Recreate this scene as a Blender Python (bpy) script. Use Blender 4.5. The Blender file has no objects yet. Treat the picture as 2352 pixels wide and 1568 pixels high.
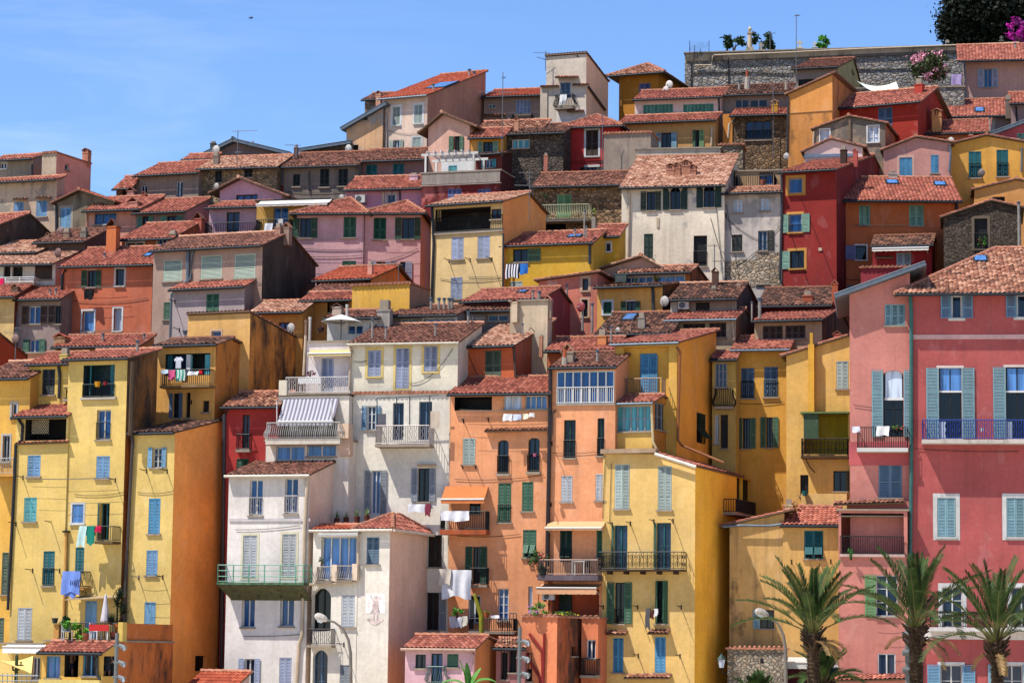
import bpy, bmesh, math, random
from mathutils import Vector, Matrix
random.seed(7)
rad = math.radians
SC = bpy.context.scene
COL = SC.collection
# ------------------------------------------------------------------ camera (measured on the photo at 2352 px width)
F = 6000.0
PITCH = math.atan(716/6000.0)
ROLL = 0.012
CAMZ = 5.0
cam = bpy.data.cameras.new('camera'); cam.sensor_width = 36; cam.lens = 36*F/2352
cam.clip_start = 1; cam.clip_end = 6000
CAM = bpy.data.objects.new('camera', cam); COL.objects.link(CAM)
CR = Matrix.Rotation(math.pi/2+PITCH, 3, 'X') @ Matrix.Rotation(ROLL, 3, 'Z')
CAM.matrix_world = Matrix.Translation((0, 0, CAMZ)) @ CR.to_4x4()
SC.camera = CAM
CP = Vector((0, 0, CAMZ))
# ------------------------------------------------------------------ light
SUND = Vector((1.45, 0.78, -2.90)).normalized()
w = bpy.data.worlds.new('World'); SC.world = w; w.use_nodes = True
nt = w.node_tree; nt.nodes.clear()
out = nt.nodes.new('ShaderNodeOutputWorld'); bg = nt.nodes.new('ShaderNodeBackground'); bg.inputs[1].default_value = 0.094
sky = nt.nodes.new('ShaderNodeTexSky'); sky.sky_type = 'NISHITA'; sky.sun_disc = False
sky.sun_elevation = math.asin(-SUND.z); sky.sun_rotation = math.atan2(-SUND.x, -SUND.y)
sky.air_density = 1.0; sky.dust_density = 0.0; sky.ozone_density = 4.0
tc = nt.nodes.new('ShaderNodeTexCoord'); mp = nt.nodes.new('ShaderNodeMapping'); mp.inputs['Rotation'].default_value = (0, rad(-28), 0)
mp.inputs['Scale'].default_value = (7, 1.5, 34)
nz = nt.nodes.new('ShaderNodeTexNoise'); nz.inputs['Scale'].default_value = 1.3; nz.inputs['Detail'].default_value = 7; nz.inputs['Roughness'].default_value = .6; nz.inputs['Distortion'].default_value = .6
rp = nt.nodes.new('ShaderNodeValToRGB'); rp.color_ramp.elements[0].position = .45; rp.color_ramp.elements[1].position = .85
rp.color_ramp.elements[1].color = (.2, .2, .2, 1)
mx = nt.nodes.new('ShaderNodeMixRGB'); mx.inputs[2].default_value = (7.5, 8.0, 9.0, 1)
nt.links.new(tc.outputs['Generated'], mp.inputs[0]); nt.links.new(mp.outputs[0], nz.inputs[0]); nt.links.new(nz.outputs[0], rp.inputs[0])
tint = nt.nodes.new('ShaderNodeMixRGB'); tint.blend_type = 'MULTIPLY'; tint.inputs[0].default_value = 1; tint.inputs[2].default_value = (.82, .96, 1.2, 1)
nt.links.new(sky.outputs[0], tint.inputs[1])
sxx = nt.nodes.new('ShaderNodeSeparateXYZ'); mr = nt.nodes.new('ShaderNodeMapRange'); mr.inputs[1].default_value = .02; mr.inputs[2].default_value = -.17; mm = nt.nodes.new('ShaderNodeMath'); mm.operation = 'MULTIPLY'
nt.links.new(tc.outputs['Generated'], sxx.inputs[0]); nt.links.new(sxx.outputs[0], mr.inputs[0]); nt.links.new(rp.outputs[0], mm.inputs[0]); nt.links.new(mr.outputs[0], mm.inputs[1])
nt.links.new(mm.outputs[0], mx.inputs[0]); nt.links.new(tint.outputs[0], mx.inputs[1]); nt.links.new(mx.outputs[0], bg.inputs[0]); nt.links.new(bg.outputs[0], out.inputs[0])
sl = bpy.data.lights.new('sun', 'SUN'); sl.energy = 5.0; sl.angle = rad(.5); sl.color = (1, .95, .87)
SUN = bpy.data.objects.new('sun', sl); COL.objects.link(SUN); SUN.rotation_euler = SUND.to_track_quat('-Z', 'Y').to_euler(); SUN.location = (-60, -40, 150)
SC.view_settings.view_transform = 'Standard'; SC.view_settings.look = 'None'; SC.view_settings.exposure = 0.78; SC.view_settings.gamma = 1
# ------------------------------------------------------------------ helpers
def ray(px, py):
    return (CR @ Vector(((px-1176)/F, (784-py)/F, -1.0))).normalized()
def P(px, py, D):
    d = ray(px, py); return CP + d*(D/d.y)
def terrain(y):
    pts = [(-1000, 0), (136, 0), (145, 4), (160, 14), (175, 24), (190, 32), (205, 34), (300, 22), (1200, 10)]
    for (a, za), (b, zb) in zip(pts, pts[1:]):
        if y <= b: return za+(zb-za)*(y-a)/(b-a)
    return 10
def lin(c):
    c = c/255.0
    return c/12.92 if c <= .04045 else ((c+.055)/1.055)**2.4
def L3(rgb, k=1.0): return tuple(min(1, lin(v)*k) for v in rgb)
class MB:
    def __init__(s): s.v = []; s.f = []; s.m = []; s.uv = []; s.has = False
    def poly(s, pts, mat=0, uv=None):
        n = len(s.v); s.v.extend([tuple(p) for p in pts]); s.f.append(tuple(range(n, n+len(pts)))); s.m.append(mat)
        s.uv.append(uv)
        if uv: s.has = True
    def grid(s, rows, mat=0, uvrows=None, skip=None):
        n = len(s.v); nc = len(rows[0])
        for r in rows: s.v.extend([tuple(p) for p in r])
        for i in range(len(rows)-1):
            for j in range(nc-1):
                if skip and skip(i, j): continue
                s.f.append((n+i*nc+j, n+i*nc+j+1, n+(i+1)*nc+j+1, n+(i+1)*nc+j)); s.m.append(mat)
                if uvrows: s.uv.append([uvrows[i][j], uvrows[i][j+1], uvrows[i+1][j+1], uvrows[i+1][j]]); s.has = True
                else: s.uv.append(None)
    def hexa(s, c, mat=0):   # 8 corners: bottom 4 ccw, top 4
        n = len(s.v); s.v.extend([tuple(p) for p in c])
        for q in ((3, 2, 1, 0), (4, 5, 6, 7), (0, 1, 5, 4), (1, 2, 6, 5), (2, 3, 7, 6), (3, 0, 4, 7)):
            s.f.append(tuple(n+i for i in q)); s.m.append(mat); s.uv.append(None)
    def box(s, x0, y0, z0, x1, y1, z1, mat=0, M=None):
        c = [(x0, y0, z0), (x1, y0, z0), (x1, y1, z0), (x0, y1, z0), (x0, y0, z1), (x1, y0, z1), (x1, y1, z1), (x0, y1, z1)]
        if M: c = [M(*p) for p in c]
        s.hexa(c, mat)
    def tube(s, path, r, n=6, mat=0, M=None, close=False):
        path = [Vector(M(*p)) if M else Vector(p) for p in path]
        rs = r if isinstance(r, (list, tuple)) else [r]*len(path)
        rows = []
        for i, p in enumerate(path):
            a = path[max(0, i-1)]; b = path[min(len(path)-1, i+1)]
            t = (b-a)
            if t.length < 1e-9: t = Vector((0, 0, 1))
            t.normalize()
            up = Vector((0, 0, 1)) if abs(t.z) < .9 else Vector((1, 0, 0))
            x = t.cross(up).normalized(); y = x.cross(t)
            rows.append([p+x*(rs[i]*math.cos(2*math.pi*k/n))+y*(rs[i]*math.sin(2*math.pi*k/n)) for k in range(n+1)])
        s.grid(rows, mat)
        s.poly(rows[0][:n], mat); s.poly(rows[-1][:n][::-1], mat)
    def build(s, name, mats, parent=None, smooth=False):
        me = bpy.data.meshes.new(name); me.from_pydata(s.v, [], s.f)
        if not isinstance(mats, (list, tuple)): mats = [mats]
        for m in mats: me.materials.append(m)
        me.polygons.foreach_set('material_index', s.m)
        if smooth: me.polygons.foreach_set('use_smooth', [True]*len(s.f))
        if s.has:
            ul = me.uv_layers.new(name='UVMap'); flat = []
            for f, u in zip(s.f, s.uv):
                for k in range(len(f)): flat.extend(u[k] if u else (0, 0))
            ul.data.foreach_set('uv', flat)
        me.update()
        o = bpy.data.objects.new(name, me); COL.objects.link(o)
        if parent: o.parent = parent
        return o
def tag(o, label, cat, group=None, kind=None):
    if label: o['label'] = label
    if cat: o['category'] = cat
    if group: o['group'] = group
    if kind: o['kind'] = kind
    return o
def empty(name, loc, rz=0):
    o = bpy.data.objects.new(name, None); COL.objects.link(o); o.location = loc; o.rotation_euler = (0, 0, rz); o.empty_display_size = .3
    return o
# ------------------------------------------------------------------ materials
MC = {}
def newmat(n):
    m = bpy.data.materials.new(n); m.use_nodes = True; t = m.node_tree; t.nodes.clear()
    o = t.nodes.new('ShaderNodeOutputMaterial'); b = t.nodes.new('ShaderNodeBsdfPrincipled'); t.links.new(b.outputs[0], o.inputs[0])
    b.inputs['Roughness'].default_value = .85; b.inputs['Specular IOR Level'].default_value = .25
    return m, t, b
def N(t, ty, **k):
    n = t.nodes.new(ty)
    for a, v in k.items(): setattr(n, a, v)
    return n
def noise(t, vec, scale, detail=3, rough=.55):
    n = N(t, 'ShaderNodeTexNoise'); n.inputs['Scale'].default_value = scale; n.inputs['Detail'].default_value = detail; n.inputs['Roughness'].default_value = rough
    t.links.new(vec, n.inputs['Vector']); return n.outputs[0]
def ramp(t, fac, p0, p1, c0=(0, 0, 0, 1), c1=(1, 1, 1, 1)):
    r = N(t, 'ShaderNodeValToRGB'); e = r.color_ramp.elements; e[0].position = p0; e[1].position = p1; e[0].color = c0; e[1].color = c1
    t.links.new(fac, r.inputs[0]); return r.outputs[0]
def mixc(t, fac, a, b, mode='MIX'):
    m = N(t, 'ShaderNodeMixRGB', blend_type=mode)
    for i, v in enumerate((fac, a, b)):
        if isinstance(v, (int, float)): m.inputs[i].default_value = v
        elif isinstance(v, tuple): m.inputs[i].default_value = v if len(v) == 4 else (*v, 1)
        else: t.links.new(v, m.inputs[i])
    return m.outputs[0]
def objvec(t, scale=(1, 1, 1)):
    tc = N(t, 'ShaderNodeTexCoord'); oi = N(t, 'ShaderNodeObjectInfo')
    mu = N(t, 'ShaderNodeMath', operation='MULTIPLY'); mu.inputs[1].default_value = 173.0; t.links.new(oi.outputs['Random'], mu.inputs[0])
    ad = N(t, 'ShaderNodeVectorMath', operation='ADD'); t.links.new(tc.outputs['Object'], ad.inputs[0]); t.links.new(mu.outputs[0], ad.inputs[1])
    def sc(s):
        m = N(t, 'ShaderNodeVectorMath', operation='MULTIPLY'); m.inputs[1].default_value = s; t.links.new(ad.outputs[0], m.inputs[0]); return m.outputs[0]
    return ad.outputs[0], sc
def bump(t, b, h, strength=.3, dist=.03):
    n = N(t, 'ShaderNodeBump'); n.inputs['Strength'].default_value = strength; n.inputs['Distance'].default_value = dist
    t.links.new(h, n.inputs['Height']); t.links.new(n.outputs[0], b.inputs['Normal'])
AK = 0.60
TK = 0.6
def plaster(rgb, drip=.25, stain=0.0, patch=.0, prgb=(150, 145, 140), k=1.0):
    key = ('pl', rgb, drip, stain, patch, prgb, k)
    if key in MC: return MC[key]
    m, t, b = newmat('plaster'); c = L3(rgb, AK*k); v, sc = objvec(t)
    big = noise(t, v, .45, 5, .6); fine = noise(t, v, 5.0, 4, .6)
    col = mixc(t, ramp(t, big, .35, .7), tuple(x*.80 for x in c), tuple(min(1, x*1.05) for x in c))
    col = mixc(t, .5, col, mixc(t, 1.0, col, ramp(t, fine, .25, .7, (.72, .70, .68, 1), (1.08, 1.08, 1.08, 1)), 'MULTIPLY'))
    lum = sum(c)/3
    if patch: col = mixc(t, ramp(t, noise(t, sc((.55, .55, .4)), 1.0, 6, .62), .62-.25*patch, .66-.22*patch), col, L3(prgb, AK))
    rep = noise(t, sc((.5, .5, .62)), 1.0, 2, .4)
    col = mixc(t, ramp(t, rep, .575, .60, (0, 0, 0, 1), (.2, .2, .2, 1)), col, tuple(min(.95, x*.70+lum*.18) for x in c))
    rep2 = noise(t, sc((.8, .8, .5)), 1.3, 3, .5)
    col = mixc(t, ramp(t, rep2, .62, .65, (0, 0, 0, 1), (.22, .22, .22, 1)), col, tuple(min(.95, x*.88+.1) for x in c))
    st = noise(t, sc((2.2, 2.2, .12)), 1.0, 6, .7)
    col = mixc(t, ramp(t, st, .50, .72, (0, 0, 0, 1), (min(1, drip*1.5+.08),)*3+(1,)), col, tuple(x*.42+.012 for x in c))
    pale = noise(t, sc((.9, .9, .25)), 1.7, 5, .7)
    col = mixc(t, ramp(t, pale, .6, .8, (0, 0, 0, 1), (.22, .22, .22, 1)), col, tuple(min(.9, x*.7+.2) for x in c))
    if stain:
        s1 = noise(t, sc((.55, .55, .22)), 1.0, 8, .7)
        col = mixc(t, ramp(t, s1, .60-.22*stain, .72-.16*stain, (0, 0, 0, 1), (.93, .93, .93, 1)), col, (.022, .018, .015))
    t.links.new(col, b.inputs['Base Color']); bump(t, b, noise(t, v, 7, 5, .65), .35, .03)
    b.inputs['Roughness'].default_value = .93; MC[key] = m; return m
def stone(rgb, scale=3.2, mortar=(150, 135, 115), contrast=.5, flat=1.3):
    key = ('st', rgb, scale, mortar, contrast)
    if key in MC: return MC[key]
    m, t, b = newmat('rubble_stone'); v, sc = objvec(t); c = L3(rgb, AK); v2 = sc((1, 1, flat))
    wz = N(t, 'ShaderNodeTexNoise'); wz.inputs['Scale'].default_value = 2.5; t.links.new(v, wz.inputs['Vector']); wob = mixc(t, .13, v2, wz.outputs['Color'])
    vo = N(t, 'ShaderNodeTexVoronoi', feature='DISTANCE_TO_EDGE'); vo.inputs['Scale'].default_value = scale; t.links.new(wob, vo.inputs['Vector'])
    vc = N(t, 'ShaderNodeTexVoronoi'); vc.inputs['Scale'].default_value = scale; t.links.new(wob, vc.inputs['Vector'])
    sep = N(t, 'ShaderNodeSeparateColor'); t.links.new(vc.outputs['Color'], sep.inputs[0])
    col = ramp(t, sep.outputs[0], 0, 1, tuple(x*(1-contrast) for x in c)+(1,), tuple(min(1, x*(1+contrast)) for x in c)+(1,))
    col = mixc(t, ramp(t, sep.outputs[1], .5, 1, (0, 0, 0, 1), (.5, .5, .5, 1)), col, tuple(x*f for x, f in zip(c, (1.3, 1.0, .7))))
    col = mixc(t, ramp(t, vo.outputs['Distance'], .0, .07, (1, 1, 1, 1), (0, 0, 0, 1)), col, L3(mortar, AK*.8))
    col = mixc(t, .6, col, ramp(t, noise(t, v, .8, 6, .65), .3, .7, (.45, .43, .4, 1), (1.1, 1.1, 1.1, 1)), 'MULTIPLY')
    t.links.new(col, b.inputs['Base Color']); bump(t, b, ramp(t, vo.outputs['Distance'], 0, .18), .9, .08); MC[key] = m; return m
def tilemat(kind):
    key = ('ti', kind)
    if key in MC: return MC[key]
    PAL = {'red': ((140, 78, 62), (204, 128, 104), (178, 98, 78), .36), 'orange': ((166, 76, 50), (208, 112, 80), (190, 90, 62), .2),
           'old': ((120, 78, 60), (216, 164, 134), (172, 110, 84), .5), 'pale': ((168, 112, 88), (230, 186, 156), (204, 150, 122), .4),
           'brown': ((104, 68, 56), (172, 118, 96), (140, 90, 72), .4), 'dark': ((72, 52, 44), (170, 118, 94), (112, 76, 62), .65), 'pink': ((146, 80, 66), (212, 136, 112), (186, 108, 88), .4)}
    a, c, d, lich = PAL[kind]
    m, t, b = newmat('roof_tile'); uvn = N(t, 'ShaderNodeUVMap'); oi = N(t, 'ShaderNodeObjectInfo')
    fl = N(t, 'ShaderNodeVectorMath', operation='FLOOR'); t.links.new(uvn.outputs[0], fl.inputs[0])
    mu = N(t, 'ShaderNodeMath', operation='MULTIPLY'); mu.inputs[1].default_value = 91.0; t.links.new(oi.outputs['Random'], mu.inputs[0])
    ad = N(t, 'ShaderNodeVectorMath', operation='ADD'); t.links.new(fl.outputs[0], ad.inputs[0]); t.links.new(mu.outputs[0], ad.inputs[1])
    wn = N(t, 'ShaderNodeTexWhiteNoise', noise_dimensions='3D'); t.links.new(ad.outputs[0], wn.inputs['Vector'])
    r = N(t, 'ShaderNodeValToRGB'); e = r.color_ramp.elements; e[0].color = (*L3(a, TK), 1); e[1].color = (*L3(c, TK), 1)
    x = e.new(.5); x.color = (*L3(d, TK), 1); t.links.new(wn.outputs['Value'], r.inputs[0])
    v, sc = objvec(t)
    n1 = noise(t, v, .9, 6, .7); n2 = noise(t, v, 9, 4, .7)
    col = mixc(t, ramp(t, n1, .48, .74, (0, 0, 0, 1), (lich,)*3+(1,)), r.outputs[0], L3((62, 50, 44), TK*1.1))
    col = mixc(t, ramp(t, n2, .55, .8, (0, 0, 0, 1), (lich*.45,)*3+(1,)), col, L3((196, 176, 150), TK))
    fr = N(t, 'ShaderNodeVectorMath', operation='FRACTION'); t.links.new(uvn.outputs[0], fr.inputs[0]); sx = N(t, 'ShaderNodeSeparateXYZ'); t.links.new(fr.outputs[0], sx.inputs[0])
    t.links.new(col, b.inputs['Base Color']); bump(t, b, n2, .3, .02); b.inputs['Roughness'].default_value = .9
    MC[key] = m; return m
def paint(rgb, rough=.6, var=.12, k=AK):
    key = ('pa', rgb, rough, var, k)
    if key in MC: return MC[key]
    m, t, b = newmat('paint'); c = L3(rgb, k); v, sc = objvec(t)
    col = ramp(t, noise(t, sc((1, 1, .4)), 4, 5, .65), .3, .72, tuple(x*(1-2.2*var) for x in c)+(1,), tuple(min(1, x*(1+var)) for x in c)+(1,))
    oi = N(t, 'ShaderNodeObjectInfo'); age = ramp(t, oi.outputs['Random'], 0, 1, (.76, .75, .72, 1), (1.1, 1.1, 1.12, 1)); col = mixc(t, 1.0, col, age, 'MULTIPLY')
    col = mixc(t, ramp(t, noise(t, sc((3, 3, 1.2)), 3.0, 6, .75), .58, .72, (0, 0, 0, 1), (.4, .4, .4, 1)), col, tuple(min(.8, x*.5+.16) for x in c))
    t.links.new(col, b.inputs['Base Color']); b.inputs['Roughness'].default_value = rough; MC[key] = m; return m
def metal(rgb, rough=.5):
    key = ('me', rgb, rough)
    if key in MC: return MC[key]
    m, t, b = newmat('metal'); v, sc = objvec(t); c = L3(rgb)
    t.links.new(ramp(t, noise(t, v, 3, 4, .6), .3, .7, tuple(x*.75 for x in c)+(1,), tuple(min(1, x*1.1) for x in c)+(1,)), b.inputs['Base Color'])
    b.inputs['Roughness'].default_value = rough; b.inputs['Metallic'].default_value = .3; MC[key] = m; return m
def glass(kind):
    key = ('gl', kind)
    if key in MC: return MC[key]
    C = {'k': (10, 12, 16), 'b': (28, 70, 120), 'w': (170, 180, 195), 's': (76, 118, 172), 'd': (22, 40, 62), 't': (70, 140, 150)}[kind]  # blue kinds hold the reflected sea in the base colour
    m, t, b = newmat('window_glass'); v, sc = objvec(t); c = L3(C)
    col = ramp(t, noise(t, sc((5, 5, .35)), 1.0, 2, .5), .4, .62, tuple(x*.62 for x in c)+(1,), tuple(min(1, x*1.15) for x in c)+(1,))
    t.links.new(col, b.inputs['Base Color']); b.inputs['Roughness'].default_value = .06; b.inputs['Specular IOR Level'].default_value = .4; MC[key] = m; return m
def cloth_mat(rgb, stripes=None, sc_=14):
    key = ('cl', rgb, stripes, sc_)
    if key in MC: return MC[key]
    m, t, b = newmat('fabric'); c = L3(rgb, .68); b.inputs['Roughness'].default_value = .95
    if stripes:
        uvn = N(t, 'ShaderNodeUVMap'); sx = N(t, 'ShaderNodeSeparateXYZ'); t.links.new(uvn.outputs[0], sx.inputs[0])
        mu = N(t, 'ShaderNodeMath', operation='MULTIPLY'); mu.inputs[1].default_value = sc_; t.links.new(sx.outputs[0], mu.inputs[0])
        fr = N(t, 'ShaderNodeMath', operation='FRACT'); t.links.new(mu.outputs[0], fr.inputs[0])
        col = ramp(t, fr.outputs[0], .48, .52, (*c, 1), (*L3(stripes, .68), 1)); t.links.new(col, b.inputs['Base Color'])
    else:
        v, sc = objvec(t); t.links.new(ramp(t, noise(t, v, 5, 4), .3, .7, tuple(x*.85 for x in c)+(1,), (*c, 1)), b.inputs['Base Color'])
    MC[key] = m; return m
def leafmat(rgb, var=.5, k=1.0):
    key = ('lf', rgb, var, k)
    if key in MC: return MC[key]
    m, t, b = newmat('foliage'); c = L3(rgb, k); v, sc = objvec(t)
    wn = N(t, 'ShaderNodeTexNoise'); wn.inputs['Scale'].default_value = 2.2; wn.inputs['Detail'].default_value = 5; t.links.new(v, wn.inputs['Vector'])
    t.links.new(ramp(t, wn.outputs[0], .3, .7, tuple(x*(1-var) for x in c)+(1,), tuple(min(1, x*(1+var)) for x in c)+(1,)), b.inputs['Base Color'])
    b.inputs['Roughness'].default_value = .7; b.inputs['Specular IOR Level'].default_value = .2; MC[key] = m; return m
ZINC = metal((34, 38, 44), .6); ZPALE = metal((88, 98, 108), .5); IRON = metal((22, 24, 27), .5); GREYPIPE = metal((56, 58, 62), .5)
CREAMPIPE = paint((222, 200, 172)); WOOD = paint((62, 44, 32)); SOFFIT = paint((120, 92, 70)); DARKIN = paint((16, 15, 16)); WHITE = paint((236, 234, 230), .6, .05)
CAPTILE = paint((206, 140, 110), .9, .25); SLABM = plaster((176, 160, 142), .5)
PC = {'lav': (168, 178, 205), 'gry': (150, 158, 168), 'grn': (26, 84, 60), 'dgn': (24, 58, 50), 'teal': (44, 120, 128), 'tea2': (30, 108, 116), 'sage': (128, 172, 150), 'blu': (118, 164, 204), 'azu': (84, 156, 200), 'wht': (228, 228, 226),
      'mint': (96, 158, 138), 'brn': (70, 48, 38), 'blk': (28, 34, 36), 'vio': (112, 118, 165), 'pgr': (178, 194, 188), 'slt': (88, 116, 146), 'tqs': (96, 178, 184), 'oli': (92, 112, 92), 'gr2': (64, 112, 86), 'lim': (130, 176, 118), 'wgr': (196, 200, 204), 'bgy': (104, 132, 156), 'aqu': (138, 178, 190), 'ddk': (52, 60, 66), 'skb': (132, 184, 222)}
def pmat(c):
    if isinstance(c, str): return paint(PC[c], .55, .1)
    if isinstance(c, tuple): return plaster(c, .1)
    return c
# ------------------------------------------------------------------ tiled roofs
def clip_t(poly, s):
    ts = []
    n = len(poly)
    for i in range(n):
        (s0, t0), (s1, t1) = poly[i], poly[(i+1) % n]
        if abs(s1-s0) < 1e-7:
            if abs(s-s0) < 1e-6: ts += [t0, t1]
        elif min(s0, s1)-1e-6 <= s <= max(s0, s1)+1e-6: ts.append(t0+(t1-t0)*(s-s0)/(s1-s0))
    return (min(ts), max(ts)) if ts else (0, 0)
def tiles(mb, A, B, C, poly=None, mat=0, under=1, period=.24, row=.35, amp=.06, rough=0.0, th=.07):
    A, B, C = Vector(A), Vector(B), Vector(C)
    es = B-A; W = es.length; es.normalize(); r = C-A; et = r-es*r.dot(es); H = et.length; et.normalize(); n = es.cross(et)
    if n.z < 0: n = -n
    if poly is None: poly = [(0, 0), (W, 0), (W, H), (0, H)]
    smin = min(p[0] for p in poly); smax = max(p[0] for p in poly); tmax = max(p[1] for p in poly)
    nper = max(1, round((smax-smin)/period)); per = (smax-smin)/nper; K = 6; nr = max(1, math.ceil(tmax/row))
    jit = [[(random.gauss(0, 1), random.gauss(0, 1)) for _ in range(nr)] for _ in range(nper)]
    ss = []
    for i in range(nper*K+1): ss.append((smin+per*i/K, (i//K if i < nper*K else nper-1), i/K))
    cl = [clip_t(poly, s) for s, _, _ in ss]
    rows = []; uvs = []
    for j in range(nr):
        for e in (0, 1):
            pr = []; uv = []
            for (s, c, q), (t0, t1) in zip(ss, cl):
                ph = q-math.floor(q); g, h = jit[c][j] if ph > 1e-6 or True else (0, 0)
                t = (j+e*.999)*row; jt = g*rough*.05 if e == 0 else jit[c][min(j+1, nr-1)][0]*rough*.05
                t = min(max(t+(jt if j else 0), t0), t1)
                hh = amp*(.5-.5*math.cos(2*math.pi*ph))**.8 + .035*(1-e) + h*rough*.012
                pr.append(A+es*(s+h*rough*.01)+et*t+n*hh); uv.append((min(q, nper-1e-3), min(j+e*.98, 1e6)+.01))
            rows.append(pr); uvs.append(uv)
    uvs2 = uvs
    def skip(i, j): return (rows[i][j]-rows[i+1][j]).length < 1e-4 and (rows[i][j+1]-rows[i+1][j+1]).length < 1e-4
    # uv: keep every face inside one tile cell
    n0 = len(mb.v); nc = len(ss)
    for r_ in rows: mb.v.extend([tuple(p) for p in r_])
    for i in range(len(rows)-1):
        tr = i//2+.5
        for j in range(nc-1):
            if skip(i, j): continue
            mb.f.append((n0+i*nc+j, n0+i*nc+j+1, n0+(i+1)*nc+j+1, n0+(i+1)*nc+j)); mb.m.append(mat)
            c = j//K+.5; mb.uv.append([(c, tr)]*4); mb.has = True
    und = [A+es*p[0]+et*p[1]-n*th for p in poly]; top = [A+es*p[0]+et*p[1]+n*.01 for p in poly]
    mb.poly(und[::-1], under)
    for i in range(len(poly)):
        k = (i+1) % len(poly); mb.poly([und[i], und[k], top[k], top[i]], under)
def ridge(mb, a, b, r=.11, mat=2, seg=.4):
    a, b = Vector(a), Vector(b); n = max(2, int((b-a).length/seg)); prev = None
    for i in range(n):
        p = a+(b-a)*(i/n); q = a+(b-a)*((i+1.05)/n); p = p+Vector((0, 0, .05)); q = q+Vector((0, 0, .03))
        mb.tube([p, q], [r*1.08, r*.92], 7, mat)
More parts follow.
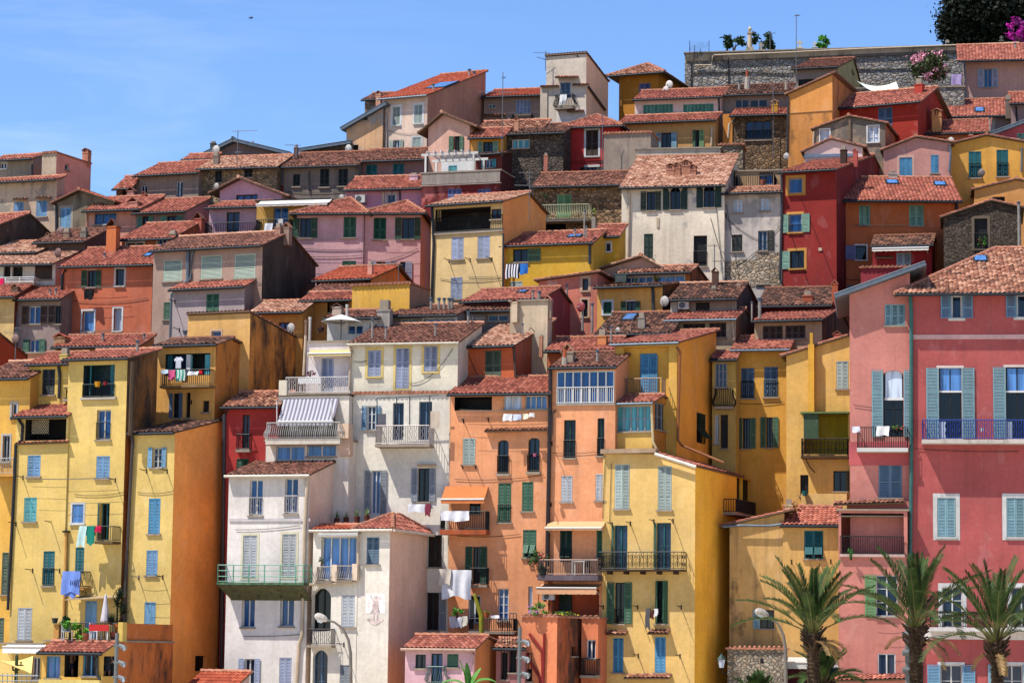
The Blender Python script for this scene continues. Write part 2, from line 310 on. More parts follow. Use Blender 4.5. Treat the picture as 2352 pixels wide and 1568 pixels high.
# ------------------------------------------------------------------ houses
def xs_given(h): return h.xs is not None
def clip_poly(poly, axis, val, keep_less):
    o = []
    for i in range(len(poly)):
        a, b = poly[i], poly[(i+1) % len(poly)]
        da = (a[axis]-val)*(1 if keep_less else -1); db = (b[axis]-val)*(1 if keep_less else -1)
        if da <= 1e-9: o.append(a)
        if (da < -1e-9 and db > 1e-9) or (da > 1e-9 and db < -1e-9):
            f = da/(da-db); o.append(tuple(a[k]+(b[k]-a[k])*f for k in range(2)))
    return o
HOUSES = []
class House:
    def __init__(s, label, xl, xr, yt, D, yaw=16, roof=('flat',), L=6, xs=None, col=(200, 180, 150), side=None, tile='old', drip=.25, stain=0, patch=0, prgb=(150, 145, 140), sstain=None, ov=.42, so=.12, name='house', mat=None, smat=None, group='houses stacked on the hillside', cat='house', gutter=True, rough=None, low=None, sk=1.0):  # sk: gain that puts bounce light into the side wall colour
        s.a = rad(yaw); ca, sa = math.cos(s.a), math.sin(s.a)
        s.t = Vector((ca, -sa, 0)); s.b = Vector((sa, ca, 0)); s.D = D
        p = P(xl, yt, D); s.zb = terrain(D)-1.5 if low is None else low
        s.O = Vector((p.x, p.y, s.zb)); s.H = p.z-s.zb
        s.U = s.fr(xr, yt)[0]; s.roof = roof; s.label = label; s.ov = ov; s.so = so; s.tile = tile; s.gut = gutter; s.xs = xs
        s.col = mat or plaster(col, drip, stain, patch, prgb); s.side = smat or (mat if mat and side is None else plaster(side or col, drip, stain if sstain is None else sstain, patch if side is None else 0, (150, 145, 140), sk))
        s.L = s.sd(xs, yt)[0] if xs is not None else L
        s.rough = rough if rough is not None else {'red': .25, 'orange': .2, 'pink': .3}.get(tile, .9)
        s.e = empty(name, s.O, -s.a); tag(s.e, label, cat, group)
        s.holes = []; s.sholes = []; s.later = []; s.wallmats = [s.col, s.side, DARKIN]
        HOUSES.append(s)
    def loc(s, w): w = w-s.O; return Vector((w.dot(s.t), w.dot(s.b), w.z))
    def world(s, l): return s.O+s.t*l[0]+s.b*l[1]+Vector((0, 0, l[2]))
    def fr(s, px, py, v=0.0):
        d = ray(px, py); k = (v-(CP-s.O).dot(s.b))/d.dot(s.b); l = s.loc(CP+d*k); return l.x, l.z
    def sd(s, px, py, u=0.0):
        d = ray(px, py); k = (s.U+u-(CP-s.O).dot(s.t))/d.dot(s.t); l = s.loc(CP+d*k); return l.y, l.z
    def frect(s, x0, y0, x1, y1, side=False, off=0.0):
        f = (lambda a, b: s.sd(a, b, off)) if side else (lambda a, b: s.fr(a, b, -off))
        xm, ym = (x0+x1)/2, (y0+y1)/2
        return f(x0, ym)[0], f(xm, y1)[1], f(x1, ym)[0], f(xm, y0)[1]   # a0,w0,a1,w1
    def M(s, side): # (along, out, up) -> local
        return (lambda a, o, w: (s.U+o, a, w)) if side else (lambda a, o, w: (a, -o, w))
    # ---- shutters
    def leaf(s, name, parent, M, a0, a1, w0, w1, o, col, arch=0, plain=False, flap=0):
        mb = MB(); th = .045; fw = min(.07, (a1-a0)*.2)
        if arch:
            n = 8; pts = [(a0, w0), (a1, w0)]; R = a1-a0
            for i in range(n+1):
                c, z = R*math.cos(math.pi/2*(n-i)/n if arch > 0 else math.pi/2*i/n), R*math.sin(math.pi/2*(n-i)/n if arch > 0 else math.pi/2*i/n)
                pts.append((a1-c if arch > 0 else a0+c, w1-R+z))
            if arch < 0: pts = pts[:2]+pts[2:]
            mb.poly([M(a, o+th, w) for a, w in pts]); mb.poly([M(a, o, w) for a, w in pts][::-1])
            for i in range(len(pts)):
                p, q = pts[i], pts[(i+1) % len(pts)]; mb.poly([M(p[0], o, p[1]), M(q[0], o, q[1]), M(q[0], o+th, q[1]), M(p[0], o+th, p[1])])
            k = w0+.1
            while k < w1-R: mb.box(a0+fw, o+th, k, a1-fw, o+th+.018, k+.035, 0, M); k += .09
            return mb.build(name, col, parent)
        mids = [w0+(w1-w0)*.46] if w1-w0 < 2.1 else [w0+(w1-w0)*.33, w0+(w1-w0)*.66]
        mb.box(a0, o, w0, a0+fw, o+th, w1, 0, M); mb.box(a1-fw, o, w0, a1, o+th, w1, 0, M)
        edges = [w0]+mids+[w1]
        for e in edges: mb.box(a0+fw, o+.002, max(w0, e-fw*.6), a1-fw, o+th-.002, min(w1, e+fw*.6), 0, M)
        if plain: mb.box(a0+fw, o+.01, w0+fw, a1-fw, o+th-.012, w1-fw, 0, M)
        else:
            for e0, e1 in zip(edges, edges[1:]):
                if flap and e0 == w0: continue
                k = e0+fw*.6+.02
                while k < e1-fw*.6-.03:
                    c = [M(a0+fw, o+.006, k+.05), M(a1-fw, o+.006, k+.05), M(a1-fw, o+.006, k+.068), M(a0+fw, o+.006, k+.068),
                         M(a0+fw, o+th-.004, k), M(a1-fw, o+th-.004, k), M(a1-fw, o+th-.004, k+.018), M(a0+fw, o+th-.004, k+.018)]
                    mb.hexa(c); k += .076
        if flap:
            h = mids[0]-w0-fw; an = rad(38); k = 0
            def FM(a, oo, d): return M(a, o+th+math.sin(an)*d+oo*math.cos(an), mids[0]-math.cos(an)*d+oo*math.sin(an))
            for x0, x1 in ((a0+fw*.7, a0+fw*1.4), (a1-fw*1.4, a1-fw*.7)): mb.box(x0, 0, 0, x1, .03, h, 0, FM)
            while k < h-.03: mb.box(a0+fw*1.4, .005, k, a1-fw*1.4, .02, k+.055, 0, FM); k += .075
        return mb.build(name, col, parent)
    def win(s, kind, x0, y0, x1, y1, col='lav', pane='k', frame='wht', rail=None, sur=None, sill=True, side=False, arch=False, leaves=2, depth=.2, mx=1, mz=0, hood=None, lw=None, lx=1, plain=False, sw=.16, name='window', railh=.95, railcol=None):
        a0, w0, a1, w1 = s.frect(x0, y0, x1, y1, side); M = s.M(side)
        (s.sholes if side else s.holes).append((a0, w0, a1, w1, depth, 1 if side else 0, None, arch))
        s.later.append(lambda: s._win(kind, a0, w0, a1, w1, M, col, pane, frame, rail, sur, sill, arch, leaves, depth, mx, mz, hood, lw, plain, sw, name, railh, railcol))
    def _win(s, kind, a0, w0, a1, w1, M, col, pane, frame, rail, sur, sill, arch, leaves, depth, mx, mz, hood, lw, plain, sw, name, railh, railcol):
        mb = MB(); W = a1-a0; H = w1-w0; fw = .06; d = depth
        if kind in 'olrn' and pane == 'k' and frame == 'wht': frame = 'blk'
        mats = [pmat(frame), DARKIN]
        rise = W*.5 if arch is True else (W*arch if arch else 0)
        closed = kind in 'ch'
        if not closed:
            if kind == 'd': mb.box(a0, -d-.02, w0, a1, -d, w1, 1, M)
            else:
                o0 = -d+.03; o1 = -d+.09
                mb.box(a0, o0, w0, a0+fw, o1, w1, 0, M); mb.box(a1-fw, o0, w0, a1, o1, w1, 0, M); mb.box(a0+fw, o0, w0, a1-fw, o1-.002, w0+fw, 0, M); mb.box(a0+fw, o0, w1-fw, a1-fw, o1-.002, w1, 0, M)
                for i in range(mx):
                    c = a0+W*(i+1)/(mx+1); mb.box(c-.035, o0, w0+fw, c+.035, o1+.01, w1-fw, 0, M)
                for i in range(mz):
                    c = w0+H*(i+1)/(mz+1); mb.box(a0+fw, o0+.004, c-.018, a1-fw, o1-.012, c+.018, 0, M)
        else: mb.box(a0, -d-.02, w0, a1, -d+.0, w1, 1, M); mb.box(a0, -.05, w1-.05, a1, .0, w1, 0, M)
        wo = mb.build(name, mats if not closed else [pmat(col), DARKIN], s.e)
        if kind not in 'cdh':
            g = MB(); g.poly([M(a0, -d+.04, w0), M(a1, -d+.04, w0), M(a1, -d+.04, w1), M(a0, -d+.04, w1)]); g.poly([M(a0, -d+.0, w0), M(a0, -d+.0, w1), M(a1, -d+.0, w1), M(a1, -d+.0, w0)]); g.build('pane', glass(pane), wo)
        cm = pmat(col)
        if kind in 'ch':
            for i in range(leaves):
                b0 = a0+.01+(W-.02)*i/leaves; b1 = a0+.01+(W-.02)*(i+1)/leaves-.008
                s.leaf('shutter', wo, M, b0, b1, w0+.02, w1-.03, -.06, cm, flap=(kind == 'h'), plain=plain)
        if kind in 'olr':
            l_ = lw or W/2
            if kind in 'ol': s.leaf('shutter', wo, M, a0-l_-.02, a0-.02, w0, w1, .03, cm, arch=-1 if arch is True else 0, plain=plain)
            if kind in 'or': s.leaf('shutter', wo, M, a1+.02, a1+l_+.02, w0, w1, .03, cm, arch=1 if arch is True else 0, plain=plain)
        if kind == 'n':  # two leaves standing half open into the light
            for sg, h in ((1, a0), (-1, a1)):
                q = MB(); an = rad(62); ln = W*.48
                def HM(a, o, w_): return M(h+sg*(a*math.cos(an)+o*math.sin(an)), a*math.sin(an)-o*math.cos(an)*1, w_)
                s.leaf('shutter', wo, HM, 0.0, ln, w0+.02, w1-.02, 0, cm)
        if sill:
            q = MB(); q.box(a0-.08, .0, w0-.07, a1+.08, .11, w0+.01, 0, M); q.build('sill', SLABM if sur is None else pmat(sur), wo)
        if sur:
            q = MB(); o = .018
            q.box(a0-sw, .0, w0-(sw*.7), a0, o, w1+sw*1.05, 0, M); q.box(a1, 0, w0-(sw*.7), a1+sw, o, w1+sw*1.05, 0, M); q.box(a0, 0, w1, a1, o, w1+sw*1.05, 0, M); q.box(a0, 0, w0-sw*.7, a1, o, w0, 0, M)
            q.build('surround', pmat(sur) if not isinstance(sur, tuple) else plaster(sur, .1), wo)
        if rail: railing_mb(M, a0+.01, a1-.01, w0+.03, w0+railh, .05, rail, []).build('railing', railcol or IRON, wo)
        if hood:
            q = MB(); e = .5
            A_, B_, C_ = M(a0-.25, e, w1+.18), M(a1+.25, e, w1+.18), M(a0-.25, 0, w1+.38)
            tiles(q, A_, B_, C_, None, 0, 1, row=.3); q.build('tile_hood', [tilemat(hood), SOFFIT], wo)
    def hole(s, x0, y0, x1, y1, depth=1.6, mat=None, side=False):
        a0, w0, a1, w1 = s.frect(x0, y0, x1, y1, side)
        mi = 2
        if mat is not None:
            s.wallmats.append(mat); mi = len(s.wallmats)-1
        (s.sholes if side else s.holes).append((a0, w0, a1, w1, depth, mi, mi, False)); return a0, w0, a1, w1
    # ---- walls
    def wallface(s, mb, poly, holes, P3, IN, mat):
        us = sorted({p[0] for p in poly} | {h[0] for h in holes} | {h[2] for h in holes})
        ws = sorted({min(p[1] for p in poly), max(p[1] for p in poly)} | {h[1] for h in holes} | {h[3] for h in holes})
        def pt(u, w_, i=0.0): return P3(u, w_)+IN*i
        if not holes: mb.poly([pt(*p) for p in poly], mat)
        else:
            for u0, u1 in zip(us, us[1:]):
                if u1-u0 < 1e-5: continue
                col = clip_poly(clip_poly(poly, 0, u0, False), 0, u1, True)
                if len(col) < 3: continue
                hs = sorted([h for h in holes if h[0] <= u0+1e-6 and h[2] >= u1-1e-6], key=lambda h: h[1])
                cur = min(p[1] for p in col)
                segs = []
                for h in hs:
                    if h[1] > cur+1e-5: segs.append((cur, h[1]))
                    cur = max(cur, h[3])
                segs.append((cur, 1e6))
                for w0, w1 in segs:
                    c = clip_poly(col, 1, w0, False)
                    if w1 < 1e5: c = clip_poly(c, 1, w1, True)
                    if len(c) >= 3: mb.poly([pt(*p) for p in c], mat)
        for (a0, w0, a1, w1, d, rm, bm, arch) in holes:
            r = mat if bm is None else bm
            mb.poly([pt(a0, w0), pt(a0, w0, d), pt(a0, w1, d), pt(a0, w1)], r); mb.poly([pt(a1, w0), pt(a1, w1), pt(a1, w1, d), pt(a1, w0, d)], r)
            mb.poly([pt(a0, w0), pt(a1, w0), pt(a1, w0, d), pt(a0, w0, d)], r); mb.poly([pt(a0, w1), pt(a0, w1, d), pt(a1, w1, d), pt(a1, w1)], r)
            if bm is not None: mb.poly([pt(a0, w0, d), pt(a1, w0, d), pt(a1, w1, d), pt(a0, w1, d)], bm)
            if arch:
                W = a1-a0; rise = W*.5 if arch is True else W*arch; n = 8; cx = (a0+a1)/2
                ar = [(cx-W/2*math.cos(math.pi*i/(2*n)), w1-rise+rise*math.sin(math.pi*i/(2*n))) for i in range(2*n+1)]
                for i in range(2*n):
                    p, q = ar[i], ar[i+1]
                    mb.poly([pt(p[0], p[1]), pt(q[0], q[1]), pt(q[0], w1), pt(p[0], w1)], mat)
                    mb.poly([pt(p[0], p[1]), pt(p[0], p[1], d*.9), pt(q[0], q[1], d*.9), pt(q[0], q[1])], mat)
    def build(s):
        U, L, H = s.U, s.L, s.H; k = s.roof[0]; ov, so = s.ov, s.so
        rb = MB(); TM = s.rough; gl = []; ftop = [(0, H), (U, H)]; rtop = [(0, H), (L, H)]; ltop = None
        def T(A, B, C, poly=None):
            if s.tile != 'zinc': return tiles(rb, A, B, C, poly, rough=TM)
            A, B, C = Vector(A), Vector(B), Vector(C); Dd = A+(C-A)-(B-A)*((C-A).dot(B-A)/(B-A).dot(B-A)); es = (B-A).normalized(); et = (Dd-A).normalized(); n = es.cross(et); n = n if n.z > 0 else -n; w_ = B-A
            q = [A, B, B+(Dd-A), Dd]; rb.hexa([p-n*.2 for p in q]+[p+n*.02 for p in q], 0); k_ = int(w_.length/.6)
            for i in range(k_+1): p = A+w_*(i/max(1, k_)); rb.tube([p+n*.03, p+n*.03+(Dd-A)], .025, 4)
        e = .1
        if k == 'shed':   # ('shed', deg, yridge) or ('shed','px',x,y)
            if s.roof[1] == 'px':
                v, wz = s.sd(s.roof[2], s.roof[3]); g = (wz-H)/max(v, .5)
                if s.L < v: s.L = L = v
            else:
                g = math.tan(rad(s.roof[1])); yr = s.roof[2]; lo, hi = .2, 14
                def yp(v):
                    q = s.world((0, v, H+v*g))-CP; c = CR.transposed() @ q; return 784-F*c.y/(-c.z)
                if yp(hi) > yr: v = hi
                else:
                    for _ in range(40):
                        mid = (lo+hi)/2
                        if yp(mid) > yr: lo = mid
                        else: hi = mid
                    v = lo
                if xs_given(s) and s.L > v+.4:
                    Lb = s.L; L = max(v, 1.0); zb_ = H+L*g-(Lb-L)*g*.45
                    T((U+so, Lb+.1, zb_+e), (-so, Lb+.1, zb_+e), (U+so, L, H+L*g+e)); rtop = [(0, H), (L, H+L*g), (Lb, zb_)]
                else: s.L = L = max(v, 1.0)
            if len(rtop) < 3: rtop = [(0, H), (L, H+L*g)]
            T((-so, -ov, H-ov*g+e), (U+so, -ov, H-ov*g+e), (-so, L+.1, H+(L+.1)*g+e)); ridge(rb, (-so, L, H+L*g+e), (U+so, L, H+L*g+e))
            gl = [((-so, -ov, H-ov*g+e), (U+so, -ov, H-ov*g+e))]
        elif k == 'gab':
            va, wa = s.sd(s.roof[1], s.roof[2]); va = max(va, .6); g = (wa-H)/va; L = s.L = max(s.L, va*1.3); g2 = g if len(s.roof) < 4 else (wa-s.sd(s.roof[3], s.roof[4])[1])/max(.3, s.sd(s.roof[3], s.roof[4])[0]-va)
            we = wa-(L-va)*g2
            rtop = [(0, H), (va, wa), (L, we)]
            T((-so, -ov, H-ov*g+e), (U+so, -ov, H-ov*g+e), (-so, va, wa+e)); T((U+so, L+.2, we-.2*g2+e), (-so, L+.2, we-.2*g2+e), (U+so, va, wa+e)); ridge(rb, (-so, va, wa+e+.02), (U+so, va, wa+e+.02))
            gl = [((-so, -ov, H-ov*g+e), (U+so, -ov, H-ov*g+e))]
        elif k == 'poly':  # front top polyline in photo px
            ftop = [s.fr(x, y) for x, y in s.roof[1]]; ftop[0] = (0, ftop[0][1]); ftop[-1] = (U, ftop[-1][1]); H0 = min(p[1] for p in ftop)
            rtop = [(0, ftop[-1][1]), (L, ftop[-1][1])]; ltop = [(0, ftop[0][1]), (L, ftop[0][1])]
            for i, (p, q) in enumerate(zip(ftop, ftop[1:])):
                g = (q[1]-p[1])/max(.05, q[0]-p[0]); x0 = p[0]-(so*2.2 if i == 0 else 0); x1 = q[0]+(so*2.2 if i == len(ftop)-2 else 0)
                z0 = p[1]+(x0-p[0])*g+e; z1 = q[1]+(x1-q[0])*g+e
                if g >= 0: T((x0, L, z0), (x0, -ov, z0), (x1, L, z1))
                else: T((x1, -ov, z1), (x1, L, z1), (x0, -ov, z0))
                if len(ftop) == 3 and i == 0 and g > 0: ridge(rb, (q[0], -ov, q[1]+e), (q[0], L, q[1]+e))
        elif k == 'hip':
            ua, wa, va = s.U/2, H+1, 2
            g = math.tan(rad(s.roof[3]))
            va = 2.5
            for _ in range(30):
                u_, w_ = s.fr(s.roof[1], s.roof[2], va); va = .5*va+.5*max(.4, (w_-H)/g)
            ua, wa = s.fr(s.roof[1], s.roof[2], va); ua = max(.3, ua); ub = max(ua, min(U-.3, s.roof[4] if len(s.roof) > 4 else ua)); L = s.L = max(s.L, va*2); vb = L-va
            gs = (wa-H)/va; h = H+e-ov*gs; A, B, Cc, Dd = (-ov, -ov, h), (U+ov, -ov, h), (U+ov, L+ov, h), (-ov, L+ov, h); a, b = (ua, va, wa+e), (ub, va, wa+e); c_, d_ = (ub, vb, wa+e), (ua, vb, wa+e)
            def HP(A, B, C1, C2):
                A, B = Vector(A), Vector(B); es = (B-A).normalized(); pts = []
                et = None
                r = Vector(C1)-A; et = (r-es*r.dot(es)).normalized()
                pl = [(0, 0), ((B-A).length, 0)]
                for Cp in ((C2, C1) if (Vector(C2)-Vector(C1)).length > .02 else (C1,)):
                    r = Vector(Cp)-A; pl.append((r.dot(es), r.dot(et)))
                tiles(rb, A, B, C1, pl, rough=TM)
            HP(A, B, a, b); HP(B, Cc, b, c_); HP(Cc, Dd, c_, d_); HP(Dd, A, d_, a)
            for p, q in ((A, a), (B, b), (a, b), (Cc, c_)):
                if (Vector(p)-Vector(q)).length > .1: ridge(rb, p, q)
            gl = [(A, B), (B, Cc)]
        elif k == 'flat':
            cap = s.roof[1] if len(s.roof) > 1 else None
            mm = {'tile': CAPTILE, None: SLABM, 'zinc': ZINC}.get(cap, SLABM)
            rb.box(0.05, .05, H-.3, U-.05, L-.05, H-.25, 0); c = .1
            rb.box(-c, -c, H, U+c, .22, H+.09, 2); rb.box(U-.22, .22, H, U+c, L, H+.09, 2); rb.box(-c, .22, H, .22, L, H+.09, 2)
            if cap == 'tile':
                n = int(U/.24)
                for i in range(n): rb.tube([(U*(i+.5)/n, -c-.04, H+.08), (U*(i+.5)/n, .24, H+.13)], .085, 6, 2)
        if ltop is None: ltop = [(p[0], p[1]) for p in rtop]
        wb = MB(); V = Vector
        s.wallface(wb, [(0, 0), (U, 0)]+ftop[::-1], s.holes, lambda u, w_: V((u, 0, w_)), V((0, 1, 0)), 0)
        s.wallface(wb, [(0, 0), (s.L, 0)]+rtop[::-1], s.sholes, lambda v, w_: V((U, v, w_)), V((-1, 0, 0)), 1)
        wb.poly([(0, s.L, 0), (0, 0, 0)]+[(0, v, w_) for v, w_ in ltop], 1)
        bt = [(0, ltop[-1][1])]+([p for p in ftop[1:-1]] if k == 'poly' else [])+[(U, rtop[-1][1])]
        wb.poly([(U, s.L, 0), (0, s.L, 0)]+[(u, s.L, w_) for u, w_ in bt], 1)
        wb.build('wall', s.wallmats, s.e)
        if k == 'flat': rb.build('coping', [SLABM, SLABM, mm], s.e)
        elif k != 'none':
            rm = tilemat(s.tile) if s.tile != 'zinc' else ZPALE
            rb.build('roof', [rm, SOFFIT, CAPTILE if s.tile not in ('zinc', 'dark', 'brown') else (ZINC if s.tile == 'zinc' else tilemat('old'))], s.e)
        if s.gut and gl:
            gb = MB()
            for a, b in gl:
                a, b = V(a), V(b); dn = V((0, 0, -.06)); t = (b-a).normalized(); o = V((t.y, -t.x, 0))*.06
                gb.tube([a+dn+o, b+dn+o], .075, 8)
            gb.build('gutter', s.gut if s.gut is not True else ZINC, s.e)
        for f in s.later: f()
    # ---- extras
    def block(s, x0, y0, x1, y1, v0, v1, mat, name='annex', side=False):
        u0, w0 = s.fr(x0, y1, v0); u1, _ = s.fr(x1, y1, v0); _, w1 = s.fr((x0+x1)/2, y0, v0)
        mb = MB(); mb.box(u0, v0, w0, u1, v1, w1); return mb.build(name, mat, s.e)
    def tileledge(s, x0, y0, x1, y1, d=.45, tile='old', drop=.25, side=False, name='tile_ledge'):
        f = (lambda x, y, o: s.sd(x, y, o)) if side else (lambda x, y, o: s.fr(x, y, -o))
        M = s.M(side); u0, w0 = f(x0, y0, d); u1, w1 = f(x1, y1, d)
        mb = MB(); tiles(mb, M(u0, d, w0), M(u1, d, w1), M(u0, 0, w0+drop), None, rough=.5); return mb.build(name, [tilemat(tile), SOFFIT], s.e)
    def pipe(s, pts, r=.055, col=None, off=.09, side=False, name='drainpipe'):
        M = s.M(side); f = (lambda x, y: s.sd(x, y, off)) if side else (lambda x, y: s.fr(x, y, -off))
        path = [M(*(lambda q: (q[0], off, q[1]))(f(x, y))) for x, y in pts]
        mb = MB(); mb.tube(path, r, 7); return mb.build(name, col or GREYPIPE, s.e)
    def rod(s, x, y, ln=.8, side=False):
        M = s.M(side); a, w_ = s.sd(x, y) if side else s.fr(x, y); mb = MB(); mb.tube([(a, 0, w_), (a, ln, w_+.02)], .022, 5, 0, M); mb.box(a-.03, 0, w_-.16, a+.03, .02, w_+.08, 0, M)
        mb.tube([(a, 0, w_-.14), (a, ln*.5, w_)], .012, 4, 0, M); return mb.build('clothesline_bracket', IRON, s.e)
    def line(s, x0, x1, y, off=.7, n=3):
        for i in range(n):
            o = off*(i+1)/n; u0, w_ = s.fr(x0, y, 0); u1, w2 = s.fr(x1, y, 0); mb = MB()
            mb.tube([(u0+(u1-u0)*t, -o, w_+.02-.25*(t-t*t)) for t in [j/8 for j in range(9)]], .008, 4); mb.build('clothesline', paint((120, 112, 100)), s.e)
    def balcony(s, x0, x1, yr, ys, dep=.8, style='bar', col=None, slab=None, side=False, th=.14, brackets=0, name='balcony', sides=True):
        M = s.M(side); f = (lambda x, y: s.sd(x, y, dep)) if side else (lambda x, y: s.fr(x, y, -dep))
        xm = (x0+x1)/2; a0 = f(x0, ys)[0]; a1 = f(x1, ys)[0]; w0 = f(xm, ys)[1]; w1 = f(xm, yr)[1]
        mb = MB(); mb.box(a0-.04, 0.0, w0-th, a1+.04, dep+.05, w0, 0, M)
        bo = mb.build(name, slab or SLABM, s.e)
        railing_mb(M, a0, a1, w0, w1, dep, style, [a0, a1] if sides else []).build('railing', col or IRON, bo)
        if brackets:
            for i in range(brackets):
                a = a0+(a1-a0)*(i+.5)/brackets; q = MB(); q.box(a-.05, 0, w0-th-.16, a+.05, dep*.8, w0-th, 0, M); q.build('bracket', slab or SLABM, bo)
        return bo
    def awning(s, x0, y0, x1, y1, dep=.9, col=(226, 160, 110), val=.22, side=False, stripes=None, bar=True):
        M = s.M(side); a0, wt = s.fr(x0, y0); a1 = s.fr(x1, y0)[0]; b0, wb = s.fr(x0, y1, -dep); b1 = s.fr(x1, y1, -dep)[0]
        a0, a1 = b0, b1
        mb = MB(); n = 24; rows = []; uv = []
        for (o, z) in ((0.02, wt), (dep*.5, (wt+wb)/2-.05), (dep, wb), (dep+.02, wb-val)):
            rows.append([Vector(M(a0+(a1-a0)*i/n, o, z-(.03*abs(math.sin(i*1.3)) if z < wb else 0))) for i in range(n+1)]); uv.append([(i/n, 0) for i in range(n+1)])
        mb.grid(rows, 0, uv); mb.grid([[p+Vector((0, 0, -.012)) for p in r] for r in rows][::-1], 0, uv)
        o = mb.build('awning', cloth_mat(col, stripes), s.e)
        if bar:
            q = MB(); q.tube([M(a0, dep, wb), M(a1, dep, wb)], .05, 6); q.tube([M(a0+.1, 0, wt-.6), M(a0+.1, dep, wb)], .02, 5); q.tube([M(a1-.1, 0, wt-.6), M(a1-.1, dep, wb)], .02, 5); q.build('frame', WHITE, o)
        return o
    def chimney(s, x, ytop, ybot, wpx, v, kind='box', col=(205, 150, 120), tile='old'):
        u, wb = s.fr(x, ybot, v); _, wt = s.fr(x, ytop, v); q = s.world((u, v, wb)); W = wpx*q.y/F; h = wt-wb; m = plaster(col, .5); mb = MB(); r = W/2
        wb -= .5
        if kind == 'pipe':
            mb.tube([(u, v, wb), (u, v, wt-W*.9)], r*.7, 8); o = mb.build('flue_pipe', metal((132, 126, 118), .6), s.e)
            q = MB(); q.tube([(u, v, wt-W*.9), (u, v, wt-W*.75), (u, v, wt-W*.35), (u, v, wt)], [r*.5, r*.9, r*.9, r*.3], 8); q.tube([(u, v, wt-W*.3), (u, v, wt-W*.2)], r*1.2, 8); q.build('cowl', ZPALE, o); return o
        if kind == 'cone':
            mb.tube([(u, v, wb), (u, v, wt-.5), (u, v, wt-.45)], [r*1.1, r*.6, r*.55], 8); o = mb.build('chimney', m, s.e); q = MB(); q.tube([(u, v, wt-.45), (u, v, wt)], r*.42, 8); q.build('chimney_pot', paint((190, 96, 60), .9), o); return o
        hh = min(h*.45, W*.9)
        mb.box(u-r, v-r, wb, u+r, v+r, wt-hh); mb.box(u-r*1.12, v-r*1.12, wt-hh, u+r*1.12, v+r*1.12, wt-hh+.07)
        if kind == 'arch':
            for a in (-1, 1):
                for b in (-1, 1): mb.box(u+a*r*.72-r*.28, v+b*r*.72-r*.28, wt-hh+.07, u+a*r*.72+r*.28, v+b*r*.72+r*.28, wt-.1)
            mb.box(u-r*.15, v-r*.9, wt-hh+.07, u+r*.15, v+r*.9, wt-.1)
        o = mb.build('chimney', m, s.e); q = MB()
        z = wt-.1 if kind == 'arch' else wt-hh+.07; tp = wt+.06 if kind == 'arch' else wt
        if kind == 'flat': q.box(u-r*.7, v-r*.7, z, u+r*.7, v+r*.7, tp)
        else:
            ap = tp; e = r*1.25
            q.poly([(u-e, v-e, z), (u-e, v+e, z), (u, v+e, ap), (u, v-e, ap)]); q.poly([(u+e, v+e, z), (u+e, v-e, z), (u, v-e, ap), (u, v+e, ap)]); t = .05
            q.poly([(u-e, v+e, z-t), (u-e, v-e, z-t), (u, v-e, ap-t), (u, v+e, ap-t)]); q.poly([(u+e, v-e, z-t), (u+e, v+e, z-t), (u, v+e, ap-t), (u, v-e, ap-t)])
            q.poly([(u-e, v-e, z-t), (u-e, v-e, z), (u, v-e, ap), (u, v-e, ap-t)]); q.poly([(u, v-e, ap-t), (u, v-e, ap), (u+e, v-e, z), (u+e, v-e, z-t)])
        q.build('chimney_cap', tilemat(tile) if kind != 'flat' else SLABM, o); return o
    def skylight(s, x0, x1, y0, y1):   # lies on a front roof slope
        g = s.slope(); 
        def onroof(x, y):
            v = 1.0
            for _ in range(30):
                u, w_ = s.fr(x, y, v); v = .5*v+.5*max(0, (w_-s.H-.16)/g)
            return u, v
        u0, v0 = onroof(x0, y1); u1, v1 = onroof((x0+x1)/2, y0); u2 = onroof(x1, y1)[0]; z = lambda v: s.H+v*g+.16
        mb = MB(); c = [(u0, v0, z(v0)), (u2, v0, z(v0)), (u2, v1, z(v1)), (u0, v1, z(v1))]; mb.hexa([(a, b, c_-.05) for a, b, c_ in c]+[(a, b, c_+.07) for a, b, c_ in c]); o = mb.build('skylight', ZINC, s.e)
        k = .1; q = MB(); q.poly([(u0+k, v0+k, z(v0+k)+.075), (u2-k, v0+k, z(v0+k)+.075), (u2-k, v1-k, z(v1-k)+.075), (u0+k, v1-k, z(v1-k)+.075)]); q.build('pane', glass('s'), o)
    def slope(s):
        if s.roof[0] == 'shed' and s.roof[1] == 'px':
            v, wz = s.sd(s.roof[2], s.roof[3]); return (wz-s.H)/max(v, .5)
        if s.roof[0] == 'shed': return math.tan(rad(s.roof[1]))
        if s.roof[0] == 'gab':
            v, wz = s.sd(s.roof[1], s.roof[2]); return (wz-s.H)/max(v, .6)
        return math.tan(rad(s.roof[3]))
